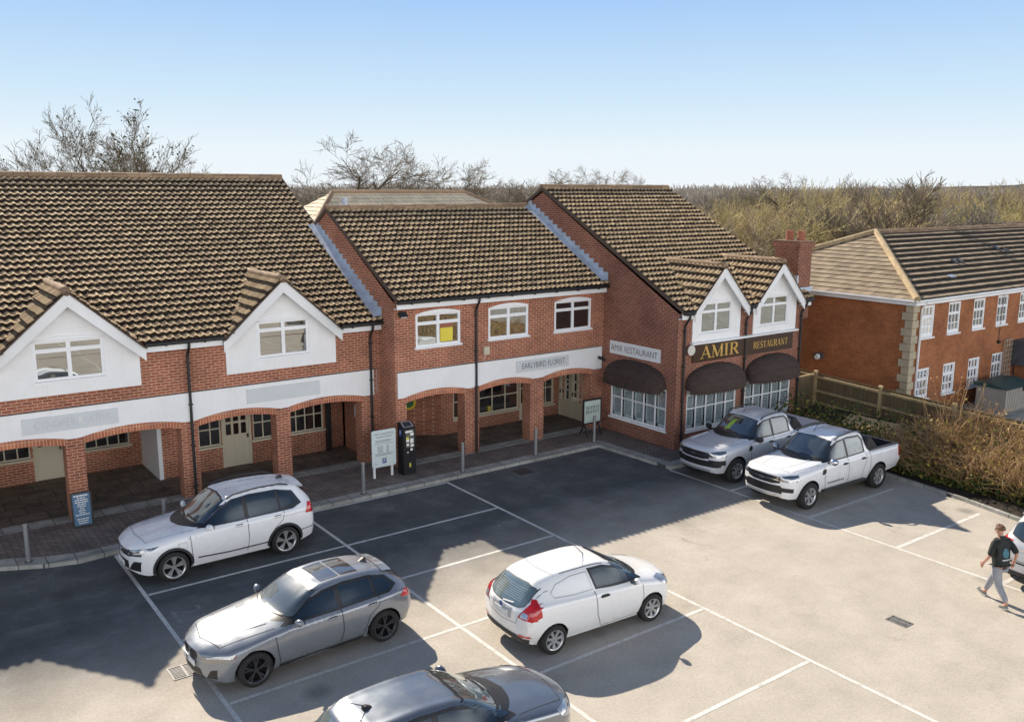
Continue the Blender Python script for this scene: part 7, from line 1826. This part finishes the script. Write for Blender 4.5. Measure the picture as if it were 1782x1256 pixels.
# ---------------------------------------------------------------- silver people carrier at the right edge
def suv_edge():
    S = [sec(0.00, .36, .52, .54, .60, .72, .58, .80, .52, .86, .40, .88, .10),
         sec(0.35, .24, .82, .54, .88, .80, .87, .94, .78, 1.0, .55, 1.02, .08),
         sec(1.20, .24, .84, .58, .91, .90, .90, 1.04, .82, 1.09, .58, 1.12, .06),
         sec(2.20, .24, .84, .58, .915, .95, .905, 1.09, .845, 1.58, .62, 1.63, .05),
         sec(3.00, .24, .84, .58, .915, .97, .905, 1.11, .845, 1.64, .62, 1.70, 0),
         sec(3.95, .25, .84, .60, .915, 1.0, .90, 1.14, .83, 1.62, .60, 1.68, -.03),
         sec(4.22, .28, .84, .62, .91, 1.02, .89, 1.15, .81, 1.52, .60, 1.60, -.06),
         sec(4.42, .32, .82, .62, .89, 1.0, .87, 1.12, .78, 1.20, .58, 1.24, -.08),
         sec(4.56, .38, .74, .62, .83, .86, .80, .96, .70, 1.0, .52, 1.02, -.10)]
    c = Car('parked_car', 'silver people carrier seen from behind at the right edge, beside the walking person', (24.80, 8.06, 0), pi+radians(-.8), S, 'p_suv', (.90, 3.65), .335, .39, .92)
    win = [(1.7, 1.10), (2.1, 1.40), (2.5, 1.55), (3.2, 1.60), (3.9, 1.57), (4.12, 1.45), (4.16, 1.22), (3.4, 1.14)]
    c.both('window_trim', inset(win, .02), 'black', .004); c.both('side_window', [(1.9, 1.12), (2.15, 1.38), (2.5, 1.53), (3.0, 1.57), (3.0, 1.14)], 'car_glass', .008); c.both('side_window', [(3.1, 1.15), (3.1, 1.575), (3.86, 1.55), (4.06, 1.44), (4.10, 1.24)], 'car_glass', .008)
    rw_ = smoothpoly([(-.64, 1.17), (-.58, 1.56), (.58, 1.56), (.64, 1.17)], 1)
    c.decal('rear_window_surround', 'r', inset(rw_, .03), 'black', .004); c.decal('rear_window', 'r', rw_, 'car_screen', .008)
    c.decal('windscreen', 'f', [(-.68, 1.15), (.68, 1.15), (.58, 1.54), (-.58, 1.54)], 'car_screen', .007)
    for sg in (1, -1):
        c.decal('tail_light', 'r', [(sg*.66, .92), (sg*.86, .92), (sg*.84, 1.14), (sg*.68, 1.12)], 'red_lamp', .009); c.decal('tail_light', 'y', [(4.24, .94), (4.46, .92), (4.44, 1.12), (4.26, 1.18)], 'red_lamp', .009, sg)
        m = MB(); m.tube([(2.3, sg*.64, 1.62), (2.5, sg*.635, 1.70), (3.2, sg*.63, 1.745), (3.9, sg*.61, 1.72), (4.05, sg*.60, 1.66)], .02, 8); m.build('roof_rail', MAT['chrome'], c.t, world=False)
    c.line('bumper_strip', 'r', [(-.80, .66), (0, .66), (.80, .66)], .04, 'black', .010); c.line('tailgate_trim', 'r', [(-.45, .98), (.45, .98)], .035, 'chrome', .012); c.decal('bumper_valance', 'r', [(-.70, .38), (.70, .38), (.74, .46), (-.74, .46)], 'cladding', .008)
    c.line('tailgate_seam', 'r', [(-.74, 1.1), (-.72, .72), (0, .70), (.72, .72), (.74, 1.1)], .011, 'seam', .005)
    c.plate('r', 0, .84, .50, .11, c.hit('r', 0, .84)[0].x+.012); c.wheelset((7, .0, .04, .06, 0), rim='alloy', rr=.235); c.mirror(1.85, 1.12, .90)
    arch_trim(c, .05, r=.385)
suv_edge()

# ================================================================== the person crossing the car park
def skinned(name, nodes, edges, mat, parent, root, sub=2, smooth_it=None):
    names = list(nodes); me = bpy.data.meshes.new(name)
    me.from_pydata([nodes[n][0] for n in names], [(names.index(a), names.index(b)) for a, b in edges], [])
    o = bpy.data.objects.new(name, me); COL.objects.link(o)
    m = o.modifiers.new('skin', 'SKIN'); m.use_smooth_shade = True
    for i, n in enumerate(names):
        d = me.skin_vertices[0].data[i]; r = nodes[n][1]; d.radius = r if isinstance(r, tuple) else (r, r); d.use_root = (n == root)
    s_ = o.modifiers.new('sub', 'SUBSURF'); s_.levels = sub; s_.render_levels = sub
    dg = bpy.context.evaluated_depsgraph_get(); dg.update()
    m2 = bpy.data.meshes.new_from_object(o.evaluated_get(dg)); m2.name = name; bpy.data.objects.remove(o)
    m2.materials.clear(); m2.materials.append(mat); m2.polygons.foreach_set('material_index', [0]*len(m2.polygons)); m2.polygons.foreach_set('use_smooth', [True]*len(m2.polygons))
    q = bpy.data.objects.new(name, m2); COL.objects.link(q); q.parent = parent
    return q
MAT['skin'] = plain('skin', (.50, .27, .19), .55, .1, 9)
MAT['hair'] = plain('brown_hair', (.16, .075, .035), .6, .45, 22, bmp=.5)
MAT['hoodie'] = plain('dark_hoodie', (.018, .022, .021), .85, .3, 7, bmp=.3)
MAT['joggers'] = plain('grey_joggers', (.30, .31, .33), .9, .18, 9, bmp=.35)
MAT['trainer'] = plain('grey_trainers', (.20, .19, .17), .7, .3, 12)
MAT['sole'] = plain('white_sole', (.55, .54, .50), .7, .1, 6)
PT = thing('person', 'person in a dark hoodie, grey joggers and trainers walking past the silver car', 'person', (19.30, 8.45, 0), atan2(-.24, .97))
# local frame: +y forward, -x is the person's left, z up
def P_(f, l, z): return (-l, f, z)
body = {'pel': (P_(0, 0, .93), (.145, .105)), 'sp': (P_(.02, 0, 1.12), (.135, .10)), 'ch': (P_(.05, 0, 1.33), (.155, .105)), 'nb': (P_(.06, 0, 1.455), .06), 'nk': (P_(.075, 0, 1.525), .052), 'hd': (P_(.105, 0, 1.615), (.070, .085)), 'tp': (P_(.10, 0, 1.70), (.068, .080)),
 'rh': (P_(0, -.095, .90), .085), 'rk': (P_(.22, -.10, .50), .055), 'ra': (P_(.36, -.095, .12), .036), 'rt': (P_(.50, -.095, .10), .03),
 'lh': (P_(0, .095, .90), .085), 'lk': (P_(-.05, .10, .49), .055), 'la': (P_(-.33, .10, .14), .036), 'lt': (P_(-.21, .10, .05), .03),
 'ls': (P_(.05, .18, 1.41), .055), 'le': (P_(.06, .25, 1.13), .042), 'lw': (P_(.20, .235, .93), .028), 'lp': (P_(.245, .23, .865), (.020, .038)),
 'rs': (P_(.05, -.18, 1.41), .055), 're': (P_(-.15, -.27, 1.17), .042), 'rw': (P_(-.07, -.33, .95), .028), 'rp': (P_(-.045, -.335, .88), (.020, .038))}
edges = [('pel', 'sp'), ('sp', 'ch'), ('ch', 'nb'), ('nb', 'nk'), ('nk', 'hd'), ('hd', 'tp'), ('pel', 'rh'), ('rh', 'rk'), ('rk', 'ra'), ('ra', 'rt'), ('pel', 'lh'), ('lh', 'lk'), ('lk', 'la'), ('la', 'lt'),
 ('ch', 'ls'), ('ls', 'le'), ('le', 'lw'), ('lw', 'lp'), ('ch', 'rs'), ('rs', 're'), ('re', 'rw'), ('rw', 'rp')]
for s_, p0, dirv in (('l', Vector(body['lp'][0]), Vector(P_(.35, .0, -1)).normalized()), ('r', Vector(body['rp'][0]), Vector(P_(.25, -.05, -1)).normalized())):
    fw = Vector(P_(1, 0, .3)).normalized()
    for i, (off, ln) in enumerate(((-.030, .075), (-.010, .085), (.010, .080), (.029, .062))):
        a = p0+fw*off+dirv*.035; b = a+dirv*ln*.55+fw*.004; c = b+dirv*ln*.45+Vector(P_(-.0, -.02 if s_ == 'l' else .02, 0))
        for k, (q, r) in enumerate(((a, .0095), (b, .009), (c, .0075))): body[f'{s_}f{i}{k}'] = (tuple(q), r)
        edges += [(s_+'p', f'{s_}f{i}0'), (f'{s_}f{i}0', f'{s_}f{i}1'), (f'{s_}f{i}1', f'{s_}f{i}2')]
    w_ = Vector(body[s_+'w'][0]); a = p0+fw*.036-dirv*.03; b = a+dirv*.04+fw*.018; c = b+dirv*.03
    for k, (q, r) in enumerate(((a, .011), (b, .010), (c, .008))): body[f'{s_}t{k}'] = (tuple(q), r)
    edges += [(s_+'p', s_+'t0'), (s_+'t0', s_+'t1'), (s_+'t1', s_+'t2')]
bd = skinned('body', body, edges, MAT['skin'], PT, 'pel')
# face: nose, ears, eyes, brows, mouth
hc = Vector(P_(.115, 0, 1.625))
def blob(name, c, r, mat, par, seg=10):
    bm = bmesh.new(); bmesh.ops.create_uvsphere(bm, u_segments=seg, v_segments=seg-2, radius=1)
    for v in bm.verts: v.co = Vector((v.co.x*r[0], v.co.y*r[1], v.co.z*r[2]))+Vector(c)
    me = bpy.data.meshes.new(name); bm.to_mesh(me); bm.free(); me.materials.append(mat); me.polygons.foreach_set('use_smooth', [True]*len(me.polygons))
    o = bpy.data.objects.new(name, me); COL.objects.link(o); o.parent = par; return o
blob('nose', hc+Vector((0, .093, -.015)), (.013, .020, .020), MAT['skin'], bd); blob('mouth', hc+Vector((0, .078, -.055)), (.024, .010, .007), plain('lips', (.36, .13, .10), .5, .1, 9), bd)
for sx_ in (-1, 1):
    blob('ear', hc+Vector((sx_*.074, -.005, -.005)), (.012, .022, .032), MAT['skin'], bd); blob('eye', hc+Vector((sx_*.030, .080, .012)), (.012, .008, .008), MAT['black'], bd); blob('eyebrow', hc+Vector((sx_*.030, .083, .030)), (.020, .006, .005), MAT['hair'], bd)
bm = bmesh.new(); rngp = np.random.default_rng(4)
bmesh.ops.create_uvsphere(bm, u_segments=26, v_segments=18, radius=1)
for v in list(bm.verts):
    if v.co.z < -.25 or (v.co.y > .55 and v.co.z < .42): bm.verts.remove(v); continue
for v in bm.verts:
    k = 1+rngp.normal(0, .055); v.co = Vector((v.co.x*.094*k, v.co.y*.112*k-.012, v.co.z*.098*k+.055))+hc
me = bpy.data.meshes.new('hair'); bm.to_mesh(me); bm.free(); me.materials.append(MAT['hair']); o = bpy.data.objects.new('hair', me); COL.objects.link(o); o.parent = bd
# clothes
T_ = {'b': (P_(-.01, 0, .90), (.20, .155)), 'p': (P_(.01, 0, 1.06), (.205, .150)), 'c': (P_(.045, 0, 1.30), (.215, .145)), 'n': (P_(.05, 0, 1.44), (.12, .09)), 'h': (P_(-.02, 0, 1.485), (.105, .07)),
      'ls': (P_(.045, .195, 1.40), .085), 'lm': (P_(.05, .235, 1.26), .075), 'le': (P_(.065, .255, 1.10), .070), 'rs': (P_(.045, -.195, 1.40), .085), 'rm': (P_(-.06, -.245, 1.28), .075), 're': (P_(-.15, -.275, 1.15), .068)}
hd_ = skinned('hoodie', T_, [('b', 'p'), ('p', 'c'), ('c', 'n'), ('n', 'h'), ('c', 'ls'), ('ls', 'lm'), ('lm', 'le'), ('c', 'rs'), ('rs', 'rm'), ('rm', 're')], MAT['hoodie'], PT, 'p')
J_ = {'p': (P_(0, 0, .93), (.150, .120)), 'rh': (P_(.03, -.09, .82), (.105, .110)), 'rm': (P_(.13, -.10, .66), .105), 'rk': (P_(.235, -.10, .48), .085), 'rc': (P_(.31, -.10, .30), .072), 'ra': (P_(.37, -.098, .155), .058),
      'lh': (P_(0, .09, .82), (.105, .110)), 'lm': (P_(-.03, .10, .66), .105), 'lk': (P_(-.075, .10, .48), .085), 'lc': (P_(-.20, .10, .32), .072), 'la': (P_(-.315, .10, .175), .058)}
jg = skinned('joggers', J_, [('p', 'rh'), ('rh', 'rm'), ('rm', 'rk'), ('rk', 'rc'), ('rc', 'ra'), ('p', 'lh'), ('lh', 'lm'), ('lm', 'lk'), ('lk', 'lc'), ('lc', 'la')], MAT['joggers'], PT, 'p')
for heel, ball, toe in ((P_(.335, -.095, .055), P_(.47, -.095, .085), P_(.565, -.095, .125)), (P_(-.355, .10, .085), P_(-.235, .10, .045), P_(-.145, .10, .042))):
    sh = skinned('shoe', {'h': (heel, (.042, .050)), 'b': (ball, (.050, .042)), 't': (toe, (.040, .030))}, [('h', 'b'), ('b', 't')], MAT['trainer'], PT, 'b')
    m = MB(); m.bar(Vector(heel)-Vector((0, 0, .042)), Vector(ball)-Vector((0, 0, .038)), .095, .025); m.bar(Vector(ball)-Vector((0, 0, .038)), Vector(toe)-Vector((0, 0, .026)), .085, .022); m.build('sole', MAT['sole'], sh, world=False)
# print on the back of the hoodie, pale shirt hem at the front
bv = BVHTree.FromObject(hd_, bpy.context.evaluated_depsgraph_get())
def back(x, z, off=.006):
    h = bv.ray_cast(Vector((x, -1, z)), Vector((0, 1, 0)))[0]; return (x, (h.y if h else -.1)-off, z)
m = MB(); k = 18; R2 = [[back(r*cos(2*pi*i/k), 1.19+r*1.15*sin(2*pi*i/k)) for i in range(k+1)] for r in (.002, .045, .09)]; m.grid(R2); m.build('back_print', plain('teal_print', (.05, .17, .21), .7, .35, 18), hd_, world=False, fix=False)
m = MB(); m.grid([[back(x, z) for x in np.linspace(-.10, .10, 8)] for z in (1.035, 1.06)]); m.build('back_lettering', plain('white_print', (.55, .58, .60), .7, .3, 30), hd_, world=False, fix=False)
m = MB()
def front(x, z, off=.008):
    h = bv.ray_cast(Vector((x, 1, z)), Vector((0, -1, 0)))[0]; return (x, (h.y if h else .1)+off, z)
m.grid([[front(x, z) for x in np.linspace(-.10, .06, 6)] for z in np.linspace(1.0, 1.32, 7)]); m.build('pale_shirt', plain('pale_shirt', (.62, .60, .58), .8, .1, 8), hd_, world=False, fix=False)
